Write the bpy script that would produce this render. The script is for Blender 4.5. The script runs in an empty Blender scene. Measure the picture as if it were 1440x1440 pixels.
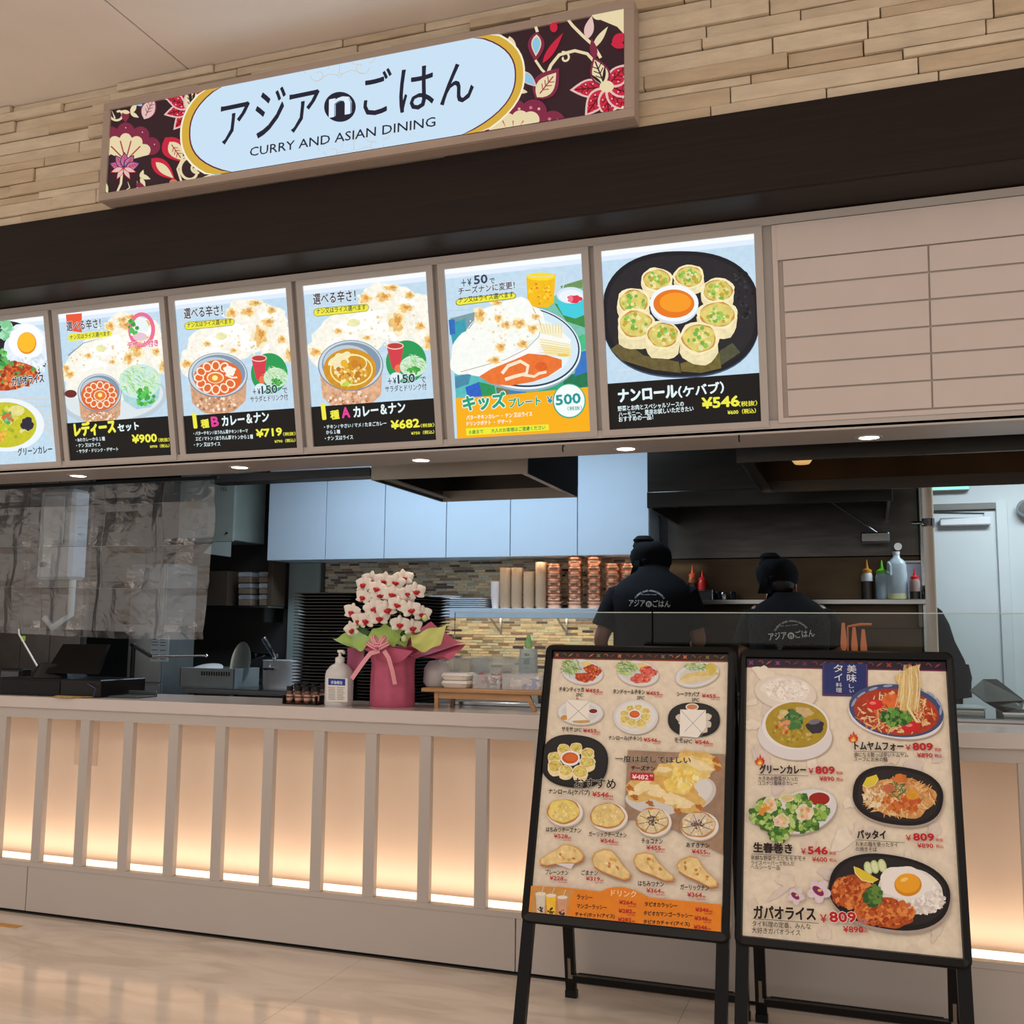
import bpy, math, random
from mathutils import Vector, Matrix
from mathutils.bvhtree import BVHTree
random.seed(7)
C = bpy.context.scene.collection
SC = bpy.context.scene
PI = math.pi

# ---------------------------------------------------------------- camera, world, lights, exposure
YAW, PITCH, ROLL, FPX = 0.3365257, 0.1169529, 0.0096140, 1440.0
CAM = Vector((0.0, -3.55365, 1.194864))
_f = Vector((-math.sin(YAW)*math.cos(PITCH), math.cos(YAW)*math.cos(PITCH), math.sin(PITCH)))
_r = Vector((math.cos(YAW), math.sin(YAW), 0)); _u = _r.cross(_f)
CR = math.cos(ROLL)*_r + math.sin(ROLL)*_u
CU = -math.sin(ROLL)*_r + math.cos(ROLL)*_u
cd = bpy.data.cameras.new('camera'); cam = bpy.data.objects.new('camera', cd); C.objects.link(cam)
m3 = Matrix((CR, CU, -_f)).transposed().to_4x4(); m3.translation = CAM
cam.matrix_world = m3
cd.sensor_width = 36; cd.lens = 36*FPX/1440; cd.clip_start = .05; cd.clip_end = 100
SC.camera = cam

def ray(px, py): return _f + CR*((px-720)/FPX) - CU*((py-720)/FPX)
def at(px, py, y):
    "point of the place seen at a pixel of the photograph, at depth y"
    d = ray(px, py); return CAM + d*((y-CAM.y)/d.y)

SC.view_settings.view_transform = 'Standard'; SC.view_settings.look = 'None'
SC.view_settings.exposure = 0.0; SC.view_settings.gamma = 1.0; SC.view_settings.use_curve_mapping = False
w = bpy.data.worlds.new('World'); SC.world = w; w.use_nodes = True
w.node_tree.nodes['Background'].inputs[0].default_value = (1, .90, .82, 1)
w.node_tree.nodes['Background'].inputs[1].default_value = 0.85
SC.cycles.max_bounces = 6; SC.cycles.transparent_max_bounces = 16
SC.cycles.sample_clamp_indirect = 4.0

def area(name, loc, rot, sx, sy, power, col):
    l = bpy.data.lights.new(name, 'AREA'); l.shape = 'RECTANGLE'; l.size = sx; l.size_y = sy
    l.energy = power; l.color = col
    o = bpy.data.objects.new(name, l); C.objects.link(o); o.location = loc; o.rotation_euler = rot; return o
area('mall_fill_light', (-2.2, -4.2, 3.40), (0, 0, 0), 5.0, 1.6, 62, (1, .87, .77))  # soft warm fill added overhead, out of view
area('mall_fill_light_right', (2.6, -2.6, 3.40), (0, 0, 0), 1.6, 2.5, 26, (1, .87, .77))  # second unseen fill, added on the right
area('kitchen_light_left', (-2.9, 1.9, 2.52), (0, 0, 0), 1.2, .35, 24, (.64, .82, 1))
area('kitchen_light_mid', (-1.7, 1.9, 2.52), (0, 0, 0), 1.2, .35, 19, (.64, .82, 1))
area('kitchen_light_door', (1.0, 2.6, 2.52), (0, 0, 0), .8, .5, 34, (.80, .93, 1))
area('cove_light', (-1.4, .075, .235), (PI-.25, 0, 0), 5.6, .03, 3.0, (1, .80, .62))
area('shelf_light', (-2.15, 2.84, 1.29), (.2, 0, 0), 1.3, .04, 4.2, (1, .80, .55))
area('cup_light', (-1.75, 2.78, 1.655), (.0, 0, 0), 1.4, .04, 2.2, (1, .82, .62))

# ---------------------------------------------------------------- materials
def lin(c):
    c = [x/255 for x in c]
    return tuple((x/12.92 if x <= .04045 else ((x+.055)/1.055)**2.4) for x in c)
MATS = {}
def mat(name, rgb, rough=.5, metal=0.0, noise=.06, scale=8.0, bump=0.0, bscale=40, emis=0, alpha=1, trans=0, stretch=None, coat=0, spec=.5):
    if name in MATS: return MATS[name]
    m = bpy.data.materials.new(name); m.use_nodes = True; nt = m.node_tree; N = nt.nodes; L = nt.links
    b = N['Principled BSDF']; c = lin(rgb)
    tc = N.new('ShaderNodeTexCoord'); mp = N.new('ShaderNodeMapping'); L.new(tc.outputs['Object'], mp.inputs[0])
    if stretch: mp.inputs['Scale'].default_value = stretch
    nz = N.new('ShaderNodeTexNoise'); nz.inputs['Scale'].default_value = scale; nz.inputs['Detail'].default_value = 4
    L.new(mp.outputs[0], nz.inputs['Vector'])
    rp = N.new('ShaderNodeMapRange'); L.new(nz.outputs['Fac'], rp.inputs[0])
    rp.inputs[1].default_value = .3; rp.inputs[2].default_value = .7
    rp.inputs[3].default_value = 1-noise; rp.inputs[4].default_value = 1+noise
    mx = N.new('ShaderNodeVectorMath'); mx.operation = 'SCALE'; mx.inputs[0].default_value = c
    L.new(rp.outputs[0], mx.inputs['Scale']); L.new(mx.outputs[0], b.inputs['Base Color'])
    b.inputs['Roughness'].default_value = rough; b.inputs['Metallic'].default_value = metal
    b.inputs['Specular IOR Level'].default_value = spec
    if emis:
        b.inputs['Emission Color'].default_value = (*c, 1); b.inputs['Emission Strength'].default_value = emis
    if alpha < 1: b.inputs['Alpha'].default_value = alpha
    if trans: b.inputs['Transmission Weight'].default_value = trans
    if coat: b.inputs['Coat Weight'].default_value = coat
    if bump:
        n2 = N.new('ShaderNodeTexNoise'); n2.inputs['Scale'].default_value = bscale; n2.inputs['Detail'].default_value = 5
        L.new(mp.outputs[0], n2.inputs['Vector'])
        bp = N.new('ShaderNodeBump'); bp.inputs['Strength'].default_value = bump; bp.inputs['Distance'].default_value = .01
        L.new(n2.outputs['Fac'], bp.inputs['Height']); L.new(bp.outputs[0], b.inputs['Normal'])
    MATS[name] = m; return m

def print_mat(name, backlit):
    m = bpy.data.materials.new(name); m.use_nodes = True; nt = m.node_tree; N = nt.nodes; L = nt.links
    b = N['Principled BSDF']
    at_ = N.new('ShaderNodeAttribute'); at_.attribute_name = 'Col'
    tc = N.new('ShaderNodeTexCoord')
    nz = N.new('ShaderNodeTexNoise'); nz.inputs['Scale'].default_value = 55; nz.inputs['Detail'].default_value = 5
    L.new(tc.outputs['Object'], nz.inputs['Vector'])
    rp = N.new('ShaderNodeMapRange'); L.new(nz.outputs['Fac'], rp.inputs[0])
    rp.inputs[1].default_value = .35; rp.inputs[2].default_value = .65; rp.inputs[3].default_value = .72; rp.inputs[4].default_value = 1.18
    mx = N.new('ShaderNodeMix'); mx.data_type = 'FLOAT'; mx.inputs[3].default_value = 1.0
    L.new(at_.outputs['Alpha'], mx.inputs[0]); L.new(rp.outputs[0], mx.inputs[2])
    sc = N.new('ShaderNodeVectorMath'); sc.operation = 'SCALE'
    L.new(at_.outputs['Color'], sc.inputs[0]); L.new(mx.outputs[0], sc.inputs['Scale'])
    if backlit:
        b.inputs['Base Color'].default_value = (.02, .02, .02, 1)
        L.new(sc.outputs[0], b.inputs['Emission Color']); b.inputs['Emission Strength'].default_value = backlit
        b.inputs['Roughness'].default_value = .35; b.inputs['Specular IOR Level'].default_value = .08
    else:
        L.new(sc.outputs[0], b.inputs['Base Color']); b.inputs['Roughness'].default_value = .3; b.inputs['Specular IOR Level'].default_value = .2
    return m
M_BACK = print_mat('backlit_print', 1.0); M_SIGN = print_mat('backlit_sign_print', .97); M_PAPER = print_mat('paper_print', 0)

WHITE = mat('painted_white', (182, 175, 170), .45, noise=.02)
WHITE2 = mat('painted_white_panel', (204, 192, 186), .5, noise=.02)
COUNTERM = mat('counter_laminate', (188, 180, 174), .4, noise=.02, scale=3)
SLAB = mat('slab_white', (205, 195, 190), .15, noise=.02)
DARKWOOD = mat('dark_walnut', (28, 18, 15), .5, spec=.25, noise=.35, scale=5, stretch=(.4, 1, 14), bump=.08, bscale=30)
STEEL = mat('stainless_steel', (165, 168, 170), .22, 1, noise=.08, scale=3, stretch=(1, 1, 12), bump=.03, bscale=8)
STEELD = mat('stainless_dark', (92, 88, 84), .28, 1, noise=.12, scale=4, stretch=(1, 1, 6))
CHROME = mat('chrome', (200, 200, 205), .1, 1, noise=.02)
BLACK = mat('black_plastic', (14, 13, 14), .35, noise=.1, spec=.25)
BLACKM = mat('black_anodised', (9, 8, 9), .28, noise=.1, spec=.18)
BLACKCL = mat('black_cloth', (15, 16, 19), .9, noise=.2, scale=8, bump=.25, bscale=14, spec=.15)
CABINET = mat('pale_blue_laminate', (190, 205, 218), .35, noise=.015)
GREYGR = mat('greygreen_board', (135, 148, 145), .5, noise=.04)
SKIN = mat('skin', (150, 105, 82), .5, noise=.05)
HAIR = mat('black_hair', (18, 14, 13), .6, noise=.2)
BRASSY = mat('copper', (244, 204, 180), .30, 1, noise=.08, scale=20)
PINK = mat('pink_tissue', (184, 86, 116), .7, noise=.12, scale=14, bump=.3, bscale=18)
PINKL = mat('pink_ribbon', (232, 160, 172), .35, noise=.05)
GREENP = mat('green_tissue', (158, 190, 96), .7, noise=.1, scale=14, bump=.25, bscale=18)
PETAL = mat('orchid_petal', (240, 232, 222), .55, noise=.03)
LIP = mat('orchid_lip', (196, 34, 48), .5, noise=.15, scale=60)
LEAF = mat('leaf_green', (58, 104, 44), .45, noise=.2)
WOODL = mat('light_wood', (178, 136, 92), .45, noise=.15, scale=6, stretch=(1, 12, 12))
CLEARP = mat('clear_plastic', (225, 228, 230), .15, alpha=.35, noise=.03)
MILKY = mat('milky_plastic', (225, 225, 226), .3, noise=.03, alpha=.85)
WALLD = mat('dark_kitchen_wall', (52, 50, 48), .6, noise=.1)
DOORW = mat('white_door_paint', (205, 212, 214), .5, noise=.02)

# ---------------------------------------------------------------- mesh builder
class MB:
    def __init__(s): s.v = []; s.f = []; s.col = []
    def add(s, vs, fs):
        o = len(s.v); s.v += [Vector(v) for v in vs]; s.f += [tuple(i+o for i in f) for f in fs]; return s
    def box(s, x0, x1, y0, y1, z0, z1, b=0):
        if x0 > x1: x0, x1 = x1, x0
        if y0 > y1: y0, y1 = y1, y0
        if z0 > z1: z0, z1 = z1, z0
        if b <= 0:
            return s.add([(x, y, z) for z in (z0, z1) for y in (y0, y1) for x in (x0, x1)],
                         [(0, 2, 3, 1), (4, 5, 7, 6), (0, 1, 5, 4), (2, 6, 7, 3), (0, 4, 6, 2), (1, 3, 7, 5)])
        b = min(b, (x1-x0)*.45, (y1-y0)*.45, (z1-z0)*.45)
        V = []; idx = {}
        X = (x0, x1); Y = (y0, y1); Z = (z0, z1); sg = (1, -1)
        for i in (0, 1):
            for j in (0, 1):
                for k in (0, 1):
                    p = (X[i], Y[j], Z[k]); q = (X[i]+sg[i]*b, Y[j]+sg[j]*b, Z[k]+sg[k]*b)
                    for a, c in enumerate(((p[0], q[1], q[2]), (q[0], p[1], q[2]), (q[0], q[1], p[2]))):
                        idx[i, j, k, a] = len(V); V.append(c)
        F = []
        for i in (0, 1):
            F.append((idx[i,0,0,0], idx[i,0,1,0], idx[i,1,1,0], idx[i,1,0,0])[::(1 if i == 0 else -1)])
            F.append((idx[0,i,0,1], idx[1,i,0,1], idx[1,i,1,1], idx[0,i,1,1])[::(1 if i == 0 else -1)])
            F.append((idx[0,0,i,2], idx[0,1,i,2], idx[1,1,i,2], idx[1,0,i,2])[::(1 if i == 0 else -1)])
        for i in (0, 1):
            for j in (0, 1):
                F.append((idx[i,j,0,0], idx[i,j,1,0], idx[i,j,1,1], idx[i,j,0,1]))
                F.append((idx[i,0,j,0], idx[i,1,j,0], idx[i,1,j,2], idx[i,0,j,2]))
                F.append((idx[0,i,j,1], idx[1,i,j,1], idx[1,i,j,2], idx[0,i,j,2]))
                for k in (0, 1): F.append((idx[i,j,k,0], idx[i,j,k,1], idx[i,j,k,2]))
        return s.add(V, F)
    def lathe(s, prof, c=(0, 0, 0), n=20, ax='z', sq=None, cap=True):
        V = []; c = Vector(c)
        for r, h in prof:
            for i in range(n):
                a = 2*PI*i/n; ca, sa = math.cos(a), math.sin(a)
                if sq: k = (abs(ca)**sq + abs(sa)**sq)**(-1/sq); ca *= k; sa *= k
                p = (r*ca, r*sa, h) if ax == 'z' else ((h, r*ca, r*sa) if ax == 'x' else (r*ca, h, r*sa))
                V.append(c+Vector(p))
        F = []
        for j in range(len(prof)-1):
            for i in range(n):
                k = (i+1) % n; F.append((j*n+i, j*n+k, (j+1)*n+k, (j+1)*n+i))
        if cap and prof[0][0] > 1e-5: F.append(tuple(range(n))[::-1])
        if cap and prof[-1][0] > 1e-5: F.append(tuple((len(prof)-1)*n+i for i in range(n)))
        return s.add(V, F)
    def tube(s, pts, r, n=8, closed=False):
        pts = [Vector(p) for p in pts]; V = []; F = []; m = len(pts)
        rs = r if isinstance(r, (list, tuple)) else [r]*m
        up = None
        for j, p in enumerate(pts):
            d = (pts[min(j+1, m-1)]-pts[max(j-1, 0)]).normalized()
            if up is None: up = Vector((0, 0, 1)) if abs(d.z) < .9 else Vector((1, 0, 0))
            a = d.cross(up).normalized(); up = a.cross(d).normalized()
            for i in range(n):
                t = 2*PI*i/n; V.append(p + a*math.cos(t)*rs[j] + up*math.sin(t)*rs[j])
        for j in range(m-1):
            for i in range(n):
                k = (i+1) % n; F.append((j*n+i, j*n+k, (j+1)*n+k, (j+1)*n+i))
        F.append(tuple(range(n))[::-1]); F.append(tuple((m-1)*n+i for i in range(n)))
        return s.add(V, F)
    def bar(s, a, b, wx, wy):
        "square bar from a to b"
        a = Vector(a); b = Vector(b); d = (b-a).normalized()
        u = Vector((1, 0, 0)); 
        if abs(d.x) > .9: u = Vector((0, 1, 0))
        q = d.cross(u).normalized(); u = q.cross(d).normalized()
        V = [p + u*i*wx/2 + q*j*wy/2 for p in (a, b) for i, j in ((-1, -1), (1, -1), (1, 1), (-1, 1))]
        return s.add(V, [(0, 3, 2, 1), (4, 5, 6, 7), (0, 1, 5, 4), (1, 2, 6, 5), (2, 3, 7, 6), (3, 0, 4, 7)])
    def loft(s, rings, cap=True):
        n = len(rings[0]); V = [p for r in rings for p in r]; F = []
        for j in range(len(rings)-1):
            for i in range(n):
                k = (i+1) % n; F.append((j*n+i, j*n+k, (j+1)*n+k, (j+1)*n+i))
        if cap: F.append(tuple(range(n))[::-1]); F.append(tuple((len(rings)-1)*n+i for i in range(n)))
        return s.add(V, F)
    def sheet(s, P, th=.0008):
        "grid P[i][j] of points, given thickness"
        a = len(P); b = len(P[0]); V = [Vector(p) for r in P for p in r]; F = []
        for i in range(a-1):
            for j in range(b-1): F.append((i*b+j, i*b+j+1, (i+1)*b+j+1, (i+1)*b+j))
        return s.add(V, F)
    def build(s, name, m, parent=None, smooth=False, local=False, kind=None):
        me = bpy.data.meshes.new(name)
        off = Vector((0, 0, 0)) if (local or parent is None) else wloc(parent)
        me.from_pydata([v-off for v in s.v], [], s.f); me.update()
        me.materials.append(m)
        if smooth:
            me.shade_smooth()
        if not s.col:
            import bmesh
            b = bmesh.new(); b.from_mesh(me); bmesh.ops.recalc_face_normals(b, faces=b.faces); b.to_mesh(me); b.free()
            if smooth: me.set_sharp_from_angle(angle=.7)
        o = bpy.data.objects.new(name, me); C.objects.link(o); o.parent = parent
        if kind: o['kind'] = kind
        return o
def wloc(o):
    p = Vector((0, 0, 0))
    while o is not None: p = p + Vector(o.location); o = o.parent
    return p
def tag(o, label, cat, group=None):
    o['label'] = label; o['category'] = cat
    if group: o['group'] = group
    return o
def thing(name, label, cat, loc=(0, 0, 0), group=None):
    o = bpy.data.objects.new(name, None); C.objects.link(o); o.location = loc; o.empty_display_size = .05
    return tag(o, label, cat, group)
def struct(o): o['kind'] = 'structure'; return o
def dup(o, dloc=None, parent='same', rz=None):
    kids = [c for c in o.children]
    n = o.copy(); C.objects.link(n)
    if dloc is not None: n.location = Vector(o.location)+Vector(dloc)
    if parent != 'same': n.parent = parent
    for c in kids: dup(c, None, n)
    return n
def arr(name, mesh, m, parent, loc):
    o = bpy.data.objects.new(name, mesh); C.objects.link(o); o.parent = parent; o.location = loc; return o
def ordn(i):
    a = ['first', 'second', 'third', 'fourth', 'fifth', 'sixth', 'seventh', 'eighth', 'ninth', 'tenth', 'eleventh', 'twelfth', 'thirteenth', 'fourteenth', 'fifteenth', 'sixteenth', 'seventeenth', 'eighteenth', 'nineteenth']
    if i < 19: return a[i]
    t = ['twent', 'thirt', 'fort'][(i+1)//10-2]
    return t+'ieth' if (i+1) % 10 == 0 else t+'y-'+a[(i+1) % 10-1]
ORD = ['first', 'second', 'third', 'fourth', 'fifth', 'sixth', 'seventh', 'eighth', 'ninth', 'tenth']

# ---------------------------------------------------------------- flat print builder
FONT_CACHE = {}
def glyphs(s, bold):
    k = (s, bold)
    if k not in FONT_CACHE:
        c = bpy.data.curves.new('t', 'FONT'); c.body = s; c.offset = bold; c.resolution_u = 2; c.fill_mode = 'BOTH'
        o = bpy.data.objects.new('t', c); m = o.to_mesh()
        V = [(v.co.x, v.co.y) for v in m.vertices]; F = [tuple(p.vertices) for p in m.polygons]
        o.to_mesh_clear(); bpy.data.objects.remove(o); bpy.data.curves.remove(c)
        FONT_CACHE[k] = (V, F)
    return FONT_CACHE[k]

class Print:
    """flat artwork on the plane through O with unit axes U (right) and V (up)"""
    def __init__(s, O, U, V, shift=0.0):
        s.O = Vector(O); s.U = Vector(U).normalized(); s.V = Vector(V).normalized(); s.Nn = s.U.cross(s.V).normalized()
        s.ox = s.oy = 0.; s.sc = 1.; s.shift = shift; s.v = []; s.f = []; s.c = []; s.z = 0.; s.clip = None
        s.cur = None
    def crop(s, ox, oy, sc, shift=None):
        s.ox, s.oy, s.sc = ox, oy, sc
        if shift is not None: s.shift = shift
        return s
    def uv(s, x, y):
        px, py = s.ox+x/s.sc, s.oy+y/s.sc
        d = ray(px, py); t = (s.O-CAM).dot(s.Nn)/d.dot(s.Nn); p = CAM+d*t-s.O
        return p.dot(s.U)+s.shift, p.dot(s.V)
    def clampuv(s, p):
        if s.clip is None: return p
        a, b, c, d = s.clip
        return (min(max(p[0], a), b), min(max(p[1], c), d))
    def raw(s, P, F, col, tex=0., dz=3e-5):
        s.z += dz; o = len(s.v)
        for p in P:
            p = s.clampuv(p); s.v.append(s.O+s.U*p[0]+s.V*p[1]+s.Nn*s.z)
        cc = (*lin(col), 1-tex)
        for f in F: s.f.append(tuple(i+o for i in f)); s.c.append(cc)
    def poly(s, pts, col, tex=0., dz=3e-5):
        P = [s.uv(*p) for p in pts]; s.raw(P, [tuple(range(len(P)))], col, tex, dz)
    def fan(s, c, pts, col, tex=0., dz=3e-5):
        P = [s.uv(*c)]+[s.uv(*p) for p in pts]; n = len(pts)
        s.raw(P, [(0, 1+i, 1+(i+1) % n) for i in range(n)], col, tex, dz)
    def ell(s, x, y, rx, ry, col, a=0, tex=0., n=28, dz=3e-5, jit=0., sup=2):
        ca, sa = math.cos(math.radians(a)), math.sin(math.radians(a)); pts = []
        ph = [random.uniform(0, 6.28) for _ in range(3)]
        for i in range(n):
            t = 2*PI*i/n; k = 1+jit*(math.sin(3*t+ph[0])+math.sin(5*t+ph[1])+.7*math.sin(8*t+ph[2]))
            cx, cy = math.cos(t), math.sin(t)
            if sup != 2: q = (abs(cx)**sup+abs(cy)**sup)**(-1/sup); cx *= q; cy *= q
            u, v = rx*cx*k, ry*cy*k; pts.append((x+u*ca-v*sa, y+u*sa+v*ca))
        s.fan((x, y), pts, col, tex, dz)
    def ring(s, x, y, rx, ry, wd, col, a=0, a0=0, a1=360, n=30):
        ca, sa = math.cos(math.radians(a)), math.sin(math.radians(a)); P = []
        for i in range(n+1):
            t = math.radians(a0+(a1-a0)*i/n)
            for k in (0, wd):
                u, v = (rx-k)*math.cos(t), (ry-k)*math.sin(t); P.append(s.uv(x+u*ca-v*sa, y+u*sa+v*ca))
        s.raw(P, [(2*i, 2*i+1, 2*i+3, 2*i+2) for i in range(n)], col)
    def line(s, pts, wd, col, tex=0, taper=False):
        P = []; m = len(pts)
        for i, p in enumerate(pts):
            a = pts[max(i-1, 0)]; b = pts[min(i+1, m-1)]; dx, dy = b[0]-a[0], b[1]-a[1]; L = math.hypot(dx, dy) or 1
            h = wd/2*(1-.85*i/(m-1) if taper else 1)
            P += [s.uv(p[0]-dy/L*h, p[1]+dx/L*h), s.uv(p[0]+dy/L*h, p[1]-dx/L*h)]
        s.raw(P, [(2*i, 2*i+1, 2*i+3, 2*i+2) for i in range(m-1)], col, tex)
    def spiral(s, x, y, r, a0, turns, wd, col, n=20):
        s.line([(x+r*(1-i/n*.85)*math.cos(a0+turns*2*PI*i/n), y+r*(1-i/n*.85)*math.sin(a0+turns*2*PI*i/n)) for i in range(n+1)], wd, col)
    def scatter(s, x, y, rx, ry, n, size, cols, asp=1., a=0, long=False):
        ca, sa = math.cos(math.radians(a)), math.sin(math.radians(a))
        for _ in range(n):
            r = math.sqrt(random.random()); t = random.uniform(0, 2*PI); u, v = rx*r*math.cos(t), ry*r*math.sin(t)
            cx, cy = x+u*ca-v*sa, y+u*sa+v*ca; z = size*random.uniform(.6, 1.4); b = random.uniform(0, PI); k = 5 if not long else 4
            if long:
                pts = [(cx-z*asp*math.cos(b), cy-z*asp*math.sin(b)), (cx+z*.3*math.sin(b), cy-z*.3*math.cos(b)-z*.5),
                       (cx+z*asp*math.cos(b), cy+z*asp*math.sin(b)), (cx+z*.1*math.sin(b), cy-z*.1*math.cos(b)-z*.1)]
            else:
                pts = [(cx+z*asp*math.cos(2*PI*i/k)*math.cos(b)-z*math.sin(2*PI*i/k)*math.sin(b),
                        cy+z*asp*math.cos(2*PI*i/k)*math.sin(b)+z*math.sin(2*PI*i/k)*math.cos(b)) for i in range(k)]
            s.poly(pts, random.choice(cols), .3, dz=2e-6)
    def text(s, t, x0, y0, x1, y1, h, col, bold=.02, out=None, ow=.05):
        a = Vector(s.uv(x0, y0)); b = Vector(s.uv(x1, y1)); hh = (Vector(s.uv(x0, y0-h))-a).length
        d = (b-a); W = d.length; d.normalize(); e = Vector((-d.y, d.x))
        ref = glyphs(t, bold)[0]; mx, Mx = min(p[0] for p in ref), max(p[0] for p in ref); my, My = min(p[1] for p in ref), max(p[1] for p in ref)
        V, F = glyphs(t, 0); bb = bold*1.25+.006; sz = W/(Mx-mx); base = [a+d*((p[0]-mx)*sz)+e*((p[1]-my)/(My-my)*hh) for p in V]
        for rad, cc, n in ((bb+ow*.9, out, 8), (bb*.9, col, 4 if bold <= .02 else 6)):
            if cc is None: continue
            rr = rad*hh*.9; offs = [(0, 0)] if rr <= 0 else [(rr*math.cos(2*PI*q/n), rr*math.sin(2*PI*q/n)) for q in range(n)]
            s.z += 6e-5
            for ox, oy in offs:
                s.raw([(p[0]+ox, p[1]+oy) for p in base], F, cc, dz=1e-6)
    def flush(s, name, m, parent):
        off = wloc(parent); me = bpy.data.meshes.new(name); me.from_pydata([v-off for v in s.v], [], s.f); me.update()
        at_ = me.color_attributes.new('Col', 'FLOAT_COLOR', 'CORNER'); buf = []
        for f, c in zip(s.f, s.c): buf += list(c)*len(f)
        at_.data.foreach_set('color', buf); me.materials.append(m)
        o = bpy.data.objects.new(name, me); C.objects.link(o); o.parent = parent
        s.v, s.f, s.c = [], [], []; return o

# ================================================================ SETTING
def floor_mat():
    m = bpy.data.materials.new('marble_floor'); m.use_nodes = True; nt = m.node_tree; N = nt.nodes; L = nt.links; b = N['Principled BSDF']
    tc = N.new('ShaderNodeTexCoord'); mp = N.new('ShaderNodeMapping'); mp.inputs['Rotation'].default_value = (0, 0, .5); mp.inputs['Scale'].default_value = (1, 3.2, 1)
    L.new(tc.outputs['Object'], mp.inputs[0])
    n1 = N.new('ShaderNodeTexNoise'); n1.inputs['Scale'].default_value = 2.2; n1.inputs['Detail'].default_value = 8; n1.inputs['Distortion'].default_value = 1.2
    L.new(mp.outputs[0], n1.inputs['Vector'])
    cr = N.new('ShaderNodeValToRGB'); e = cr.color_ramp.elements
    e[0].position = .35; e[0].color = (*lin((206, 192, 178)), 1); e[1].position = .62; e[1].color = (*lin((228, 216, 204)), 1)
    k = cr.color_ramp.elements.new(.47); k.color = (*lin((218, 205, 191)), 1)
    L.new(n1.outputs['Fac'], cr.inputs[0]); L.new(cr.outputs[0], b.inputs['Base Color'])
    b.inputs['Roughness'].default_value = .11; b.inputs['Specular IOR Level'].default_value = .6
    return m
MARBLE = floor_mat()
o = MB().box(-7.5, 3.5, -5.5, 5.2, -.03, -.004).build('floor', mat('floor_joint', (150, 132, 112), .6)); struct(o)
fl = o
# big polished slabs, thin joints between
k = 0
for i in range(9):
    for j in range(6):
        x = -6.6+i*1.2; y = -5.4+j*.9
        MB().box(x+.0006, x+1.1994, y+.0006, y+.8994, -.004, 0).build('floor_slab', MARBLE, fl)
MB().box(-7.5, 3.5, 0.004, 5.2, -.004, -.0005).build('kitchen_floor', mat('kitchen_vinyl', (96, 92, 86), .5), fl)

# ceilings
CEILM = mat('ceiling_paint', (240, 230, 220), .8, noise=.02)
o = MB().box(-7.5, 3.5, -5.5, -.24, 3.445, 3.52).build('ceiling', mat('ceiling_gap', (110, 100, 92), .9)); struct(o); ce = o
for x0, x1 in ((-7.4, -4.97), (-4.964, -2.54), (-2.534, -.1), (-.094, 2.3), (2.306, 3.5)):
    MB().box(x0, x1, -5.4, -.26, 3.438, 3.446, .002).build('ceiling_panel', CEILM, ce)
o = MB().box(-7.5, 3.5, -.22, 5.2, 2.62, 2.70).build('ceiling', mat('kitchen_ceiling', (120, 118, 114), .8)); struct(o)

# upper facade: stacked split-face bricks
o = MB().box(-7.5, 3.5, -.285, -.22, 2.612, 3.44).build('wall_front', mat('brick_joint', (118, 98, 78), .9)); struct(o); wf = o
BR = [mat('split_brick_%s' % n, c, .85, noise=.10, scale=9, bump=.5, bscale=22, stretch=(1, 1, 3)) for n, c in
      (('sand', (212, 196, 172)), ('cream', (220, 205, 181)), ('tan', (202, 183, 156)))]
z = 2.889; rows = []
hs = [.042, .058, .034, .05, .062, .038, .046, .056, .04, .052, .036, .058, .044, .05]
for h in hs:
    h = min(h, 3.436-z)
    if h < .015: break
    rows.append((z, h)); z += h
nb = 0
for zi, h in rows:
    x = -5.2-random.random()*.4
    while x < 1.6:
        L_ = random.uniform(.22, .62); d = random.choice((.004, .009, .014, .020))
        b = MB(); g = .0018
        b.box(x+g, x+L_-g, -.300-d, -.283, zi+g, zi+h-g, .0025)
        for v in b.v:
            if v.y < -.29: v.y += random.uniform(-.0025, .0025); v.z += random.uniform(-.0012, .0012)
        b.build('brick', random.choice(BR), wf); nb += 1
        x += L_
# dark walnut fascia
fa = thing('fascia', 'long dark walnut fascia board above the menu panels', 'fascia', (-1.5, -.33, 2.606))
for x0, x1 in ((-7.4, -4.1), (-4.0995, .95), (.9505, 3.5)):
    MB().box(x0, x1, -.330, -.287, 2.606, 2.888, .0015).build('panel', DARKWOOD, fa)
MB().box(-7.4, 3.5, -.329, -.02, 2.600, 2.6055).build('soffit_board', DARKWOOD, None); SOB = bpy.data.objects['soffit_board']

# menu header: casing that carries the tilted light panels
def tilt(v, off=0.0):
    "point on the tilted face: v = 0 at the bottom edge (z 1.925) .. 1 at the top edge (z 2.548); off = outwards"
    n = Vector((0, -.623, -.127)).normalized()*1
    n = Vector((0, -.980, -.200))
    return -.127*v + n.y*off, 1.925+.623*v + n.z*off
hd = thing('menu_header', 'grey-white painted casing that holds the row of lit menu panels', 'signboard casing', (-1.5, 0, 1.9))
def slab_t(b, x0, x1, v0, v1, o0, o1):
    P = []
    for v in (v0, v1):
        for o_ in (o0, o1):
            y, z = tilt(v, o_); P += [(x0, y, z), (x1, y, z)]
    b.add(P, [(0, 1, 3, 2), (4, 6, 7, 5), (0, 4, 5, 1), (2, 3, 7, 6), (0, 2, 6, 4), (1, 5, 7, 3)])
SOB.parent = hd; SOB.location = -Vector(hd.location)
b = MB(); slab_t(b, -6, 2.2, -.035, 1.078, -.10, -.012); b.build('casing', WHITE, hd)
b = MB(); slab_t(b, -6, 2.2, 1.035, 1.078, -.013, .006); b.build('top_rail', WHITE, hd)
b = MB(); slab_t(b, -6, 2.2, -.045, -.02, -.013, .006); b.build('bottom_rail', WHITE, hd)
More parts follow.
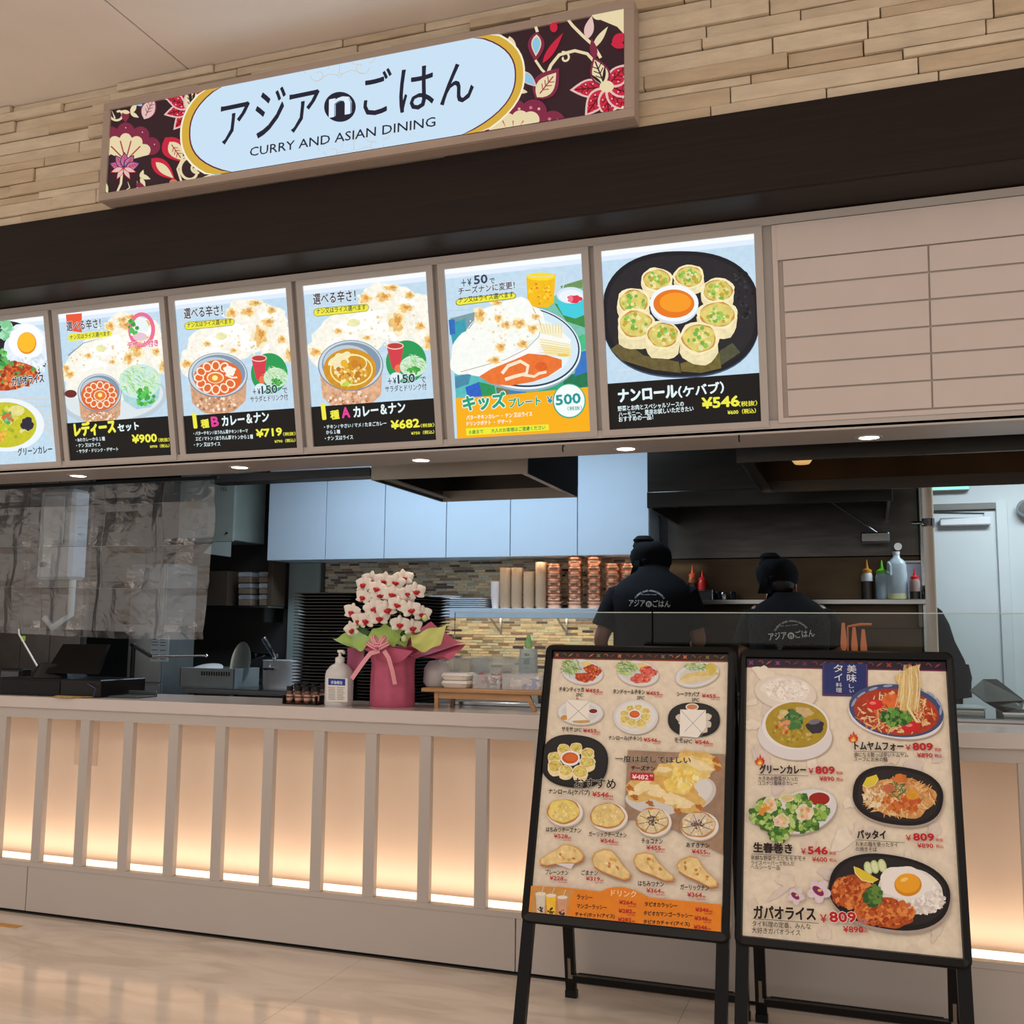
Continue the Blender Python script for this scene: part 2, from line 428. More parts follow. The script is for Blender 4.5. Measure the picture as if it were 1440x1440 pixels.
# underside soffit with downlights
sf = MB(); sf.box(-6, 2.2, -.004, .28, 1.886, 1.897, .001)
SOFM = mat('soffit_paint', (176, 164, 156), .35, noise=.02)
so = sf.build('soffit_panel', SOFM, hd)
MB().box(-6, 2.2, .275, .28, 1.897, 2.595).build('back_panel', WHITE, hd)
MB().box(-6, 2.2, -.004, .008, 1.88, 1.925, .001).build('edge_trim', WHITE, hd)
DL = mat('lamp_glow', (255, 240, 220), .5, emis=9, noise=0)
for i, (px, py, lab) in enumerate(((110, 669, 'leftmost, above the vinyl curtain'), (337, 657, 'above the dark doorway'), (592, 647, 'above the orchid'), (880, 631, 'above the first cook'), (1222, 615, 'rightmost'))):
    p = at(px, py, .15); p = CAM+ray(px, py)*((1.886-CAM.z)/ray(px, py).z)
    t = thing('downlight', 'round recessed downlight in the soffit under the menus, '+lab, 'downlight', (p.x, p.y, 1.886), 'soffit downlights')
    MB().lathe([(.034, -.002), (.040, -.004), (.046, -.003), (.048, .0), (.034, .0)], p*1 - Vector((0, 0, p.z-1.886)), 24, cap=False).build('trim_ring', WHITE, t, True)
    MB().lathe([(.0, -.0015), (.0345, -.0015), (.0345, .0), (.0, .0)], (p.x, p.y, 1.886), 24).build('lens', DL, t)
    l = bpy.data.lights.new('downlight_beam', 'SPOT'); l.energy = 5; l.color = (1, .86, .70); l.spot_size = 1.9; l.spot_blend = .6; l.shadow_soft_size = .03
    q = bpy.data.objects.new('downlight_beam', l); C.objects.link(q); q.location = (p.x, p.y, 1.875)
for px, py in ((793, 632), (1040, 618)):
    p = at(px, py, -.006)
    tag(MB().tube([(p.x, -.004, p.z+.012), (p.x, -.02, p.z+.012), (p.x, -.024, p.z), (p.x+.001, -.02, p.z-.012)], .0025, 6).build('cable_clip', BLACK),
        'small black hook on the soffit edge '+('right of the orange menu panel' if px < 900 else 'under the blank menu board'), 'hook')

# blank slatted menu board at the right
bl = thing('blank_menu_board', 'blank white slatted menu board to the right of the lit panels', 'menu board', (.5, -.06, 1.9))
b = MB(); slab_t(b, -.278, 2.0, -.015, 1.03, -.013, -.001); b.build('backing', mat('board_back', (176, 166, 158), .6), bl)
b = MB(); slab_t(b, -.278, -.262, -.015, 1.03, -.001, .010); slab_t(b, -.262, 2.0, -.015, .01, -.001, .010); b.build('frame', WHITE2, bl)
b = MB(); slab_t(b, -.262, 2.0, .845, 1.03, -.001, .012); b.build('top_board', WHITE2, bl)
vs = [.0135, .158, .295, .432, .568, .705, .842]
for i in range(6):
    for x0, x1 in ((-.245, .207), (.213, .66), (.666, 1.113), (1.119, 1.566), (1.572, 2.0)):
        b = MB(); slab_t(b, x0, x1, vs[i]+.006, vs[i+1]-.004, -.001, .006); b.build('panel', WHITE2, bl)

# walls of the kitchen
struct(MB().box(-7.0, .30, 3.05, 3.15, 0, 2.62).build('wall_back', WALLD))
struct(MB().box(-7.1, -7.0, -.25, 5.2, 0, 2.62).build('wall_left', WALLD))
struct(MB().box(2.9, 3.0, -.25, 5.2, 0, 2.62).build('wall_right', DOORW))
wb = struct(MB().box(-1.2, 2.95, 3.66, 3.76, 0, 2.62).build('wall_rear', DOORW))
# service door
dr = MB().box(-.02, .775, 3.625, 3.655, .005, 2.005, .002).build('door_1', DOORW); struct(dr)
MB().box(-.07, -.02, 3.60, 3.66, 0, 2.05, .003).build('door_frame', DOORW, dr)
MB().box(.775, .84, 3.60, 3.66, 0, 2.05, .003).build('door_frame', DOORW, dr)
MB().box(-.02, .775, 3.60, 3.66, 2.008, 2.05, .003).build('door_head', mat('door_head_grey_steel', (120, 118, 112), .4), dr)  # grey head, darker than the side frames
cl = MB().box(.44, .74, 3.57, 3.62, 1.905, 1.955, .006).build('closer_body', mat('silver_paint', (226, 228, 232), .3), dr)
MB().tube([(.70, 3.575, 1.965), (.70, 3.56, 1.975), (.3, 3.50, 1.985), (.28, 3.6, 1.99)], .007, 6).build('closer_arm', CHROME, cl)
p = at(1438, 714, 3.55)
t = thing('wall_lamp', 'small grey fitting on the white wall at the right edge', 'lamp', (p.x, 3.66, p.z))
MB().lathe([(.0, .0), (.05, 0), (.06, -.05), (.045, -.09), (0, -.09)], (p.x+.03, 3.655, p.z), 16, 'y').build('housing', STEEL, t, True)
p = at(1325, 686, 3.5)
t = thing('exit_sign', 'green-lit exit sign above the white door, mostly hidden by the hood', 'sign', (p.x, 3.6, p.z))
MB().box(p.x-.09, p.x+.17, 3.60, 3.655, p.z-.005, p.z+.13, .004).build('housing', WHITE, t)
MB().box(p.x-.085, p.x+.165, 3.597, 3.6, p.z, p.z+.125).build('face', mat('exit_green', (130, 225, 190), .4, emis=1.0, noise=.02), t)

# ================================================================ SIGN ABOVE
sg = thing('shop_sign', 'large backlit shop sign with dark floral ends and pale blue oval, above the fascia', 'sign', (-1.78, -.33, 2.888))
SX0, SX1, SZ0, SZ1 = -2.872, -.689, 2.893, 3.306
SY = -.392
FR = mat('sign_frame_paint', (176, 158, 146), .4, noise=.03)
MB().box(SX0, SX1, SY+.004, -.322, SZ0-.0, SZ1, .002).build('box', FR, sg)
def qd(px, py): p = at(px, py, SY); return p
for nm, a in (('rail', (SX0, SX1, SZ0, SZ0+.030)), ('rail', (SX0, SX1, SZ1-.030, SZ1)), ('stile', (SX0, SX0+.034, SZ0+.030, SZ1-.030)), ('stile', (SX1-.034, SX1, SZ0+.030, SZ1-.030))):
    MB().box(a[0], a[1], SY-.006, SY+.004, a[2], a[3], .0015).build(nm, FR, sg)
P = Print((SX0, SY, SZ0), (1, 0, 0), (0, 0, 1)); P.z = .004-.004
P.Nn = Vector((0, -1, 0))
W_, H_ = SX1-SX0, SZ1-SZ0; P.clip = (.034, W_-.034, .030, H_-.030)
P.O = Vector((SX0, SY+.003, SZ0))
DK, CRM, RED, MAR, PK, LB = (48, 24, 32), (232, 214, 172), (200, 30, 60), (128, 36, 66), (226, 190, 184), (140, 196, 226)
P.raw([(0, 0), (W_, 0), (W_, H_), (0, H_)], [(0, 1, 2, 3)], DK)
def leaf(P, x, y, L, wd, a, col, edge=None, vein=None, dots=None):
    a = math.radians(a); ca, sa = math.cos(a), math.sin(a)
    def pt(u, v): return (x+u*ca-v*sa, y+u*sa+v*ca)
    def shape(k): 
        n = 9; up = [pt(L*(.5-.5*k+k*i/n), wd/2*k*math.sin(PI*(i/n)**.8)) for i in range(n+1)]
        dn = [pt(L*(.5-.5*k+k*i/n), -wd/2*k*math.sin(PI*(i/n)**.8)) for i in range(n-1, 0, -1)]
        return up+dn
    if edge: P.fan(pt(L*.5, 0), shape(1.0), edge); P.fan(pt(L*.5, 0), shape(.80), col)
    else: P.fan(pt(L*.5, 0), shape(1.0), col)
    if vein:
        P.line([pt(L*.15, 0), pt(L*.85, 0)], wd*.06+1, vein)
        for k in (.3, .45, .6):
            P.line([pt(L*k, 0), pt(L*(k+.14), wd*.25)], wd*.04+1, vein); P.line([pt(L*k, 0), pt(L*(k+.14), -wd*.25)], wd*.04+1, vein)
    if dots:
        for k in (.35, .55, .72):
            for sgn in (-1, 1): P.ell(*pt(L*k, sgn*wd*.22), 4, 4, dots, n=6)
def fanflower(P, x, y, R, a0, a1, n, out, inn, stripe, rd=.30):
    for i in range(n):
        t = math.radians(a0+(a1-a0)*(i+.5)/n); P.ell(x+R*math.cos(t), y+R*math.sin(t), R*rd, R*rd, out, n=14)
        P.ell(x+R*1.12*math.cos(t), y+R*1.12*math.sin(t), 3.5, 3.5, PK, n=6)
    for i in range(n):
        t = math.radians(a0+(a1-a0)*(i+.5)/n)
        P.fan((x, y), [(x, y)]+[(x+R*.82*math.cos(t+q), y+R*.82*math.sin(t+q)) for q in (-.26, -.13, 0, .13, .26)], inn)
        P.ell(x+R*.74*math.cos(t), y+R*.74*math.sin(t), R*.2, R*.2, inn, n=12)
    for i in range(n-1):
        t = math.radians(a0+(a1-a0)*(i+1)/n); P.line([(x+R*.66*math.cos(t), y+R*.66*math.sin(t)), (x+R*.15*math.cos(t), y+R*.15*math.sin(t))], R*.02, stripe); P.line([(x+R*.7*math.cos(t), y+R*.7*math.sin(t)), (x+R*.2*math.cos(t), y+R*.2*math.sin(t))], R*.045, stripe)
# left end
P.crop(120, 0, 3.6)
P.line([(160, 990), (180, 930), (185, 880)], 12, CRM); P.line([(200, 975), (225, 950), (215, 920)], 10, CRM, 0, True); P.line([(235, 968), (265, 950), (262, 915)], 9, CRM, 0, True)
P.spiral(165, 575, 48, 3.6, -.9, 11, CRM)
P.line([(130, 520), (124, 560), (150, 600)], 9, CRM)
fanflower(P, 205, 815, 150, 195, 345, 5, MAR, CRM, (170, 60, 50))
for a in (200, 235, 270, 305, 340): leaf(P, 200, 855, 85, 46, a, (190, 120, 160), (44, 40, 92), RED)
for a in (60, 120, 20, 160): leaf(P, 195, 850, 70, 26, a, PK, RED)
leaf(P, 205, 560, 62, 40, 90, MAR, None); leaf(P, 232, 575, 60, 26, -60, CRM); leaf(P, 228, 572, 50, 20, 190, CRM); leaf(P, 230, 572, 50, 20, 30, CRM)
leaf(P, 238, 500, 70, 34, 35, LB)
leaf(P, 300, 605, 130, 78, -66, MAR); leaf(P, 300, 605, 122, 66, -66, PK, None, (150, 70, 90))
for a in (100, 130, 165, 200, 250, 300, 345): leaf(P, 545, 545, 150, 74, a, RED, PK, (90, 10, 30), PK)
leaf(P, 545, 585, 150, 84, -92, CRM, PK, (40, 26, 30)); P.ell(560, 560, 26, 34, PK); leaf(P, 545, 545, 110, 16, -100, (40, 26, 30)); leaf(P, 545, 545, 110, 12, -80, (40, 26, 30))
leaf(P, 410, 700, 150, 110, 55, RED); leaf(P, 432, 722, 115, 70, 55, CRM, None, (170, 60, 60))
leaf(P, 340, 805, 160, 78, 42, RED); leaf(P, 362, 825, 120, 42, 42, CRM)
P.line([(700, 400), (735, 420), (790, 425)], 9, CRM)
P.spiral(545, 870, 78, 5.0, -.95, 13, CRM); P.line([(490, 935), (472, 860), (500, 800), (560, 790)], 11, CRM); P.spiral(565, 850, 32, 1.0, .8, 11, CRM)
P.line([(600, 935), (640, 890), (700, 890)], 10, CRM); leaf(P, 630, 880, 60, 26, 5, LB)
leaf(P, 280, 890, 60, 24, 20, CRM); leaf(P, 285, 905, 45, 20, -70, CRM); leaf(P, 285, 905, 50, 22, 60, CRM); leaf(P, 262, 935, 50, 28, 20, MAR)
leaf(P, 95, 915, 80, 30, 70, CRM, (120, 150, 80)); P.ell(452, 925, 20, 14, (196, 120, 90)); P.ell(500, 935, 18, 8, CRM)
# right end
P.crop(500, 0, 3.4286)
P.line([(872, 100), (880, 160)], 14, CRM); leaf(P, 876, 160, 145, 80, 92, MAR, None); leaf(P, 876, 172, 105, 48, 92, LB, CRM); P.line([(870, 295), (900, 340), (925, 365)], 12, CRM)
leaf(P, 905, 310, 175, 34, -56, RED); leaf(P, 635, 195, 84, 34, -32, LB); leaf(P, 745, 180, 110, 44, 78, CRM); P.line([(625, 150), (628, 190)], 14, CRM); P.ring(548, 165, 28, 26, 9, CRM)
P.line([(1030, 70), (1050, 130), (1100, 180), (1150, 225), (1185, 285)], 15, CRM); leaf(P, 1118, 195, 115, 46, -78, PK); leaf(P, 1145, 240, 130, 30, -55, CRM)
P.line([(925, 370), (945, 320), (985, 270), (1060, 250), (1120, 265), (1160, 310)], 15, CRM); P.spiral(1010, 285, 30, -2.0, .9, 10, CRM)
leaf(P, 870, 480, 185, 120, -52, MAR); leaf(P, 878, 474, 150, 84, -52, CRM, None, (160, 60, 70)); leaf(P, 795, 350, 110, 50, 42, LB, PK)
leaf(P, 1158, 290, 100, 36, -100, MAR)
for a in (175, 125, 85, 45, 5, -40): leaf(P, 1210, 425, 175, 92, a, RED, PK, (90, 10, 30), PK)
leaf(P, 1210, 430, 160, 96, -112, CRM, MAR, (40, 26, 30)); P.ell(1215, 425, 34, 28, CRM); leaf(P, 1190, 410, 70, 14, -140, (40, 26, 30)); leaf(P, 1200, 400, 80, 14, -85, (40, 26, 30))
for x, y in ((1175, 75), (1215, 60), (1262, 55), (1300, 75)): P.ell(x, y, 32, 30, CRM)
P.fan((1240, 110), [(1150, 90), (1310, 60), (1315, 170), (1270, 140)], CRM); leaf(P, 1240, 215, 90, 50, -30, RED); leaf(P, 1235, 220, 80, 34, 10, RED)
leaf(P, 790, 110, 60, 46, 20, RED); leaf(P, 900, 90, 80, 46, 15, PK); P.ell(975, 95, 22, 24, RED); P.ell(960, 140, 18, 24, RED); P.ell(1140, 45, 30, 14, CRM)
for k, (x, y) in enumerate(((600, 645), (680, 580), (770, 545), (865, 545), (955, 600))):
    P.ell(x, y, 62, 58, MAR); P.ell(x-15, y-18, 8, 8, (200, 120, 130), n=8); P.ell(x+24, y-12, 7, 7, (226, 170, 160), n=8)
for x, y in ((690, 625), (735, 592), (800, 580), (850, 585)): P.ell(x, y, 42, 40, CRM)
P.fan((765, 640), [(660, 645), (680, 600), (860, 590), (880, 625)], CRM)
for x in (715, 765, 815): P.line([(x, 590), (765+(x-765)*.7, 640)], 7, (190, 100, 60), 0, True)
P.line([(1255, 560), (1262, 530)], 12, CRM); P.line([(1290, 550), (1294, 520)], 12, CRM); leaf(P, 790, 440, 50, 24, -60, CRM); leaf(P, 790, 445, 46, 22, 10, CRM)
# the oval, cut off above and below by the frame
P.crop(0, 0, 1)
cx, cy, rx, ry = 498, 149, 241, 100
def oval(k, dx=0, dy=0):
    pts = []
    for i in range(72):
        t = 2*PI*i/72; q = (abs(math.cos(t))**2.35+abs(math.sin(t))**2.35)**(-1/2.35)
        X = (rx+k)*math.cos(t)*q; Y = (ry+k)*math.sin(t)*q; pts.append((cx+X, cy+Y-.178*X))
    return pts
P.fan((cx, cy), oval(1), (250, 240, 214)); P.fan((cx, cy), oval(-1.5), (214, 172, 60)); P.fan((cx, cy), oval(-11.5), (96, 30, 64)); P.fan((cx, cy), oval(-13.5), (204, 228, 248))
OG = (206, 206, 196)
for (x, y, sg_) in ((480, 100, 1), (500, 208, 1)):
    for d in (-1, 1):
        P.spiral(x+d*30, y+2-d*5, 12, 0 if d > 0 else PI, d*.9, 1.0, OG); P.spiral(x+d*22, y-10-d*4, 8, 1, d*.8, .9, OG); P.spiral(x+d*44, y-9-d*8, 8, 2, -d*.8, .9, OG)
        P.line([(x, y+8), (x+d*16, y+4-d*3), (x+d*34, y+12-d*6)], 1, OG)
    for a in range(5):
        t = a*1.257; P.ring(x+4*math.cos(t), y-14+4*math.sin(t), 3, 3, .8, OG, n=8)
    P.ring(x, y+8, 4, 4, .8, OG, n=8); P.line([(x, y-26), (x, y+4)], 1, OG)
g = P.flush('artwork', M_SIGN, sg)
P.crop(120, 0, 3.6)
NV = (24, 26, 46)
P.text('ア', 692, 745, 838, 717, 195, NV, .004)
P.text('ジ', 868, 712, 1020, 683, 236, NV, .004)
P.text('ア', 1040, 686, 1192, 657, 196, NV, .004)
P.ell(1298, 550, 80, 76, NV, n=40)
P.text('n', 1240, 607, 1362, 583, 98, (214, 232, 250), .028); P.text('n', 1248, 603, 1356, 582, 84, (90, 130, 170), .0); 
P.text('n', 1240, 607, 1352, 585, 96, (226, 238, 250), .012)
P.crop(500, 0, 3.4286)
P.text('ご', 48, 575, 185, 545, 210, NV, .004)
P.text('は', 218, 555, 385, 525, 205, NV, .004)
P.text('ん', 415, 520, 575, 495, 190, NV, .004)
P.crop(0, 0, 1)
P.text('CURRY AND ASIAN DINING', 354, 222.5, 614.5, 180, 12.5, NV, .006)
P.flush('lettering', M_SIGN, sg)

# ================================================================ LIT MENU PANELS
PX0 = [-3.902, -3.296, -2.690, -2.083, -1.476, -.870]; PWD = .534
TU = Vector((1, 0, 0)); TV = Vector((0, -.127, .623)).normalized(); TN = TU.cross(TV)
PHT = math.hypot(.127, .623)
def menu_panel(i, label):
    x0 = PX0[i]; t = thing('menu_sign', label, 'menu panel', (x0+PWD/2, 0, 1.925), 'lit menu panels')
    b = MB(); slab_t(b, x0-.001, x0+PWD+.001, 0, 1, -.010, .0010); b.build('light_box', WHITE2, t)
    for a in ((x0-.026, x0, -.035, 1.035), (x0+PWD, x0+PWD+.026, -.035, 1.035), (x0, x0+PWD, -.035, 0), (x0, x0+PWD, 1.0, 1.035)):
        b = MB(); slab_t(b, a[0], a[1], a[2], a[3], -.011, .012); b.build('frame_rail', WHITE, t)
    y, z = tilt(0, .0012)
    P = Print((x0, y, z), TU, TV); P.clip = (0, PWD, 0, PHT); return t, P
WOODBG = (196, 222, 240)
def bg(P, col=WOODBG, streaks=True):
    P.raw([(0, 0), (PWD, 0), (PWD, PHT), (0, PHT)], [(0, 1, 2, 3)], col, .15)
    P.raw([(0, PHT-.035), (PWD, PHT-.035), (PWD, PHT), (0, PHT)], [(0, 1, 2, 3)], (226, 238, 255))  # paler strips paint the stronger backlight along the top edge
    P.raw([(0, PHT-.018), (PWD, PHT-.018), (PWD, PHT), (0, PHT)], [(0, 1, 2, 3)], (248, 252, 255))
    if streaks:
        for _ in range(26):
            v = random.uniform(.15, PHT-.05); a = random.uniform(0, .3); w_ = random.uniform(.1, .3); h = random.uniform(.001, .003); sl = random.uniform(-.01, .01)
            P.raw([(a, v), (a+w_, v+sl), (a+w_, v+sl+h), (a, v+h)], [(0, 1, 2, 3)], random.choice([(180, 206, 226), (214, 232, 244), (206, 214, 222)]), 0, 2e-6)
SP1 = [(236, 170, 70), (222, 140, 50), (242, 200, 120)]; CR1 = [(255, 252, 240), (252, 244, 218), (246, 236, 206)]
def naan_spots(P, L):
    for (x, y, rx, ry) in L:
        P.ell(x, y, rx*1.35, ry*1.35, (252, 238, 200), tex=.3, jit=.12); P.ell(x, y, rx, ry, (242, 200, 126), tex=.6, jit=.16); P.ell(x+rx*.2, y-ry*.2, rx*.45, ry*.45, (224, 154, 74), tex=.5, jit=.2)
def big_naan(P):     # in the coordinates of the crop of the third panel
    for (x, y, rx, ry, a) in ((560, 470, 270, 170, -22), (330, 590, 240, 150, -8), (640, 400, 170, 120, 20), (170, 700, 110, 110, -40), (740, 560, 110, 150, 10), (540, 330, 130, 80, 10)):
        P.ell(x, y, rx, ry, (252, 248, 236), a, tex=.3, jit=.05)
    for (x, y, rx, ry, a) in ((400, 500, 150, 60, -20), (560, 560, 120, 60, 10), (690, 380, 60, 50, 20), (300, 640, 110, 50, 0)):
        P.ell(x, y, rx, ry, (255, 255, 252), a, tex=.1, jit=.1)
    P.scatter(560, 450, 260, 180, 60, 9, CR1+[(238, 212, 160)]); P.scatter(350, 600, 240, 120, 40, 8, CR1+[(238, 212, 160)])
    naan_spots(P, ((625, 510, 42, 62), (540, 340, 42, 28), (425, 350, 32, 30), (680, 415, 40, 26), (775, 535, 26, 24), (255, 565, 24, 16), (115, 705, 34, 24), (835, 640, 30, 44), (440, 610, 22, 14), (590, 280, 40, 18), (705, 330, 26, 22)))
    P.ell(355, 510, 40, 26, (238, 236, 180), tex=.3)
def set_offer(P):    # drink and salad on a green disc
    P.ell(690, 770, 128, 142, (36, 156, 84), n=36)
    P.poly([(565, 665), (672, 660), (655, 820), (622, 826), (600, 810)], (214, 62, 74)); P.ell(618, 664, 54, 24, (190, 60, 56)); P.ring(618, 664, 55, 25, 7, (250, 210, 200)); P.ell(640, 815, 22, 28, (240, 120, 70))
    P.ell(735, 800, 84, 70, (206, 236, 214), tex=.2, n=30); P.scatter(735, 790, 74, 60, 130, 11, [(170, 220, 150), (230, 246, 224), (120, 196, 100), (214, 226, 150)], 2.4, long=True)
    P.scatter(740, 830, 36, 24, 30, 9, [(88, 180, 76), (60, 160, 60)]); P.ell(630, 870, 40, 30, (224, 240, 246))
TXT = (58, 52, 64)
def head_text(P, c=TXT):
    P.text('選べる辛さ！', 98, 392, 368, 366, 78, c, .014, (246, 250, 252), .03)
    P.poly([(122, 412), (430, 386), (446, 394), (452, 410), (446, 426), (430, 436), (122, 468), (106, 460), (99, 440), (106, 420)], (90, 84, 40))
    P.poly([(122, 415), (430, 389), (444, 396), (449, 410), (444, 424), (430, 433), (122, 465), (108, 458), (102, 440), (108, 422)], (238, 232, 62))
    P.text('ナン又はライス選べます', 120, 452, 432, 424, 36, (70, 66, 50), .01)
def offer_text(P):
    P.text('＋￥', 578, 922, 634, 916, 44, (36, 70, 92), .03, (236, 246, 252), .05); P.text('150', 640, 918, 752, 908, 62, (30, 60, 84), .03, (236, 246, 252), .05); P.text('で', 785, 912, 822, 908, 40, (36, 70, 92), .02, (236, 246, 252), .04)
    P.text('サラダとドリンク付', 562, 974, 824, 956, 44, (36, 70, 92), .015, (236, 246, 252), .04)
def bowl(P, cx, cy, rx, ry, body=True, cu=(214, 166, 130)):
    if body:
        P.poly([(cx-rx*.95, cy+ry*.2), (cx+rx*.97, cy+ry*.15), (cx+rx*.93, cy+ry*1.15), (cx+rx*.55, cy+ry*1.62), (cx, cy+ry*1.80), (cx-rx*.5, cy+ry*1.68), (cx-rx*.86, cy+ry*1.25)], cu, .8)
        P.scatter(cx, cy+ry*1.3, rx*.7, ry*.36, 60, rx*.05, [(240, 200, 170), (176, 116, 80), (255, 230, 214), (206, 146, 104)])
    P.ell(cx, cy, rx, ry, (120, 140, 156), n=40); P.ell(cx, cy-2, rx*.97, ry*.96, (206, 218, 228), n=40)
    P.ell(cx+rx*.02, cy-ry*.05, rx*.9, ry*.86, (130, 152, 172), n=40); P.ell(cx-rx*.1, cy-ry*.1, rx*.74, ry*.7, (190, 206, 218))
def band(P, v=.159):
    P.raw([(0, 0), (PWD, 0), (PWD, v), (0, v)], [(0, 1, 2, 3)], (10, 8, 10))
YL = (240, 236, 70); WT = (226, 244, 248)
# --- panel 1 (left edge of the picture)
t, P = menu_panel(0, 'lit menu panel with the fried egg rice plate and green curry, leftmost of the row')
bg(P); P.crop(0, 320, 4)
for k in range(14): P.line([(-260+k*45, 960+k*7), (340, 960+k*26)], 3, (226, 206, 186))
P.ell(-40, 720, 320, 200, (34, 40, 50), -4, n=40); P.ell(-40, 712, 306, 186, (22, 26, 34), -4, n=40)
P.ell(150, 680, 128, 140, (232, 242, 250), tex=.25, jit=.03); P.scatter(180, 760, 90, 70, 160, 6, [(255, 255, 255), (214, 228, 244), (236, 244, 252)], 1.8)
P.ell(150, 640, 100, 96, (250, 252, 255), jit=.04); P.ell(152, 650, 54, 62, (232, 146, 28)); P.ell(150, 645, 50, 56, (255, 190, 38))
P.ell(40, 830, 170, 82, (196, 84, 40), tex=.8, jit=.05); P.scatter(40, 830, 175, 78, 260, 10, [(226, 104, 44), (176, 60, 30), (240, 150, 90), (150, 50, 24), (96, 160, 70)], 1.4)
P.scatter(5, 740, 40, 50, 46, 13, [(98, 190, 96), (60, 150, 70), (150, 220, 130)]); P.scatter(20, 560, 40, 50, 12, 24, [(170, 226, 190), (130, 206, 150)])
P.ell(40, 1110, 210, 150, (238, 246, 252), n=40); P.ell(30, 1110, 178, 128, (202, 198, 40), tex=.3, n=40)
P.scatter(30, 1100, 150, 90, 60, 10, [(222, 216, 90), (168, 176, 40), (236, 226, 150)]); P.ell(155, 1105, 36, 38, (40, 38, 56), tex=.6, jit=.08); P.ell(95, 1030, 46, 30, (232, 224, 140), tex=.4); P.scatter(55, 1070, 34, 30, 26, 12, [(70, 170, 90), (120, 210, 150), (214, 110, 60)]); P.scatter(0, 1170, 40, 24, 16, 12, [(230, 150, 60), (240, 190, 70)])
P.ell(-170, 1150, 60, 60, (238, 246, 252))
P.text('ガパオライス', 70, 892, 252, 872, 52, (40, 60, 84), .03, (235, 246, 252), .05); P.text('グリーンカレー', 104, 1285, 298, 1268, 46, (50, 62, 60), .02)
P.flush('artwork', M_BACK, t)
# --- panel 2
t, P = menu_panel(1, "lit menu panel for the ladies' set with curry bowl, salad and pink-ringed dessert")
bg(P); P.shift = PX0[1]*0+(PX0[2]-PX0[1]) - (PX0[2]-PX0[1])
P.crop(240, 370, 4.965, .6067-.606*0-.6067+(0)); P.shift = PX0[1]-PX0[1]
P.crop(240, 370, 4.965, -(PX0[2]-PX0[1])); big_naan(P); P.crop(0, 320, 4, 0)
P.poly([(372, 490), (462, 482), (462, 590), (380, 580)], (236, 88, 54)); P.line([(385, 720), (470, 650), (560, 625)], 10, (150, 166, 176), 0, True)
P.ell(640, 960, 300, 150, (190, 206, 216), -5, n=40); P.ell(640, 950, 280, 136, (222, 232, 236), -5, n=40); P.ell(620, 880, 250, 100, (250, 248, 236), -4, tex=.2)
naan_spots(P, ((725, 735, 22, 30), (375, 795, 16, 20), (690, 520, 24, 16)))
P.ell(400, 935, 34, 22, (110, 40, 40), tex=.5)
bowl(P, 562, 930, 124, 108); P.ell(562, 945, 104, 86, (226, 104, 46), tex=.2, n=36)
def petals(P, cx, cy, rx, ry, pr, n=11, skip=()):
    for i in range(n):
        if i in skip: continue
        t_ = 2*PI*i/n; P.ell(cx+rx*math.cos(t_), cy+ry*math.sin(t_), pr, pr*.86, (255, 238, 214), math.degrees(t_), n=14); P.ell(cx+rx*.99*math.cos(t_), cy+ry*.99*math.sin(t_), pr*.74, pr*.62, (226, 108, 50), math.degrees(t_), n=12)
petals(P, 566, 942, 72, 56, 22, 12); P.ell(566, 945, 36, 30, (255, 238, 214)); P.ell(566, 945, 31, 26, (232, 124, 46)); P.ell(566, 942, 12, 12, (255, 236, 150))
P.poly([(672, 870), (908, 850), (895, 960), (850, 1010), (770, 1022), (700, 975)], (176, 216, 220), .3); P.ell(790, 865, 118, 96, (206, 236, 230), -6, n=36)
P.scatter(790, 865, 106, 84, 240, 11, [(170, 226, 150), (232, 248, 230), (112, 200, 104), (240, 240, 150), (200, 236, 190)], 2.6, long=True); P.scatter(820, 950, 50, 50, 30, 12, [(96, 200, 90), (60, 170, 70)])
P.ring(800, 575, 76, 98, 22, (238, 112, 150), n=36); P.ell(795, 560, 44, 48, (236, 246, 246)); P.ell(790, 600, 54, 16, (255, 255, 255)); P.ell(790, 614, 40, 24, (232, 200, 214)); P.scatter(750, 560, 30, 40, 16, 10, [(60, 160, 70), (90, 190, 90)])
band(P, .164)
P.flush('artwork', M_BACK, t)
P.crop(240, 370, 4.965, -(PX0[2]-PX0[1])); P.crop(0, 320, 4, 0)
P.text('選べる辛さ！', 380, 585, 572, 565, 56, TXT, .014, (246, 250, 252), .03)
P.poly([(396, 598), (622, 580), (636, 596), (622, 612), (396, 640), (384, 620)], (236, 232, 62)); P.text('ナン又はライス選べます', 398, 632, 624, 608, 26, (70, 66, 50), .01)
P.text('デザート付き', 722, 683, 895, 668, 40, (230, 84, 130), .03, (255, 236, 242), .05)
P.text('レディース', 425, 1180, 658, 1158, 86, YL, .05); P.text('セット', 668, 1152, 788, 1138, 46, WT, .04)
P.text('・Bのカレーから１種', 430, 1206, 595, 1198, 22, WT, .015); P.text('・ナン 又はライス', 434, 1238, 570, 1231, 22, WT, .015); P.text('・サラダ・ドリンク・デザート', 438, 1270, 670, 1256, 22, WT, .015)
P.text('¥900', 745, 1217, 890, 1208, 52, YL, .045); P.text('（税抜）', 896, 1207, 958, 1203, 22, YL, .012); P.text('¥990（税込）', 848, 1242, 958, 1236, 20, YL, .015)
P.flush('lettering', M_BACK, t)
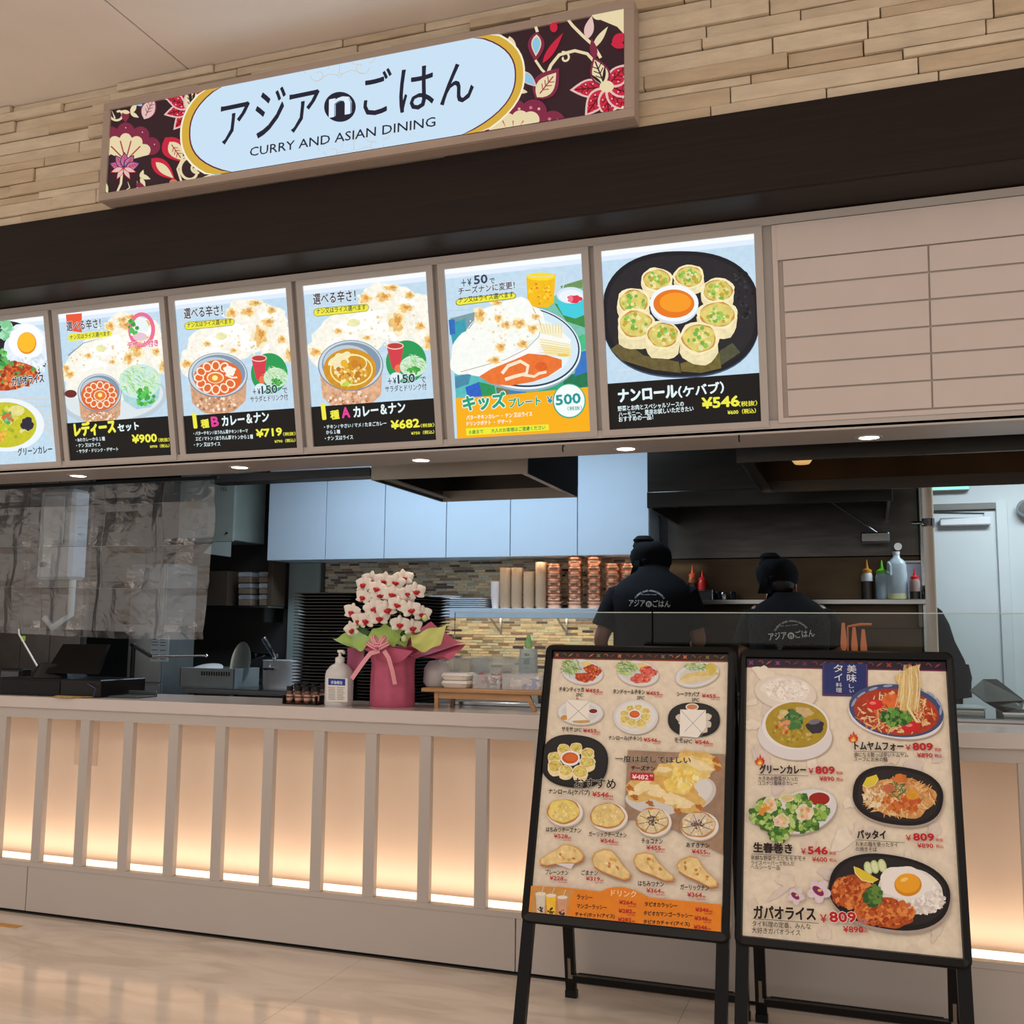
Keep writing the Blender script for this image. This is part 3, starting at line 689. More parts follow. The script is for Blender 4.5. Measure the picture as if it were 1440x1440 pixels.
# --- panels 3 and 4
def price(P, kind, body, pr, sub, sh=0, extra=()):
    P.text('1', 162, 1158, 196, 1154, 114, YL, .05); P.text('種', 218, 1155, 276, 1148, 62, YL, .03); P.text(kind, 288, 1146, 346, 1140, 74, (226, 66, 150), .05); P.text('カレー＆ナン', 364, 1142, 694, 1108, 74, WT, .035)
    P.text(pr, 598, 1222, 786, 1206, 62, YL, .045); P.text('（税抜）', 790, 1208, 876, 1202, 26, YL, .012); P.text(sub, 730, 1258, 876, 1248, 25, YL, .015)
t, P = menu_panel(2, 'lit menu panel with flower-patterned orange curry, magenta letter B and ¥719')
bg(P); P.crop(240, 370, 4.965, 0); big_naan(P); set_offer(P)
bowl(P, 332, 782, 208, 156); P.ell(332, 800, 168, 124, (232, 106, 44), tex=.2, n=40)
petals(P, 318, 800, 118, 84, 36, 12, (11, 0)); P.ell(315, 800, 60, 40, (255, 240, 220)); P.ell(315, 802, 52, 34, (232, 130, 46)); P.ell(312, 802, 20, 18, (255, 240, 150)); P.ell(415, 752, 42, 34, (252, 244, 232), 30, jit=.1); P.line([(385, 780), (430, 800), (468, 798)], 12, (252, 240, 226))
band(P); P.flush('artwork', M_BACK, t)
head_text(P); offer_text(P); price(P, 'B', 0, '¥719', '¥790（税込）')
P.text('・バターチキン / ほうれん草チキン / キーマ', 165, 1204, 544, 1184, 28, WT, .015); P.text('エビ / マトン / ほうれん草マトンから１種', 180, 1242, 580, 1226, 30, WT, .015); P.text('・ナン 又はライス', 168, 1284, 352, 1276, 28, WT, .015)
P.flush('lettering', M_BACK, t)
t, P = menu_panel(3, 'lit menu panel with yellow curry in a copper bowl, magenta letter A and ¥682')
DX3 = PX0[3]-PX0[2]
def on3(P): P.crop(240, 370, 4.965, 0); P.O = Vector((PX0[2], *tilt(0, .0012))); 
def on4(P): P.O = Vector((PX0[3], *tilt(0, .0012)))
class PS(Print):
    def raw(s, *a, **k):
        o = s.O; s.O = Vector((PX0[3], o.y, o.z)); Print.raw(s, *a, **k); s.O = o
y, z = tilt(0, .0012); P = PS((PX0[2], y, z), TU, TV); P.clip = (0, PWD, 0, PHT)
bg(P); P.crop(240, 370, 4.965, 0); big_naan(P); set_offer(P)
P.O = Vector((PX0[3], y, z)); P.crop(420, 370, 4.966)
bowl(P, 365, 715, 228, 178, cu=(226, 176, 140)); P.ell(360, 742, 184, 146, (214, 150, 34), tex=.35, n=40); P.ell(290, 680, 80, 50, (246, 236, 190), -30, jit=.1, tex=.3); P.ring(370, 745, 150, 112, 10, (250, 232, 160)); P.ring(390, 700, 90, 60, 7, (252, 240, 190)); P.scatter(370, 770, 110, 60, 50, 15, [(226, 166, 60), (190, 120, 40), (240, 196, 90), (250, 230, 170)]); P.ell(395, 705, 26, 30, (206, 130, 40)); P.ell(320, 700, 24, 26, (240, 180, 40)); P.scatter(330, 840, 40, 18, 14, 12, [(190, 216, 80), (240, 240, 170)])
band(P); P.flush('artwork', M_BACK, t)
P.O = Vector((PX0[2], y, z)); P.crop(240, 370, 4.965, 0); head_text(P); offer_text(P); price(P, 'A', 0, '¥682', '¥750（税込）')
P.O = Vector((PX0[3], y, z)); P.crop(420, 370, 4.966)
P.text('・チキン / やさい / マメ / たまごカレー', 182, 1160, 618, 1132, 30, WT, .015); P.text('から１種', 196, 1196, 294, 1190, 28, WT, .015); P.text('・ナン 又はライス', 188, 1240, 384, 1230, 30, WT, .015)
P.flush('lettering', M_BACK, t)
# --- panel 5
t, P = menu_panel(4, 'lit menu panel with orange lower half, kids plate and a jug of orange juice')
bg(P); P.crop(620, 340, 4.645)
for (q, c) in (([(60, 500), (200, 465), (330, 420), (330, 640), (90, 700)], (126, 160, 170)), ([(55, 540), (160, 500), (170, 620), (80, 690)], (56, 160, 180)), ([(50, 510), (90, 505), (95, 600), (60, 610)], (50, 110, 190)),
               ([(620, 420), (930, 250), (985, 960), (600, 1010)], (120, 196, 176)), ([(780, 290), (925, 245), (925, 300), (800, 330)], (110, 150, 90)), ([(740, 400), (940, 480), (940, 560), (820, 520)], (60, 140, 70)), ([(890, 620), (950, 600), (950, 700), (900, 720)], (70, 190, 130)), ([(800, 880), (960, 840), (970, 950), (780, 960)], (30, 120, 80)),
               ([(900, 720), (965, 710), (965, 850), (870, 880)], (50, 120, 200)), ([(640, 930), (800, 880), (800, 960), (620, 1000)], (40, 170, 120)), ([(88, 860), (250, 880), (640, 950), (620, 1020), (100, 1050)], (90, 190, 190)), ([(92, 880), (200, 860), (180, 930), (95, 960)], (70, 140, 170)),
               ([(160, 950), (250, 915), (270, 1010), (180, 1040)], (40, 100, 200)), ([(250, 915), (350, 940), (360, 1010), (270, 1010)], (40, 150, 90)), ([(360, 950), (450, 960), (440, 1010), (370, 1010)], (120, 120, 80)), ([(450, 960), (560, 960), (550, 1010), (440, 1010)], (50, 130, 190)), ([(560, 960), (640, 945), (640, 1010), (550, 1010)], (120, 180, 60))):
    P.poly(q, c, .3)
P.ell(530, 695, 388, 282, (150, 172, 190), 6, n=60); P.ell(530, 690, 386, 272, (240, 248, 252), 6, n=60); P.ell(530, 686, 378, 262, (34, 56, 80), 6, n=60); P.ell(530, 684, 368, 252, (214, 234, 246), 6, n=60); P.ell(520, 690, 330, 215, (232, 244, 250), 6, n=50)
P.poly([(160, 860), (300, 780), (560, 690), (660, 600), (760, 560), (850, 640), (830, 740), (640, 720), (420, 790), (250, 880)], (250, 250, 246), .1)
P.poly([(250, 880), (330, 830), (480, 770), (570, 730), (690, 740), (790, 770), (790, 820), (700, 880), (600, 915), (450, 940), (330, 930)], (238, 118, 50), .3)
P.line([(400, 860), (440, 810), (520, 780), (570, 810), (560, 860), (480, 880), (420, 900)], 22, (252, 232, 204)); P.line([(540, 870), (610, 880), (640, 860), (690, 850)], 18, (252, 230, 200)); P.ell(655, 815, 40, 30, (226, 96, 40), tex=.4)
for (x, y, rx, ry, a) in ((400, 560, 230, 150, -15), (220, 700, 160, 130, -38), (500, 500, 160, 130, 10), (300, 720, 220, 100, -22), (590, 540, 80, 110, 30), (130, 790, 70, 80, 0)): P.ell(x, y, rx, ry, (250, 252, 246), a, tex=.15, jit=.04)
P.line([(130, 850), (420, 770), (560, 700), (640, 620), (655, 540), (600, 430)], 4, (160, 150, 150)); P.scatter(380, 560, 220, 130, 60, 8, CR1+[(240, 220, 170)])
naan_spots(P, ((255, 480, 30, 40), (375, 500, 22, 22), (365, 400, 30, 14), (425, 545, 26, 22), (510, 535, 40, 26), (600, 570, 30, 24), (620, 490, 24, 16), (535, 670, 30, 24), (390, 690, 28, 26), (350, 775, 36, 20)))
for i in range(8): P.line([(640+i*22, 530+i*3), (660+i*18, 600+i*4)], 17, (246, 238, 200)); P.line([(650+i*20, 535), (668+i*17, 600)], 3, (230, 200, 120))
for i in range(6): P.line([(640+i*8, 640+i*18), (850, 680+i*14)], 15, random.choice([(250, 246, 214), (244, 232, 176)])); P.line([(650, 636+i*17), (845, 672+i*13)], 3, (226, 196, 110))
P.ell(800, 740, 40, 10, (232, 206, 90), 0)
P.poly([(560, 220), (752, 210), (738, 400), (700, 430), (600, 425), (566, 370)], (246, 190, 20), .2); P.ell(655, 228, 94, 26, (250, 220, 40)); P.ring(655, 200, 106, 34, 4, (200, 220, 236)); P.ring(770, 270, 40, 78, 7, (206, 224, 238), 12, -100, 110); P.scatter(650, 340, 76, 70, 30, 7, [(230, 130, 30), (255, 214, 60)])
P.poly([(762, 345), (930, 340), (935, 480), (880, 502), (800, 480), (766, 420)], (66, 206, 222)); P.ell(850, 350, 92, 54, (214, 234, 244)); P.ell(850, 356, 78, 42, (238, 244, 250)); P.ell(875, 375, 48, 26, (226, 50, 80), tex=.3, jit=.08); P.ell(850, 372, 16, 22, (240, 120, 140))
P.poly([(98, 1022), (400, 1002), (968, 948), (990, 1250), (110, 1300)], (250, 176, 14)); P.poly([(108, 1288), (985, 1236), (990, 1256), (105, 1304)], (255, 214, 60))
P.ell(840, 1040, 108, 114, (60, 170, 130), n=40); P.ell(840, 1038, 100, 106, (244, 252, 250), n=40)
P.poly([(166, 1218), (705, 1192), (708, 1230), (168, 1266)], (236, 236, 50))
P.flush('artwork', M_BACK, t)
P.text('＋￥', 138, 294, 204, 286, 48, (70, 72, 92), .025); P.text('50', 218, 282, 310, 272, 62, (60, 62, 84), .035); P.text('で', 322, 276, 356, 272, 36, (70, 72, 92), .02); P.text('チーズナンに変更！', 118, 350, 486, 308, 50, (66, 68, 88), .018, (246, 250, 252), .03)
P.poly([(120, 370), (470, 332), (490, 342), (494, 355), (484, 372), (120, 418), (102, 410), (99, 390)], (90, 90, 40)); P.poly([(120, 374), (470, 336), (486, 344), (490, 355), (480, 369), (120, 414), (106, 406), (103, 391)], (240, 234, 60)); P.text('ナン又はライス選べます', 120, 402, 478, 362, 38, (70, 66, 50), .01)
GR = (26, 160, 120)
P.text('キッズ', 148, 1112, 432, 1086, 110, GR, .04, (240, 250, 244), .06); P.text('プレート', 448, 1084, 656, 1068, 62, GR, .03, (240, 250, 244), .05)
P.text('￥', 695, 1060, 738, 1056, 50, (30, 140, 160), .04, (240, 250, 244), .05); P.text('500', 752, 1072, 920, 1056, 72, (24, 150, 150), .04); P.text('（税抜）', 830, 1105, 924, 1098, 28, (40, 150, 140), .01)
P.text('バターチキンカレー ・ ナン 又はライス', 170, 1166, 600, 1140, 32, (255, 250, 240), .018); P.text('ドリンクポテト ・ デザート', 172, 1204, 466, 1186, 30, (255, 250, 240), .018); P.text('８歳まで　　大人のお客様はご遠慮ください', 188, 1258, 686, 1226, 28, (30, 130, 70), .014)
P.flush('lettering', M_BACK, t)
# --- panel 6
def naan_roll_ring(P, k, ox, oy, dark=True):
    "eight wraps around a dip bowl; (x, y) in the crop of the sixth panel scaled by k about (ox, oy)"
    def q(x, y): return ox+(x-545)*k, oy+(y-620)*k
    for (x, y, rx, ry) in ((422, 420, 100, 76), (625, 400, 98, 76), (808, 490, 108, 82), (275, 560, 106, 88), (805, 640, 130, 92), (290, 700, 120, 100), (460, 770, 112, 92), (690, 790, 126, 104)):
        X, Y = q(x, y+ (26 if y > 600 else 10)); 
        P.ell(X, Y+26*k, rx*k*.97, ry*k*1.12, (240, 226, 178), tex=.4, jit=.03, n=20, sup=2.5); X, Y = q(x, y)
        P.ell(X, Y, rx*k, ry*k, (250, 236, 190), tex=.2, jit=.03, n=22); P.ell(X, Y, rx*k*.86, ry*k*.85, (206, 150, 70), tex=.4, jit=.03, n=20); P.ell(X, Y, rx*k*.8, ry*k*.79, (224, 206, 112), tex=.5, jit=.04, n=20)
        P.scatter(X, Y, rx*k*.66, ry*k*.64, 26 if k > .5 else 9, 13*k, [(150, 200, 84), (232, 230, 170), (190, 170, 60), (120, 180, 70), (240, 226, 150)])
    X, Y = q(532, 590); P.ell(X, Y, 152*k, 112*k, (214, 226, 236), n=30); X, Y = q(532, 570); P.ell(X, Y, 154*k, 116*k, (244, 248, 252), n=30); X, Y = q(530, 572); P.ell(X, Y, 130*k, 90*k, (232, 120, 26) if dark else (206, 92, 36), n=30); P.ell(X+10*k, Y-8*k, 100*k, 62*k, (248, 156, 34) if dark else (222, 110, 44), n=24)
t, P = menu_panel(5, 'lit menu panel with naan roll slices round an orange dip on a black plate, rightmost')
bg(P); P.crop(830, 300, 4.5)
P.ell(575, 645, 500, 396, (60, 80, 110), 0, n=64, sup=2.4); P.ell(575, 635, 500, 396, (22, 22, 30), 0, n=64, sup=2.4); P.ell(575, 630, 470, 365, (36, 34, 40), 0, tex=.4, n=64, sup=2.4)
P.poly([(130, 860), (210, 800), (340, 900), (560, 940), (575, 1010), (400, 990), (200, 930)], (104, 92, 52), .7); P.poly([(570, 950), (820, 880), (830, 980), (700, 1010), (575, 1000)], (112, 100, 50), .7); P.poly([(820, 870), (900, 820), (950, 880), (830, 960)], (84, 84, 60), .6); P.scatter(950, 520, 90, 160, 70, 8, [(12, 12, 16), (56, 56, 62)])
naan_roll_ring(P, 1.0, 545, 620)
band(P, .166); P.flush('artwork', M_BACK, t)
P.text('ナンロール', 180, 1200, 555, 1168, 86, WT, .045); P.text('（ケバブ）', 560, 1170, 850, 1138, 76, WT, .03)
P.text('野菜とお肉とスペシャルソースの', 176, 1254, 594, 1222, 34, WT, .015); P.text('ハーモニー、是非お試しいただきたい', 182, 1290, 655, 1252, 34, WT, .015); P.text('おすすめの一品！', 182, 1322, 400, 1304, 34, WT, .015)
P.text('¥546', 702, 1240, 948, 1222, 74, YL, .045); P.text('（税抜）', 940, 1225, 1058, 1216, 34, YL, .012); P.text('¥600（税込）', 870, 1276, 1050, 1264, 32, YL, .018)
P.flush('lettering', M_BACK, t)

# ================================================================ COUNTER
ct = thing('service_counter', 'long white service counter with warm-lit niches between its uprights', 'counter', (-1.5, 0, 0))
MB().box(-6.5, 1.9, -.012, .40, .852, .900, .003).build('countertop', SLAB, ct)
MB().box(-6.5, 1.9, .0, .36, .843, .852).build('shadow_rail', COUNTERM, ct)
MB().box(-6.5, 1.9, .0, .028, .8095, .843).build('top_rail', COUNTERM, ct)
MB().box(-6.5, 1.9, .0, .028, .192, .2125).build('bottom_rail', COUNTERM, ct)
pitch = .22345
for i in range(-9, 20):
    x = -3.5632+i*pitch
    MB().box(x-.046, x, 0, .028, .2125, .8095, .001).build('upright', COUNTERM, ct)
MB().box(-6.5, 1.9, .150, .16, .20, .843).build('niche_back', mat('niche_paint', (246, 222, 200), .5, noise=.015), ct)
MB().box(-6.5, 1.9, .028, .150, .19, .2075).build('niche_ledge', COUNTERM, ct)
MB().box(-6.5, 1.9, .05, .125, .2075, .2135, .001).build('light_strip', mat('warm_strip', (255, 232, 202), .5, emis=1.5, noise=0), ct)
for x0, x1 in ((-6.5, -5.6), (-5.595, -3.4), (-3.396, -1.218), (-1.214, .98), (.984, 1.9)):
    MB().box(x0, x1, .002, .028, .012, .1915, .0008).build('kick_panel', COUNTERM, ct)
MB().box(-6.5, 1.9, .02, .05, 0, .012).build('base_shadow_gap', BLACK, ct)
MB().box(-6.5, 1.9, .16, .36, .03, .843).build('carcass', WALLD, ct)
x = -3.5632+pitch
MB().box(x+.02, x+.145, .1465, .150, .60, .80, .001).build('access_hatch', mat('hatch_paint', (226, 200, 178), .5), ct)
p = at(25, 1302, 0); p = CAM+ray(14, 1302)*(-CAM.z/ray(14, 1302).z)
tag(MB().box(p.x-.09, p.x+.05, p.y-.02, p.y+.02, 0, .0006).build('floor_tape', mat('orange_tape', (208, 152, 70), .5)), 'short strip of orange tape on the marble floor at the left edge', 'tape')

# ================================================================ KITCHEN
# mosaic splashback: short strips in running bond, real joints
TX0, TX1 = -3.74, -1.24
sb = thing('mosaic_splashback', 'narrow beige and brown mosaic tile splashback under the blue cabinets', 'splashback', (-2.5, 3.045, .9))
MB().box(TX0, TX1, 3.040, 3.049, .86, 1.70).build('grout', mat('grout', (204, 196, 178), .9), sb)
MB().box(TX0-.02, TX0, 3.02, 3.05, .86, 1.70).build('end_trim', mat('dark_trim', (52, 46, 42), .4), sb)
TC = [((196, 178, 146), 30), ((160, 146, 120), 22), ((126, 104, 84), 16), ((58, 44, 40), 14), ((172, 172, 152), 18)]
tb = [MB() for _ in TC]; wts = [w_ for _, w_ in TC]
z = .865; r = 0
while z < 1.69:
    x = TX0 - random.random()*.06
    while x < TX1-.005:
        L_ = .078; x0 = max(x, TX0); x1 = min(x+L_-.003, TX1)
        if x1-x0 > .006:
            i = random.choices(range(5), wts)[0]; b = tb[i]; d = 3.0345+random.random()*.002
            b.add([(x0, d, z), (x1, d, z), (x1, d, z+.0155), (x0, d, z+.0155), (x0, 3.04, z), (x1, 3.04, z), (x1, 3.04, z+.0155), (x0, 3.04, z+.0155)],
                  [(0, 1, 2, 3), (0, 4, 5, 1), (3, 2, 6, 7), (0, 3, 7, 4), (1, 5, 6, 2)])
        x += L_
    z += .0185
for b, (c, _) in zip(tb, TC): b.build('mosaic_tiles', mat('mosaic_%d' % c[0], c, .22, noise=.12, scale=25), sb, kind='stuff')

# wall cupboards, one thing per door
xs = [-4.021, -3.557, -3.105, -2.650, -2.199, -1.746, -1.285]
nm = ['leftmost, beside the grey-green board', 'second from the left', 'third from the left', 'fourth from the left, behind the ceiling hood', 'fifth from the left', 'rightmost, next to the dark steel hood']
for i in range(6):
    t = thing('wall_cupboard', 'pale blue handleless wall cupboard, '+nm[i], 'cupboard', (xs[i], 2.7, 1.685), 'pale blue wall cupboards')
    MB().box(xs[i]+.001, xs[i+1]-.001, 2.72, 3.033, 1.685, 2.60, .002).build('body', CABINET, t)
    MB().box(xs[i]+.003, xs[i+1]-.003, 2.70, 2.719, 1.683, 2.60, .0015).build('door', CABINET, t)
# grey-green board left of the mosaic
t = thing('partition_board', 'plain grey-green partition board left of the mosaic tiles', 'partition', (-3.9, 3.04, .8))
MB().box(-4.02, -3.765, 3.0, 3.045, .80, 1.683, .002).build('board', GREYGR, t)
MB().box(-3.93, -3.77, 2.992, 3.0, 1.30, 1.345, .003).build('trunking', mat('pale_trunking', (196, 206, 214), .4), t)
# shelf with brackets
sh = thing('wall_shelf', 'pale wall shelf on brackets across the mosaic tiles', 'shelf', (-2.2, 3.03, 1.30))
MB().box(-3.0, -1.30, 2.70, 3.030, 1.325, 1.345, .002).build('shelf_board', mat('shelf_laminate', (196, 198, 202), .3), sh)
MB().box(-3.0, -1.30, 2.695, 2.70, 1.285, 1.348, .002).build('front_edge', mat('shelf_edge', (176, 190, 202), .35), sh)
for px in (695, 789):
    p = at(px, 880, 2.9)
    MB().bar((p.x, 3.03, 1.18), (p.x, 3.03, 1.325), .012, .01).bar((p.x, 2.75, 1.32), (p.x, 3.03, 1.19), .01, .01).build('bracket', STEEL, sh)
MB().box(-2.9, -1.45, 2.80, 2.83, 1.312, 1.324).build('lamp_strip', mat('warm_tube', (255, 222, 170), .4, emis=2.5, noise=0), sh)
# lower worktop and units under the mosaic
wt_ = thing('rear_worktop', 'stainless worktop with cupboards under the mosaic tiles', 'worktop', (-2.3, 2.7, .86))
MB().box(-4.0, -1.26, 2.40, 3.030, .835, .865, .003).build('top', STEEL, wt_)
for i in range(5): MB().box(-3.98+i*.543, -3.44+i*.543, 2.42, 3.03, .02, .834, .003).build('base_unit', STEELD, wt_)

def S(px, py, y): return at(px, py, y)
# things on the shelf
PLATE = mat('white_china', (226, 226, 222), .25, noise=.02)
def plate_mesh(r=.11):
    b = MB(); b.lathe([(.0, .0), (r*.55, 0), (r, .010), (r, .013), (r*.55, .004), (0, .004)], (0, 0, 0), 24); return b
base = None
def stack(name, label, cat, group, x, y, z, n, dz, mk, m, smooth=True, kids=None):
    "n loose copies on top of each other, each a thing of its own"
    first = mk().build(name, m, None, smooth)
    out = []
    for i in range(n):
        o = first if i == 0 else first.copy()
        if i: C.objects.link(o)
        o.location = (x, y, z+i*dz); pos = 'bottom' if i == 0 else 'top' if i == n-1 else ordn(i)+' from the bottom'
        tag(o, label % pos, cat, group); out.append(o)
    return out
p = S(626, 850, 2.87)
stack('plate', 'white plate, %s of the plate stack on the shelf', 'plate', 'white plates on the shelf', p.x, 2.86, 1.346, 8, .0105, plate_mesh, PLATE)
def tray_m():
    b = MB(); b.lathe([(.0, 0), (.10, 0), (.135, .014), (.135, .017), (.10, .004), (0, .004)], (0, 0, 0), 24, sq=6); return b
p = S(660, 850, 2.85)
stack('dish', 'white square dish, %s of the pile beside the paper bowls', 'dish', 'square dishes on the shelf', p.x, 2.85, 1.346, 5, .013, tray_m, mat('dish_glaze', (206, 214, 220), .2))
PAPER = mat('kraft_paper_bowl', (196, 172, 146), .7, noise=.06); 
def pbowl(): 
    b = MB(); b.lathe([(.030, 0), (.038, .022), (.0405, .022), (.0405, .0245), (.036, .0245), (.028, .003), (0, .003)], (0, 0, 0), 18, cap=False); b.lathe([(0, 0), (.030, 0)], (0, 0, 0), 18, cap=False); return b
for k, (px, n, lab) in enumerate(((711, 29, 'first'), (727, 29, 'second'), (744, 26, 'third'), (761, 33, 'fourth'))):
    p = S(px, 850, 2.84)
    stack('paper_bowl', 'beige paper bowl, %s of the '+lab+' tall column from the left', 'bowl', 'paper bowl columns on the shelf', p.x, 2.84, 1.346, n, .0088, pbowl, PAPER)
p = S(697, 850, 2.84)
stack('paper_cup', 'white paper cup, %s of the short column left of the paper bowls', 'cup', 'white cups on the shelf', p.x, 2.84, 1.346, 12, .0095, lambda: MB().lathe([(0, 0), (.022, 0), (.032, .075), (.034, .078), (.031, .078), (.020, .004), (0, .004)], (0, 0, 0), 16), mat('white_paper_cup', (222, 212, 208), .6))
def copper():
    return MB().lathe([(0, 0), (.040, 0), (.047, .010), (.049, .026), (.043, .033), (.055, .046), (.058, .048), (.054, .049), (.040, .034), (.044, .022), (.036, .004), (0, .004)], (0, 0, 0), 28)
ci = 0
for k, (px, n, dzz) in enumerate(((780, 6, .049), (809, 7, .0475), (836, 7, .0475), (862, 6, .048), (884, 6, .048))):
    p = S(px, 850, 2.84)
    stack('copper_bowl', 'shiny copper curry bowl, %s of the '+ORD[k]+' copper stack from the left', 'bowl', 'copper bowls stacked on the shelf', p.x, 2.84, 1.346, n, dzz, copper, BRASSY)

# stainless hood over the middle
MIR = mat('beige_reflection_steel', (176, 166, 154), .35, .4, noise=.05)  # beige base colour carries the reflection of the bright soffit
DUCT = mat('hood_black_side', (44, 46, 48), .25, .6, noise=.1)
hc = thing('ceiling_hood', 'small stainless extraction hood hanging over the counter behind the orchid', 'extraction hood', (-1.7, .5, 1.862))
X0, X1, Y0, Y1, ZB = -2.085, -1.352, .50, 1.30, 1.862
def hood(t, X0, X1, Y0, Y1, ZB, h, rimm, inm, side, lip=.055):
    MB().box(X0, X1, Y0, Y0+.012, ZB, ZB+lip, .001).build('front_lip', rimm, t)
    MB().box(X0, X1, Y1-.012, Y1, ZB, ZB+lip, .001).build('rear_lip', rimm, t)
    MB().box(X0, X0+.012, Y0+.012, Y1-.012, ZB, ZB+h, .001).build('side_wall', side, t); MB().box(X1-.012, X1, Y0+.012, Y1-.012, ZB, ZB+h, .001).build('side_wall', side, t)
    MB().box(X0, X1, Y0+.0, Y0+.012, ZB+lip, ZB+h).build('front_wall', rimm, t); MB().box(X0, X1, Y1-.012, Y1, ZB+lip, ZB+h).build('rear_wall', inm, t)
    for a in (X0+.012, X1-.052): MB().box(a, a+.04, Y0+.012, Y1-.012, ZB+.012, ZB+.02).build('drip_rail', rimm, t)
    n = max(2, int((X1-X0)/.4)); w_ = (X1-X0-.1)/n
    for i in range(n):
        x = X0+.05+i*w_; b = MB()
        b.add([(x+.004, Y0+.05, ZB+.05), (x+w_-.004, Y0+.05, ZB+.05), (x+w_-.004, Y1-.06, ZB+.20), (x+.004, Y1-.06, ZB+.20), (x+.004, Y0+.05, ZB+.065), (x+w_-.004, Y0+.05, ZB+.065), (x+w_-.004, Y1-.06, ZB+.215), (x+.004, Y1-.06, ZB+.215)],
              [(0, 3, 2, 1), (4, 5, 6, 7), (0, 1, 5, 4), (1, 2, 6, 5), (2, 3, 7, 6), (3, 0, 4, 7)])
        f = b.build('filter_panel', inm, t)
        MB().tube([(x+w_/2-.05, Y0+.2, ZB+.075), (x+w_/2-.05, Y0+.2, ZB+.06), (x+w_/2+.05, Y0+.2, ZB+.06), (x+w_/2+.05, Y0+.2, ZB+.075)], .005, 6).build('handle', CHROME, f)
hood(hc, X0, X1, Y0, Y1, ZB, .70, MIR, STEELD, DUCT)
MB().box(-2.95, -2.10, .52, .62, 1.885, 1.925, .002).build('x', STEELD); rl = bpy.data.objects['x']; rl.name = 'ceiling_rail'; tag(rl, 'dark steel ceiling rail left of the middle hood, under the soffit', 'rail')
hr = thing('counter_hood', 'long dark extraction hood behind the soffit at the right, over the serving counter', 'extraction hood', (.4, .5, 1.86))
hood(hr, -.480, 1.95, .47, 1.39, 1.862, .70, STEELD, mat('brown_hood_steel', (84, 66, 48), .25, .9, noise=.3, scale=5), DUCT)  # hood lining and filters in mottled dark brown
for px, py in ((415/3.27+1000, 654),):
    p = at(px, py, .75)
    MB().lathe([(.0, 0), (.03, 0), (.045, .02), (.05, .04), (0, .04)], (p.x, .80, 1.90), 16).build('lamp', mat('dim_lamp', (255, 205, 130), .3, emis=.5, noise=0), hr, True)
# big canopy hood over the stoves at the rear
HD = mat('canopy_steel', (92, 91, 90), .25, 1, noise=.2, scale=3, stretch=(1, 1, 4), bump=.05, bscale=6)
bh = thing('canopy_hood', 'large dark stainless canopy hood above the stoves and the two cooks', 'extraction hood', (-.5, 2.1, 1.90))
MB().box(-1.17, .115, 2.10, 2.115, 1.90, 2.60, .001).build('front_wall', STEELD, bh)
MB().box(-1.17, .125, 2.085, 2.10, 1.895, 1.985, .003).build('front_lip', HD, bh)
MB().box(-1.17, -1.155, 2.115, 3.03, 1.895, 2.60).build('side_wall', STEELD, bh)
MB().box(.10, .115, 2.115, 3.03, 1.895, 2.60).build('side_wall', STEELD, bh)
for i in range(3):
    x = -1.14+i*.415; b = MB(); b.add([(x, 2.15, 1.97), (x+.405, 2.15, 1.97), (x+.405, 2.95, 2.25), (x, 2.95, 2.25), (x, 2.15, 1.99), (x+.405, 2.15, 1.99), (x+.405, 2.95, 2.27), (x, 2.95, 2.27)], [(0, 3, 2, 1), (4, 5, 6, 7), (0, 1, 5, 4), (1, 2, 6, 5), (2, 3, 7, 6), (3, 0, 4, 7)])
    b.build('filter_panel', mat('brown_hood_steel', (0, 0, 0)), bh)
p = at(1233, 756, 2.75)
MB().box(p.x-.09, p.x+.07, 2.72, 2.80, p.z-.03, p.z+.03, .008).build('nozzle_box', STEEL, bh)
MB().tube([(-.25, 2.6, 2.0), (-.05, 2.7, 1.86), (p.x, 2.76, p.z+.03)], .006, 6).build('pipe', STEEL, bh)
# stainless wall behind the stoves
sw = thing('steel_wall_panel', 'brushed dark steel wall lining behind the stoves', 'wall panel', (-.5, 3.04, .9))
for i, (a, b_) in enumerate(((-1.23, .284),)):
    MB().box(a, b_, 3.028, 3.049, .86, 1.672, .002).build('panel', mat('warm_dark_steel', (74, 64, 52), .3, 1, noise=.15, scale=3, stretch=(1, 1, 5)), sw)
    MB().box(a, b_, 3.015, 3.049, 1.675, 2.60, .002).build('panel', HD, sw)
MB().box(.285, .31, 2.85, 3.16, .0, 2.61, .002).build('end_cap', STEEL, sw)
# stove shelf
ss = thing('stove_shelf', 'long stainless shelf with sauces above the stove back', 'shelf', (-.3, 2.8, 1.37))
MB().box(-1.18, .30, 2.72, 3.01, 1.375, 1.405, .003).build('shelf_board', STEEL, ss)
for x in (-1.1, -.4, .27): MB().box(x-.01, x+.01, 2.80, 3.01, 1.25, 1.375).build('bracket', STEELD, ss)
# stove range
sr = thing('stove_range', 'long stainless stove range with control panel behind the cooks', 'stove', (-.4, 2.5, 0))
MB().box(-1.2, .28, 2.25, 2.98, .10, .84, .004).build('body', STEELD, sr)
MB().box(-1.2, .28, 2.90, 3.0, .84, 1.24, .003).build('splash_back', mat('warm_dark_steel', (0, 0, 0)), sr)
for x in (-1.15, .23):
    for y in (2.3, 2.93): MB().lathe([(.02, 0), (.02, .10)], (x, y, 0), 10).build('leg', STEELD, sr)
for i in range(4):
    MB().tube([(-1.0+i*.34+.1*math.cos(a*PI/6), 2.55+.1*math.sin(a*PI/6), .85) for a in range(13)], .008, 6).build('burner_ring', BLACK, sr)
    kx = -1.0+i*.34; MB().lathe([(.022, 0), (.018, .025), (0, .025)], (kx, 2.225, .77), 12, 'y').build('knob', BLACK, sr)

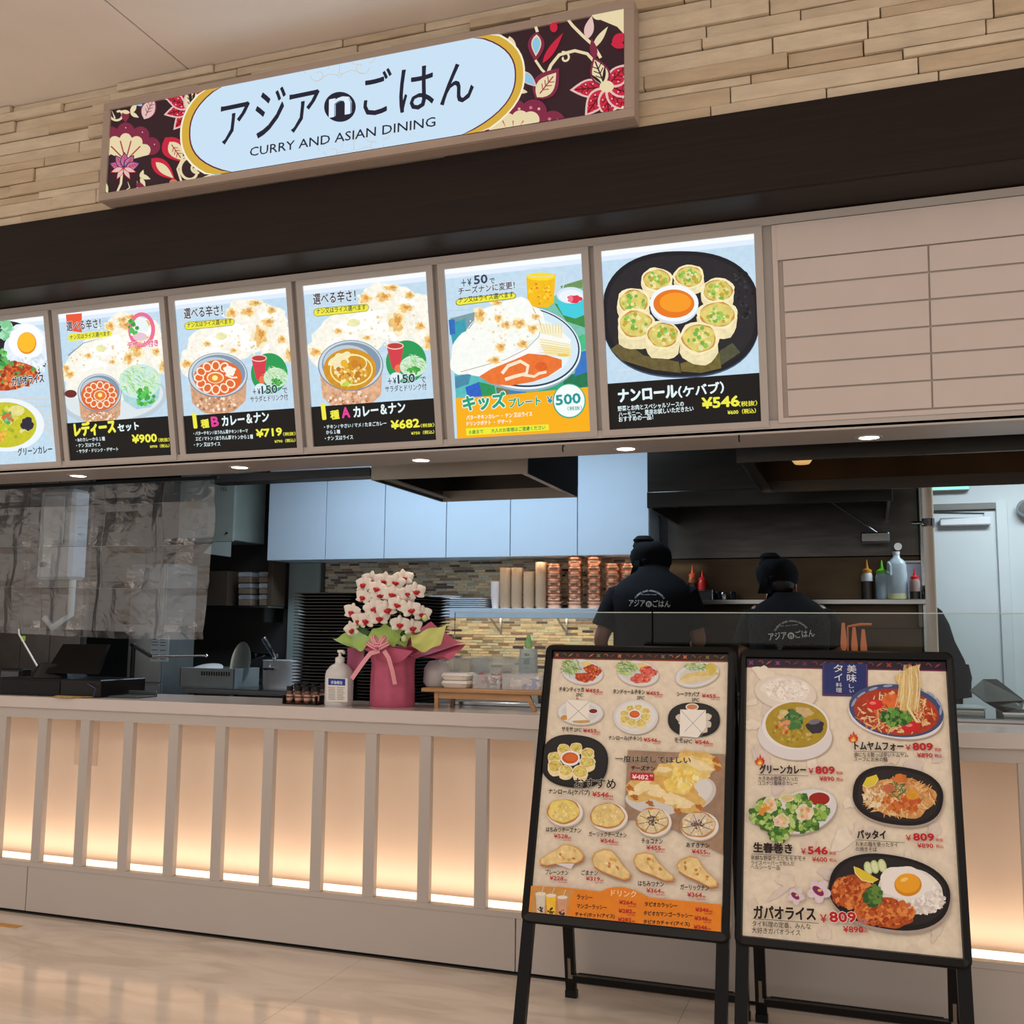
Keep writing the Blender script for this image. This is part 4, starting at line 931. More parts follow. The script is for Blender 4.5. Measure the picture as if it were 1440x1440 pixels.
def sauce(px, py0, py1, y, body, cap, label, wpx, fill=None, group='squeeze bottles on the stove shelf'):
    pb = at(px, py0, y); pt = at(px, py1, y); h = pt.z-1.405; r = wpx/2/1440*(y+3.55)*1.0
    t = thing('squeeze_bottle', label, 'bottle', (pb.x, y, 1.405), group)
    MB().lathe([(0, 0), (r*.95, 0), (r, .006), (r, h*.58), (r*.8, h*.66), (r*.75, h*.68), (0, h*.68)], (pb.x, y, 1.405), 18).build('bottle_body', body, t, True)
    MB().lathe([(0, h*.66), (r*.82, h*.66), (r*.84, h*.74), (r*.35, h*.78), (r*.25, h*.84), (r*.10, h), (0, h)], (pb.x, y, 1.405), 14).build('nozzle_cap', cap, t, True)
    if fill: MB().lathe([(0, .003), (r*1.02, .003), (r*1.02, h*fill[0]), (0, h*fill[0])], (pb.x, y, 1.405), 18).build('sauce', fill[1], t, True)
DS = mat('dark_sauce', (26, 18, 16), .2); PLB = mat('soft_plastic', (206, 214, 216), .35)
sauce(1220, 838, 787, 2.84, PLB, mat('mustard_cap', (206, 140, 40), .4), 'dark sauce squeeze bottle with a mustard-yellow cap', 15, (.46, DS))
sauce(1241, 838, 788, 2.84, mat('bluish_plastic', (168, 188, 202), .3), mat('lime_cap', (110, 210, 60), .4), 'clear bluish squeeze bottle with a lime green cap', 17)
sauce(1287, 838, 800, 2.80, mat('brownish_plastic', (160, 136, 130), .3), mat('red_cap', (206, 30, 36), .4), 'small squeeze bottle with a red cap beside the white box', 13, (.26, DS))
sauce(974, 838, 795, 2.90, mat('amber_sauce', (120, 66, 34), .3), mat('orange_cap', (196, 84, 50), .4), 'amber sauce bottle behind the first cook', 12, (.5, DS))
sauce(988, 838, 802, 2.90, mat('red_sauce', (170, 30, 26), .3), mat('red_cap', (0, 0, 0)), 'red sauce bottle behind the wire basket', 12)
p = at(1262, 838, 2.84)
t = thing('oil_jug', 'tall clear oil jug with its white cap flipped open', 'jug', (p.x, 2.84, 1.405))
MB().lathe([(0, 0), (.054, 0), (.058, .008), (.058, .15), (.054, .17), (.055, .20), (.045, .225), (.022, .245), (.018, .265), (0, .265)], (p.x, 2.84, 1.405), 24, sq=3).build('body', mat('jug_plastic', (190, 206, 216), .2, alpha=.75), t, True)
MB().lathe([(0, .003), (.0585, .003), (.0585, .035), (0, .035)], (p.x, 2.84, 1.405), 24, sq=3).build('oil', mat('pale_oil', (206, 206, 160), .2), t, True)
MB().tube([(p.x-.05, 2.80, 1.56), (p.x-.035, 2.775, 1.55), (p.x-.035, 2.775, 1.60), (p.x-.045, 2.80, 1.62)], .009, 8).build('handle', mat('jug_plastic', (0, 0, 0)), t, True)
MB().lathe([(.02, 0), (.022, .018), (0, .018)], (p.x, 2.84, 1.668), 14).lathe([(.0, 0), (.022, 0), (.022, .012), (0, .012)], (p.x+.012, 2.83, 1.715), 16, 'y').build('flip_cap', PLATE, t, True)
t = thing('white_box', 'white plastic box behind the red-capped bottle at the shelf end', 'box', (.25, 2.9, 1.405))
p0 = at(1268, 838, 2.93); p1 = at(1310, 785, 2.93)
MB().box(p0.x, p1.x-.012, 2.90, 3.01, 1.405, p1.z-.03, .004).build('box_body', mat('white_box_plastic', (200, 204, 222), .4), t); MB().box(p0.x-.004, p1.x-.008, 2.895, 3.012, p1.z-.03, p1.z-.012, .003).build('lid', STEEL, t)
p = at(1302, 838, 2.79)
tag(MB().lathe([(0, 0), (.022, 0), (.022, .05), (.018, .06), (.020, .062), (.020, .078), (0, .08)], (p.x, 2.79, 1.405), 16).build('spice_jar', STEELD, None, True), 'small steel-topped spice jar at the right end of the stove shelf', 'jar')
p0 = at(983, 835, 2.80); p1 = at(1003, 820, 2.80)
t = thing('wire_basket', 'small silver-rimmed square container on the shelf behind the first cook', 'container', (p0.x, 2.8, 1.405))
MB().box(p0.x, p1.x, 2.76, 2.84, 1.406, 1.46, .003).build('container_body', mat('smoky_plastic', (50, 48, 48), .3), t)
MB().tube([(p0.x, 2.755, 1.407), (p0.x, 2.755, 1.463), (p1.x, 2.755, 1.463), (p1.x, 2.755, 1.407)], .003, 6).build('rim', CHROME, t)
for i, (px, hh, lab) in enumerate(((1010, .05, 'short dark jar left of the steel shakers'), (1018, .045, 'small steel shaker between the dark jars'), (1030, .05, 'short dark jar right of the steel shaker'))):
    p = at(px, 830, 2.84); tag(MB().lathe([(0, 0), (.020, 0), (.022, hh*.7), (.018, hh), (0, hh)], (p.x, 2.84, 1.405), 14).build('shaker', STEEL if i == 1 else BLACK, None, True), lab, 'jar')

# pole
t = thing('support_pole', 'beige vertical pole at the end of the stove line, in front of the white door', 'pole', (.285, 2.0, 0))
MB().lathe([(.026, .003), (.026, 2.615)], (.288, 2.0, 0), 20).build('pipe', mat('beige_pipe', (228, 210, 190), .4), t, True)
MB().lathe([(.05, 0), (.05, .01), (.028, .014)], (.288, 2.0, .0), 20).build('foot_flange', STEEL, t)
MB().lathe([(.029, -.02), (.031, -.02), (.031, .02), (.029, .02)], (.288, 2.0, at(1305, 735, 2.0).z), 20).tube([(.31, 2.0, at(1305, 735, 2.0).z), (.21, 2.0, at(1305, 735, 2.0).z)], .009, 8).build('pipe_clamp', CHROME, t)

# ---- left part of the kitchen
fr = thing('steel_fridge', 'tall stainless fridge with a paper notice behind the vinyl curtain', 'fridge', (-4.15, 2.0, 0))
FX0, FX1 = -4.60, -4.33
MB().box(FX0, FX1, 2.02, 2.34, .05, 1.62, .005).build('body', mat('fridge_steel', (128, 136, 138), .35, .6, noise=.08), fr)
MB().box(FX0+.004, FX1-.004, 2.0, 2.019, .10, .84, .004).build('door', mat('fridge_steel', (0, 0, 0)), fr)
dr_ = MB().box(FX0+.004, FX1-.004, 2.0, 2.019, .85, 1.61, .004).build('door', mat('fridge_steel', (0, 0, 0)), fr)
for x in (FX0+.04, FX1-.04):
    for y in (2.06, 2.30): MB().lathe([(.02, 0), (.02, .05)], (x, y, 0), 8).build('foot', BLACK, fr)
q0 = at(210, 930, 1.99); q1 = at(237, 893, 1.99)
nt_ = MB().box(q0.x, q1.x, 1.997, 2.0, q0.z, q1.z).build('notice', mat('notice_paper', (176, 190, 200), .7), fr)
P = Print((0, 1.9965, 0), (1, 0, 0), (0, 0, 1)); P.Nn = Vector((0, -1, 0))
for y in (899, 903, 907, 914, 921, 926): P.line([(213, y), (222, y)], 1, (60, 66, 80)); P.line([(225, y+.5), (233, y+.5)], 1, (60, 66, 80))
P.flush('notice_print', M_PAPER, fr)
t = thing('side_wall_cabinet', 'large white electrical box on the dark tiled side wall behind the vinyl', 'electrical box', (-4.8, 1.6, 1.4))
q0 = at(45, 815, 1.55); q1 = at(102, 686, 1.55)
MB().box(q0.x, q1.x, 1.57, 1.72, q0.z, q1.z, .02).build('housing', mat('off_white_enamel', (206, 212, 214), .4), t)
MB().box(q0.x+.05, q1.x-.06, 1.558, 1.57, q0.z+.22, q1.z-.04, .006).build('door', mat('off_white_enamel', (0, 0, 0)), t)
MB().box(q0.x+.05, q0.x+.09, 1.55, 1.57, q0.z+.08, q0.z+.11, .003).build('switch', BLACK, t)
MB().tube([((q0.x+q1.x)/2+.1, 1.64, q0.z), ((q0.x+q1.x)/2+.1, 1.64, q0.z-.22), ((q0.x+q1.x)/2, 1.60, q0.z-.30), ((q0.x+q1.x)/2-.08, 1.62, q0.z-.24)], .022, 10).build('drain_pipe', PLATE, t, True)
st = struct(MB().box(-6.95, -4.72, 1.735, 1.76, 0, 2.6).build('wall_side', mat('side_wall_joint', (60, 56, 54), .6)))
TM = mat('dark_wall_tile', (88, 80, 76), .25, noise=.15)
for i in range(9):
    for j in range(9): MB().box(-6.9+i*.24, -6.664+i*.24, 1.727, 1.736, .1+j*.27, .366+j*.27, .002).build('tile', TM, st)
# hanging grey cupboards, dark opening and the rear store shelf
for (a, b_, c, d, y, lab, wr) in ((300, 331, 670, 760, 2.6, 'grey-green wall cupboard with handwriting left of the dark doorway', 1), (377, 406, 681, 741, 2.95, 'grey-green wall cupboard right of the dark doorway', 0)):
    q0 = at(a, d, y); q1 = at(b_, c, y); t = thing('hanging_cupboard', lab, 'cupboard', (q0.x, y, q0.z))
    MB().box(q0.x-(.30 if wr else 0), q1.x, y+.02, y+.40 if wr else y+.09, q0.z, 2.6, .003).build('body', mat('grey_green_laminate', (150, 158, 150), .5), t)
    MB().box(q0.x-(.30 if wr else 0), q1.x, y, y+.019, q0.z-.01, 2.6, .002).build('door', mat('grey_green_laminate', (0, 0, 0)), t)
    MB().lathe([(0, 0), (.007, 0), (.007, -.01), (0, -.01)], (q1.x-.05, y, q0.z+.05), 10, 'y').build('lock', BLACK, t)
    if wr:
        P = Print((0, y-.0008, 0), (1, 0, 0), (0, 0, 1)); P.Nn = Vector((0, -1, 0))
        P.text('アルバイト', 307, 683, 329, 680, 6, (60, 66, 70), .005); P.text('TEL', 309, 691, 320, 690, 5, (60, 66, 70), .005); P.flush('handwriting', M_PAPER, t)
        MB().add([(q0.x, y-.0, q0.z-.012), (q1.x-.01, y, q0.z-.012), (q1.x-.01, y, q0.z-.12), (q0.x-.08, y, q0.z-.09)], [(0, 1, 2, 3)]).build('taped_sheet', mat('pale_sheet', (170, 180, 176), .6), t)
rs = thing('store_shelf', 'dark wall shelf holding clear food tubs at the back left', 'shelf', (-4.3, 3.0, 1.36))
MB().box(-4.86, -4.04, 2.78, 3.045, 1.35, 1.366, .002).build('shelf_board', STEEL, rs)
for x in (-4.8, -4.1): MB().box(x, x+.015, 2.8, 3.045, 1.25, 1.35).build('bracket', STEELD, rs)
for x0, x1 in ((-4.60, -4.42), (-4.085, -4.045)): MB().box(x0, x1, 2.82, 3.0, 1.367, 1.62 if x0 < -4.5 else 1.75, .003).build('x', mat('cardboard_brown', (74, 58, 44), .8))
for i, o in enumerate([o for o in bpy.data.objects if o.name.startswith('x')]): o.name = 'cardboard_box'; tag(o, ('dark cardboard box left of the clear tubs on the rear shelf', 'tall dark cardboard box right of the clear tubs on the rear shelf')[i], 'box')
for j in range(3):
    for i in range(2):
        p = at(346+i*29, 851-j*19, 2.85); z = 1.367+j*.083
        t = thing('food_tub', 'clear lidded tub with brown contents, %s row, %s column, on the rear shelf' % (('bottom', 'middle', 'top')[j], ('left', 'right')[i]), 'container', (p.x, 2.88, z), 'tubs on the rear shelf')
        MB().box(p.x-.055, p.x+.055, 2.83, 2.94, z, z+.042, .006).build('contents', mat('beige_goods', (120, 100, 80), .7, noise=.2), t)
        MB().box(p.x-.056, p.x+.056, 2.829, 2.941, z+.043, z+.078, .006).build('lid', CLEARP, t)
# sink bench with dish rack, pot, taps
bn = thing('sink_bench', 'stainless sink bench at the back left under the tap', 'sink', (-3.9, 2.3, 0))
MB().box(-4.05, -3.05, 1.85, 2.38, .80, .835, .004).build('top', STEEL, bn)
for x in (-4.0, -3.1):
    for y in (1.9, 2.33): MB().box(x-.02, x+.02, y-.02, y+.02, 0, .80).build('leg', STEEL, bn)
MB().box(-4.03, -3.07, 1.88, 2.36, .25, .27).build('lower_shelf', STEEL, bn)
z = .835
p = at(309, 960, 2.05); dx = .20
t = thing('dish_rack', 'grey slotted plastic dish rack on the sink bench', 'dish rack', (p.x, 2.05, z))
q = mat('grey_rack_plastic', (120, 128, 130), .5)
for a in ((-dx, dx, -.14, -.132), (-dx, dx, .132, .14), (-dx, -dx+.008, -.14, .14), (dx-.008, dx, -.14, .14)): MB().box(p.x+a[0], p.x+a[1], 2.05+a[2], 2.05+a[3], z+.002, z+.12, .002).build('rack_side', q, t)
MB().box(p.x-dx, p.x+dx, 1.91, 2.19, z, z+.006).build('rack_base', q, t)
for i in range(12): MB().box(p.x-.04+i*.018, p.x-.03+i*.018, 1.9085, 1.91, z+.075, z+.10).build('slot', BLACK, t)
p = at(341, 935, 2.05)
o = MB().lathe([(0, 0), (.11, 0), (.135, .006), (.14, .012), (.11, .006), (0, .006)], (0, 0, 0), 36).build('steel_tray', mat('tray_steel', (170, 178, 174), .25, .8), None, True); o.scale = (.72, 1, 1); o.rotation_euler = (math.radians(82), 0, math.radians(-20)); o.location = (p.x, 2.04, .835+.135+.01)
tag(o, 'round steel tray standing upright in the dish rack', 'tray')
o = MB().lathe([(0, 0), (.06, 0), (.12, .02), (.12, .024), (.06, .005), (0, .005)], (0, 0, 0), 28).build('bowl', PLATE, None, True); p = at(285, 938, 2.05); o.rotation_euler = (math.radians(200), 0, 0); o.location = (p.x+.02, 2.03, .955); tag(o, 'white dish lying face down on the dish rack', 'dish')
p = at(395, 958, 2.0)
t = thing('stock_pot', 'aluminium stock pot with side handle and ladle on the sink bench', 'pot', (p.x, 2.05, z))
MB().lathe([(0, 0), (.13, 0), (.135, .01), (.138, .17), (.142, .175), (.135, .175), (.13, .012), (0, .012)], (p.x, 2.05, z), 36).build('pot_body', mat('aluminium', (196, 196, 196), .4, .55), t, True)
MB().tube([(p.x-.05, 1.915, z+.12), (p.x-.05, 1.885, z+.125), (p.x+.02, 1.885, z+.125), (p.x+.02, 1.915, z+.12)], .007, 8).build('handle', CHROME, t, True)
tag(MB().tube([(p.x-.03, 2.0, z+.05), (p.x-.03, 1.96, z+.2), (p.x-.09, 1.93, z+.31)], [.014, .012, .016], 8).build('ladle', CHROME, None, True), 'steel ladle leaning out of the stock pot', 'ladle')
t = thing('wall_tap', 'chrome wall tap behind the sink bench', 'tap', (at(362, 925, 2.6).x, 2.9, 1.2)); p = at(365, 922, 2.9)
MB().tube([(p.x-.09, 2.97, p.z), (p.x+.10, 2.97, p.z)], .014, 8).build('tap_body', CHROME, t, True)
for d in (-.08, .10): MB().lathe([(.022, 0), (.026, .02), (0, .03)], (p.x+d, 2.93, p.z), 10, 'y').build('tap_handle', CHROME, t)
MB().tube([(p.x, 2.97, p.z), (p.x, 2.88, p.z-.02), (p.x+.02, 2.75, p.z-.04)], .011, 8).build('spout', CHROME, t, True)

# ---- vinyl sheet
def vinyl_mat():
    m = bpy.data.materials.new('vinyl'); m.use_nodes = True; nt = m.node_tree; N = nt.nodes; L = nt.links; N.remove(N['Principled BSDF'])
    out = N['Material Output']; tr = N.new('ShaderNodeBsdfTransparent'); gl = N.new('ShaderNodeBsdfGlossy'); gl.inputs['Roughness'].default_value = .12; df = N.new('ShaderNodeBsdfDiffuse'); df.inputs[0].default_value = (.75, .75, .78, 1)
    tc = N.new('ShaderNodeTexCoord'); n = N.new('ShaderNodeTexNoise'); n.inputs['Scale'].default_value = 9; n.inputs['Detail'].default_value = 6; n.inputs['Distortion'].default_value = 1.6; L.new(tc.outputs['Object'], n.inputs['Vector'])
    bp = N.new('ShaderNodeBump'); bp.inputs['Strength'].default_value = .55; bp.inputs['Distance'].default_value = .02; L.new(n.outputs['Fac'], bp.inputs['Height']); L.new(bp.outputs[0], gl.inputs['Normal']); L.new(bp.outputs[0], df.inputs['Normal'])
    tr.inputs[0].default_value = (.90, .91, .93, 1)
    a = N.new('ShaderNodeMixShader'); a.inputs[0].default_value = .14; L.new(tr.outputs[0], a.inputs[1]); L.new(gl.outputs[0], a.inputs[2])
    b = N.new('ShaderNodeMixShader'); b.inputs[0].default_value = .05; L.new(a.outputs[0], b.inputs[1]); L.new(df.outputs[0], b.inputs[2]); L.new(b.outputs[0], out.inputs[0])
    return m
VIN = vinyl_mat()
t = thing('vinyl_curtain', 'creased clear vinyl curtain hanging from the soffit above the till', 'curtain', (-3.3, .42, 1.2))
VY = .42; xa, xb = -5.6, at(300, 780, VY).x; NXv = 70; NZ = 22; Pg = []
for j in range(NZ+1):
    row = []
    for i in range(NXv+1):
        u = i/NXv; v = j/NZ; x = xa+(xb-xa)*u; zb = at(200, 893, VY).z; zt = 1.884
        if i == NXv: x -= .05*v*v
        z_ = zt+(zb-zt)*v - .03*math.sin(u*9)*v*.3 - .012*u*v
        yy = VY+.012*math.sin(u*60)*(.4+v)+.008*math.sin(v*14+u*23)+.007*math.sin(u*131+v*5)
        if i % 9 == 0: yy -= .008
        if j % 6 == 3: yy -= .006
        row.append((x, yy, z_))
    Pg.append(row)
vs_ = MB().sheet(Pg).build('vinyl_sheet', VIN, t, False)
MB().box(-5.6, xb+.01, VY-.012, VY+.012, 1.884, 1.90).build('hanging_rail', BLACK, t)
seam = MB()
for i in range(0, NXv, 9):
    if i: seam.tube([Vector(Pg[j][i])-Vector((0, .002, 0)) for j in range(0, NZ+1, 2)], .0012, 4)
for j in (3, 9, 15): seam.tube([Vector(Pg[j][i])-Vector((0, .002, 0)) for i in range(0, NXv+1, 2)], .0012, 4)
seam.build('fold_creases', mat('crease_white', (150, 150, 156), .4, alpha=.55), t, kind='stuff')
# ---- glass guard
def glass_mat():
    m = bpy.data.materials.new('guard_glass'); m.use_nodes = True; nt = m.node_tree; N = nt.nodes; L = nt.links; N.remove(N['Principled BSDF'])
    tr = N.new('ShaderNodeBsdfTransparent'); tr.inputs[0].default_value = (.93, .95, .94, 1); gl = N.new('ShaderNodeBsdfGlossy'); gl.inputs['Roughness'].default_value = 0
    fr_ = N.new('ShaderNodeFresnel'); fr_.inputs[0].default_value = 1.28; mx = N.new('ShaderNodeMixShader'); L.new(fr_.outputs[0], mx.inputs[0]); L.new(tr.outputs[0], mx.inputs[1]); L.new(gl.outputs[0], mx.inputs[2]); L.new(mx.outputs[0], N['Material Output'].inputs[0]); return m
GL = glass_mat()
t = thing('glass_guard', 'low clear glass guard standing on the right half of the counter', 'glass screen', (0, .2, .90))
GZ = at(1140, 861.5, .378).z
for x0, x1 in ((-1.62, -.80), (-.793, .50), (.507, 1.8)):
    pn = MB().box(x0, x1, .374, .382, .904, GZ-.003).build('pane', GL, t)
    MB().box(x0, x1, .373, .383, GZ-.003, GZ+.0005).build('polished_edge', mat('glass_edge', (190, 200, 196), .15, noise=.02), pn)
MB().box(-1.62, 1.8, .366, .39, .9005, .915, .002).build('base_channel', STEEL, t)

# ================================================================ THINGS ON AND BEHIND THE COUNTER
pc = thing('prep_counter', 'stainless prep counter just behind the serving counter', 'worktop', (-1.5, .7, 0))
for a, b_ in ((-2.9, -.9), (-.896, 1.2)):
    MB().box(a, b_, .42, .98, .80, .835, .004).build('top', STEEL, pc)
    MB().box(a+.02, b_-.02, .46, .94, .05, .80, .003).build('base_unit', STEELD, pc)
# black tray stacks
def tray_b():
    b = MB(); b.lathe([(0, 0), (.15, 0), (.185, .010), (.198, .010), (.198, .0135), (.180, .0135), (.150, .004), (0, .004)], (0, 0, 0), 32, sq=7)
    for v in b.v: v.x *= .80
    return b
TR = mat('black_tray', (22, 20, 20), .45, noise=.1)
for k, (x, lab, n) in enumerate(((-2.335, 'left tray stack behind the orchid', 37), (-2.005, 'right tray stack behind the orchid', 36))):
    stack('serving_tray', 'black serving tray, %s of the '+lab, 'tray', 'black trays stacked behind the orchid', x, .72, .836, n, .0143, tray_b, TR)

# orchid
oc = Vector((-1.795, .17, .90))
op = thing('orchid_plant', 'white orchid with red centres in a pot wrapped in pink and green tissue', 'plant', oc)
def c3(x, y, d): return at(400+x/3.893, 640+y/3.893, d)
b = MB(); rings = []
for h, r in ((.0, .083), (.01, .088), (.06, .087), (.12, .085), (.165, .082), (.20, .088), (.225, .098), (.235, .11)):
    rings.append([Vector((oc.x+(r+.004*math.sin(9*a*2*PI/54+h*8)*(h*6+.3))*math.cos(a*2*PI/54), oc.y+(r+.004*math.sin(9*a*2*PI/54+h*8)*(h*6+.3))*math.sin(a*2*PI/54), oc.z+h)) for a in range(54)])
b.loft(rings, False); b.add([oc+Vector((.08*math.cos(a*PI/10), .08*math.sin(a*PI/10), .0005)) for a in range(20)], [tuple(range(20))]); b.build('pot_wrap', PINK, op, True)
MB().lathe([(.0, .19), (.088, .195)], oc, 24, cap=False).build('soil', mat('moss', (66, 60, 34), .9, noise=.3), op)
def patch(name, q, m, rip=.006, n=12, k=3.0):
    "four corners, rippled sheet of paper"
    a, b_, c, d = [Vector(v) for v in q]; Pp = []
    nn = (b_-a).cross(d-a).normalized()
    for j in range(n+1):
        v = j/n; row = []
        for i in range(n+1):
            u = i/n; p_ = (a*(1-u)+b_*u)*(1-v)+(d*(1-u)+c*u)*v
            row.append(p_ + nn*rip*math.sin(k*PI*u+1.3*v)*math.cos(2.1*v+u) + Vector((0, 0, -.022*math.sin(PI*u)*v)))
        Pp.append(row)
    return MB().sheet(Pp).build(name, m, op, True)
patch('pink_tissue', (c3(575, 1085, .16), c3(720, 1112, .10), c3(1022, 1025, .20), c3(800, 905, .30)), PINK, .010)
patch('pink_tissue', (c3(575, 1085, .16), c3(700, 1100, .12), c3(870, 1112, .08), c3(990, 1030, .20)), PINK, .008)
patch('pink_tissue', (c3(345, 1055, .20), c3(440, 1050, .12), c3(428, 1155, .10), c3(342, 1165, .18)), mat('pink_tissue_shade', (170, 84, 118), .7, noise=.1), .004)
patch('pink_tissue', (c3(430, 1060, .06), c3(570, 1050, .06), c3(700, 1075, .07), c3(560, 1130, .075)), PINK, .006)
patch('green_tissue', (c3(258, 1002, .12), c3(400, 965, .22), c3(490, 1000, .12), c3(380, 1062, .06)), GREENP, .008)
patch('green_tissue', (c3(430, 1000, .08), c3(545, 920, .14), c3(640, 985, .10), c3(575, 1035, .06)), GREENP, .010)
patch('green_tissue', (c3(690, 985, .10), c3(890, 925, .18), c3(855, 1030, .12), c3(700, 1052, .06)), mat('yellow_green_tissue', (198, 204, 118), .7, noise=.08, scale=14, bump=.25, bscale=18), .008)
patch('green_tissue', (c3(470, 985, .16), c3(600, 925, .2), c3(700, 970, .2), c3(640, 1045, .12)), GREENP, .008)
# bow
def ribbon(name, pts, wd, m=PINKL):
    P_ = [Vector(p_) for p_ in pts]; Pg_ = []
    for i, p_ in enumerate(P_):
        d = (P_[min(i+1, len(P_)-1)]-P_[max(i-1, 0)]).normalized(); s_ = d.cross(Vector((0, 1, 0))).normalized()*wd/2
        if s_.length < 1e-6: s_ = Vector((wd/2, 0, 0))
        Pg_.append([p_-s_, p_+s_])
    return MB().sheet(Pg_).build(name, m, op, True)
ribbon('ribbon_tail', [c3(520, 1070, .045), c3(470, 1085, .04), c3(420, 1150, .05), c3(368, 1225, .06)], .018)
ribbon('ribbon_tail', [c3(545, 1070, .045), c3(570, 1110, .045), c3(590, 1180, .06), c3(605, 1255, .075)], .018)
for (x, y, a) in ((490, 1045, 25), (520, 1040, -5), (552, 1048, -30), (505, 1022, 60), (540, 1025, 120)):
    cc = c3(x, y, .05); a = math.radians(a); e = Vector((math.cos(a), 0, -math.sin(a)))
    lp = ribbon('ribbon_loop', [cc+e*.026*math.cos(t_*PI/6)+Vector((0, -.016*math.sin(t_*PI/6)-.01, .003*t_/6)) for t_ in range(13)], .015)
    MB().sheet([[cc+e*.0265*math.cos(t_*PI/6)+Vector((0, -.0165*math.sin(t_*PI/6)-.0102, .003*t_/6-.0015+q_*.003)) for q_ in (0, 1)] for t_ in range(13)]).build('stripe', mat('rose_stripe', (190, 60, 84), .4), lp, True)
# flowers
fl_b = MB()
for a, L_, wd in ((90, .030, .024), (210, .029, .023), (330, .029, .023), (20, .034, .036), (160, .034, .036)):
    a = math.radians(a); Pp = []
    for i in range(6):
        u = i/5; row = []
        for j in range(5):
            v = j/4-.5; w_ = wd*math.sin(PI*min(1, .12+.80*u**.8))
            x, y = L_*u, v*w_; row.append(Vector((x*math.cos(a)-y*math.sin(a), -.004-.010*u+.006*u*u-.004*(1-(2*v)**2), x*math.sin(a)+y*math.cos(a))))
        Pp.append(row)
    fl_b.sheet(Pp)
fo = fl_b.build('flower', PETAL, op, True, local=True)
lb = MB(); lb.lathe([(0, -.020), (.004, -.018), (.0075, -.010), (.006, -.004), (.003, .0)], (0, 0, -.003), 10, 'y')
for d in (-1, 1): lb.add([(0, -.008, 0), (d*.010, -.012, .003), (d*.012, -.014, -.004), (d*.004, -.014, -.010)], [(0, 1, 2, 3)])
lb.add([(-.004, -.010, -.004), (.004, -.010, -.004), (.003, -.018, -.013), (-.003, -.018, -.013)], [(0, 1, 2, 3)])
lo = lb.build('lip', LIP, fo, True, local=True)
FL = [(445, 712), (512, 735), (606, 700), (672, 762), (380, 860), (690, 848), (560, 845), (617, 822), (495, 838), (455, 903), (380, 955), (627, 927), (697, 942), (548, 695), (650, 680), (712, 752), (440, 780), (520, 892), (590, 765), (750, 870), (480, 690), (530, 770), (655, 805), (420, 905)]
fc = c3(570, 830, .17)
for i, (x, y) in enumerate(FL):
    rr = math.hypot((x-570)/210, (y-830)/170); d = .17-.115*math.sqrt(max(0, 1-min(rr, 1)**2))
    if i in (20, 21, 22, 13, 16): d += .02
    p_ = c3(x, y, d); o = fo if i == 0 else fo.copy()
    if i: 
        C.objects.link(o); k = lo.copy(); C.objects.link(k); k.parent = o
    o.location = p_-oc; out = (p_-fc); ang = math.atan2(out.x, .16)*.8+random.uniform(-.2, .2)+.25; el = -math.atan2(out.z, .2)*.5+random.uniform(-.15, .15)
    o.rotation_euler = (el, random.uniform(-.3, .3), ang); sc_ = random.uniform(1.18, 1.36); o.scale = (sc_,)*3
for a0, top in ((0, (560, 700)), (1, (640, 760)), (2, (450, 800)), (3, (700, 860))):
    e_ = c3(top[0], top[1], .2); s0 = oc+Vector((-.03+.02*a0, .01, .195)); MB().tube([s0, s0*.5+e_*.5+Vector((0, .03, .05)), e_], .0025, 6).build('stem', LEAF, op, True)
for k, (x, y, L_, a) in enumerate(((760, 900, .06, 30), (440, 965, .07, 160), (650, 985, .06, 60), (720, 965, .06, -10), (425, 940, .06, 120))):
    p_ = c3(x, y, .14); a = math.radians(a); dv = Vector((math.cos(a), -.3, math.sin(a))).normalized(); sv = Vector((-math.sin(a), 0, math.cos(a)))
    MB().sheet([[p_+dv*L_*(u/6-.5)+sv*.012*math.sin(PI*(u/6)*.96+.06)*v+Vector((0, -.004*abs(v), 0)) for v in (-1, 0, 1)] for u in range(7)]).build('leaf', LEAF, op, True)
for (x, y) in ((655, 1008), (770, 895)):
    p_ = c3(x, y, .07); MB().lathe([(0, -.012), (.010, -.006), (.012, .004), (.006, .014), (0, .017)], p_, 12).build('bud', mat('green_bud', (206, 210, 160), .5), op, True)

# soap dispenser
p = at(476, 998, .12); x, y, z = p.x, .12, .90
t = thing('pump_bottle', 'white pump bottle of hand sanitiser with a blue-banded label on the counter', 'bottle', (x, y, z))
MB().lathe([(0, 0), (.048, 0), (.052, .006), (.052, .115), (.049, .135), (.035, .155), (.018, .165), (.016, .172), (0, .172)], (x, y, z), 28, sq=2.8).build('bottle_body', MILKY, t, True)
MB().lathe([(.018, .170), (.019, .186), (.014, .190), (.006, .192), (.006, .207), (.011, .208), (.011, .218), (0, .219)], (x, y, z), 16).tube([(x, y, z+.213), (x+.02, y-.012, z+.213), (x+.026, y-.016, z+.206)], .006, 8).build('pump_head', PLATE, t, True)
P = Print((0, y-.0535, 0), (1, 0, 0), (0, 0, 1)); P.Nn = Vector((0, -1, 0)); P.crop(400, 640, 3.893)
P.poly([(228, 1218), (345, 1222), (345, 1352), (228, 1350)], (224, 222, 216)); P.poly([(240, 1222), (333, 1226), (333, 1262), (240, 1258)], (30, 62, 150)); P.text('手指衛生', 254, 1253, 318, 1255, 18, (240, 244, 250), .01)
for i in range(8): P.line([(238+(4 if i % 2 else 0), 1272+i*9), (278, 1274+i*9)], 3, (170, 90, 80) if i < 2 else (130, 130, 136)); P.line([(288, 1272+i*9), (330-(8 if i % 3 else 0), 1274+i*9)], 3, (130, 130, 136))
P.flush('label', M_PAPER, t)
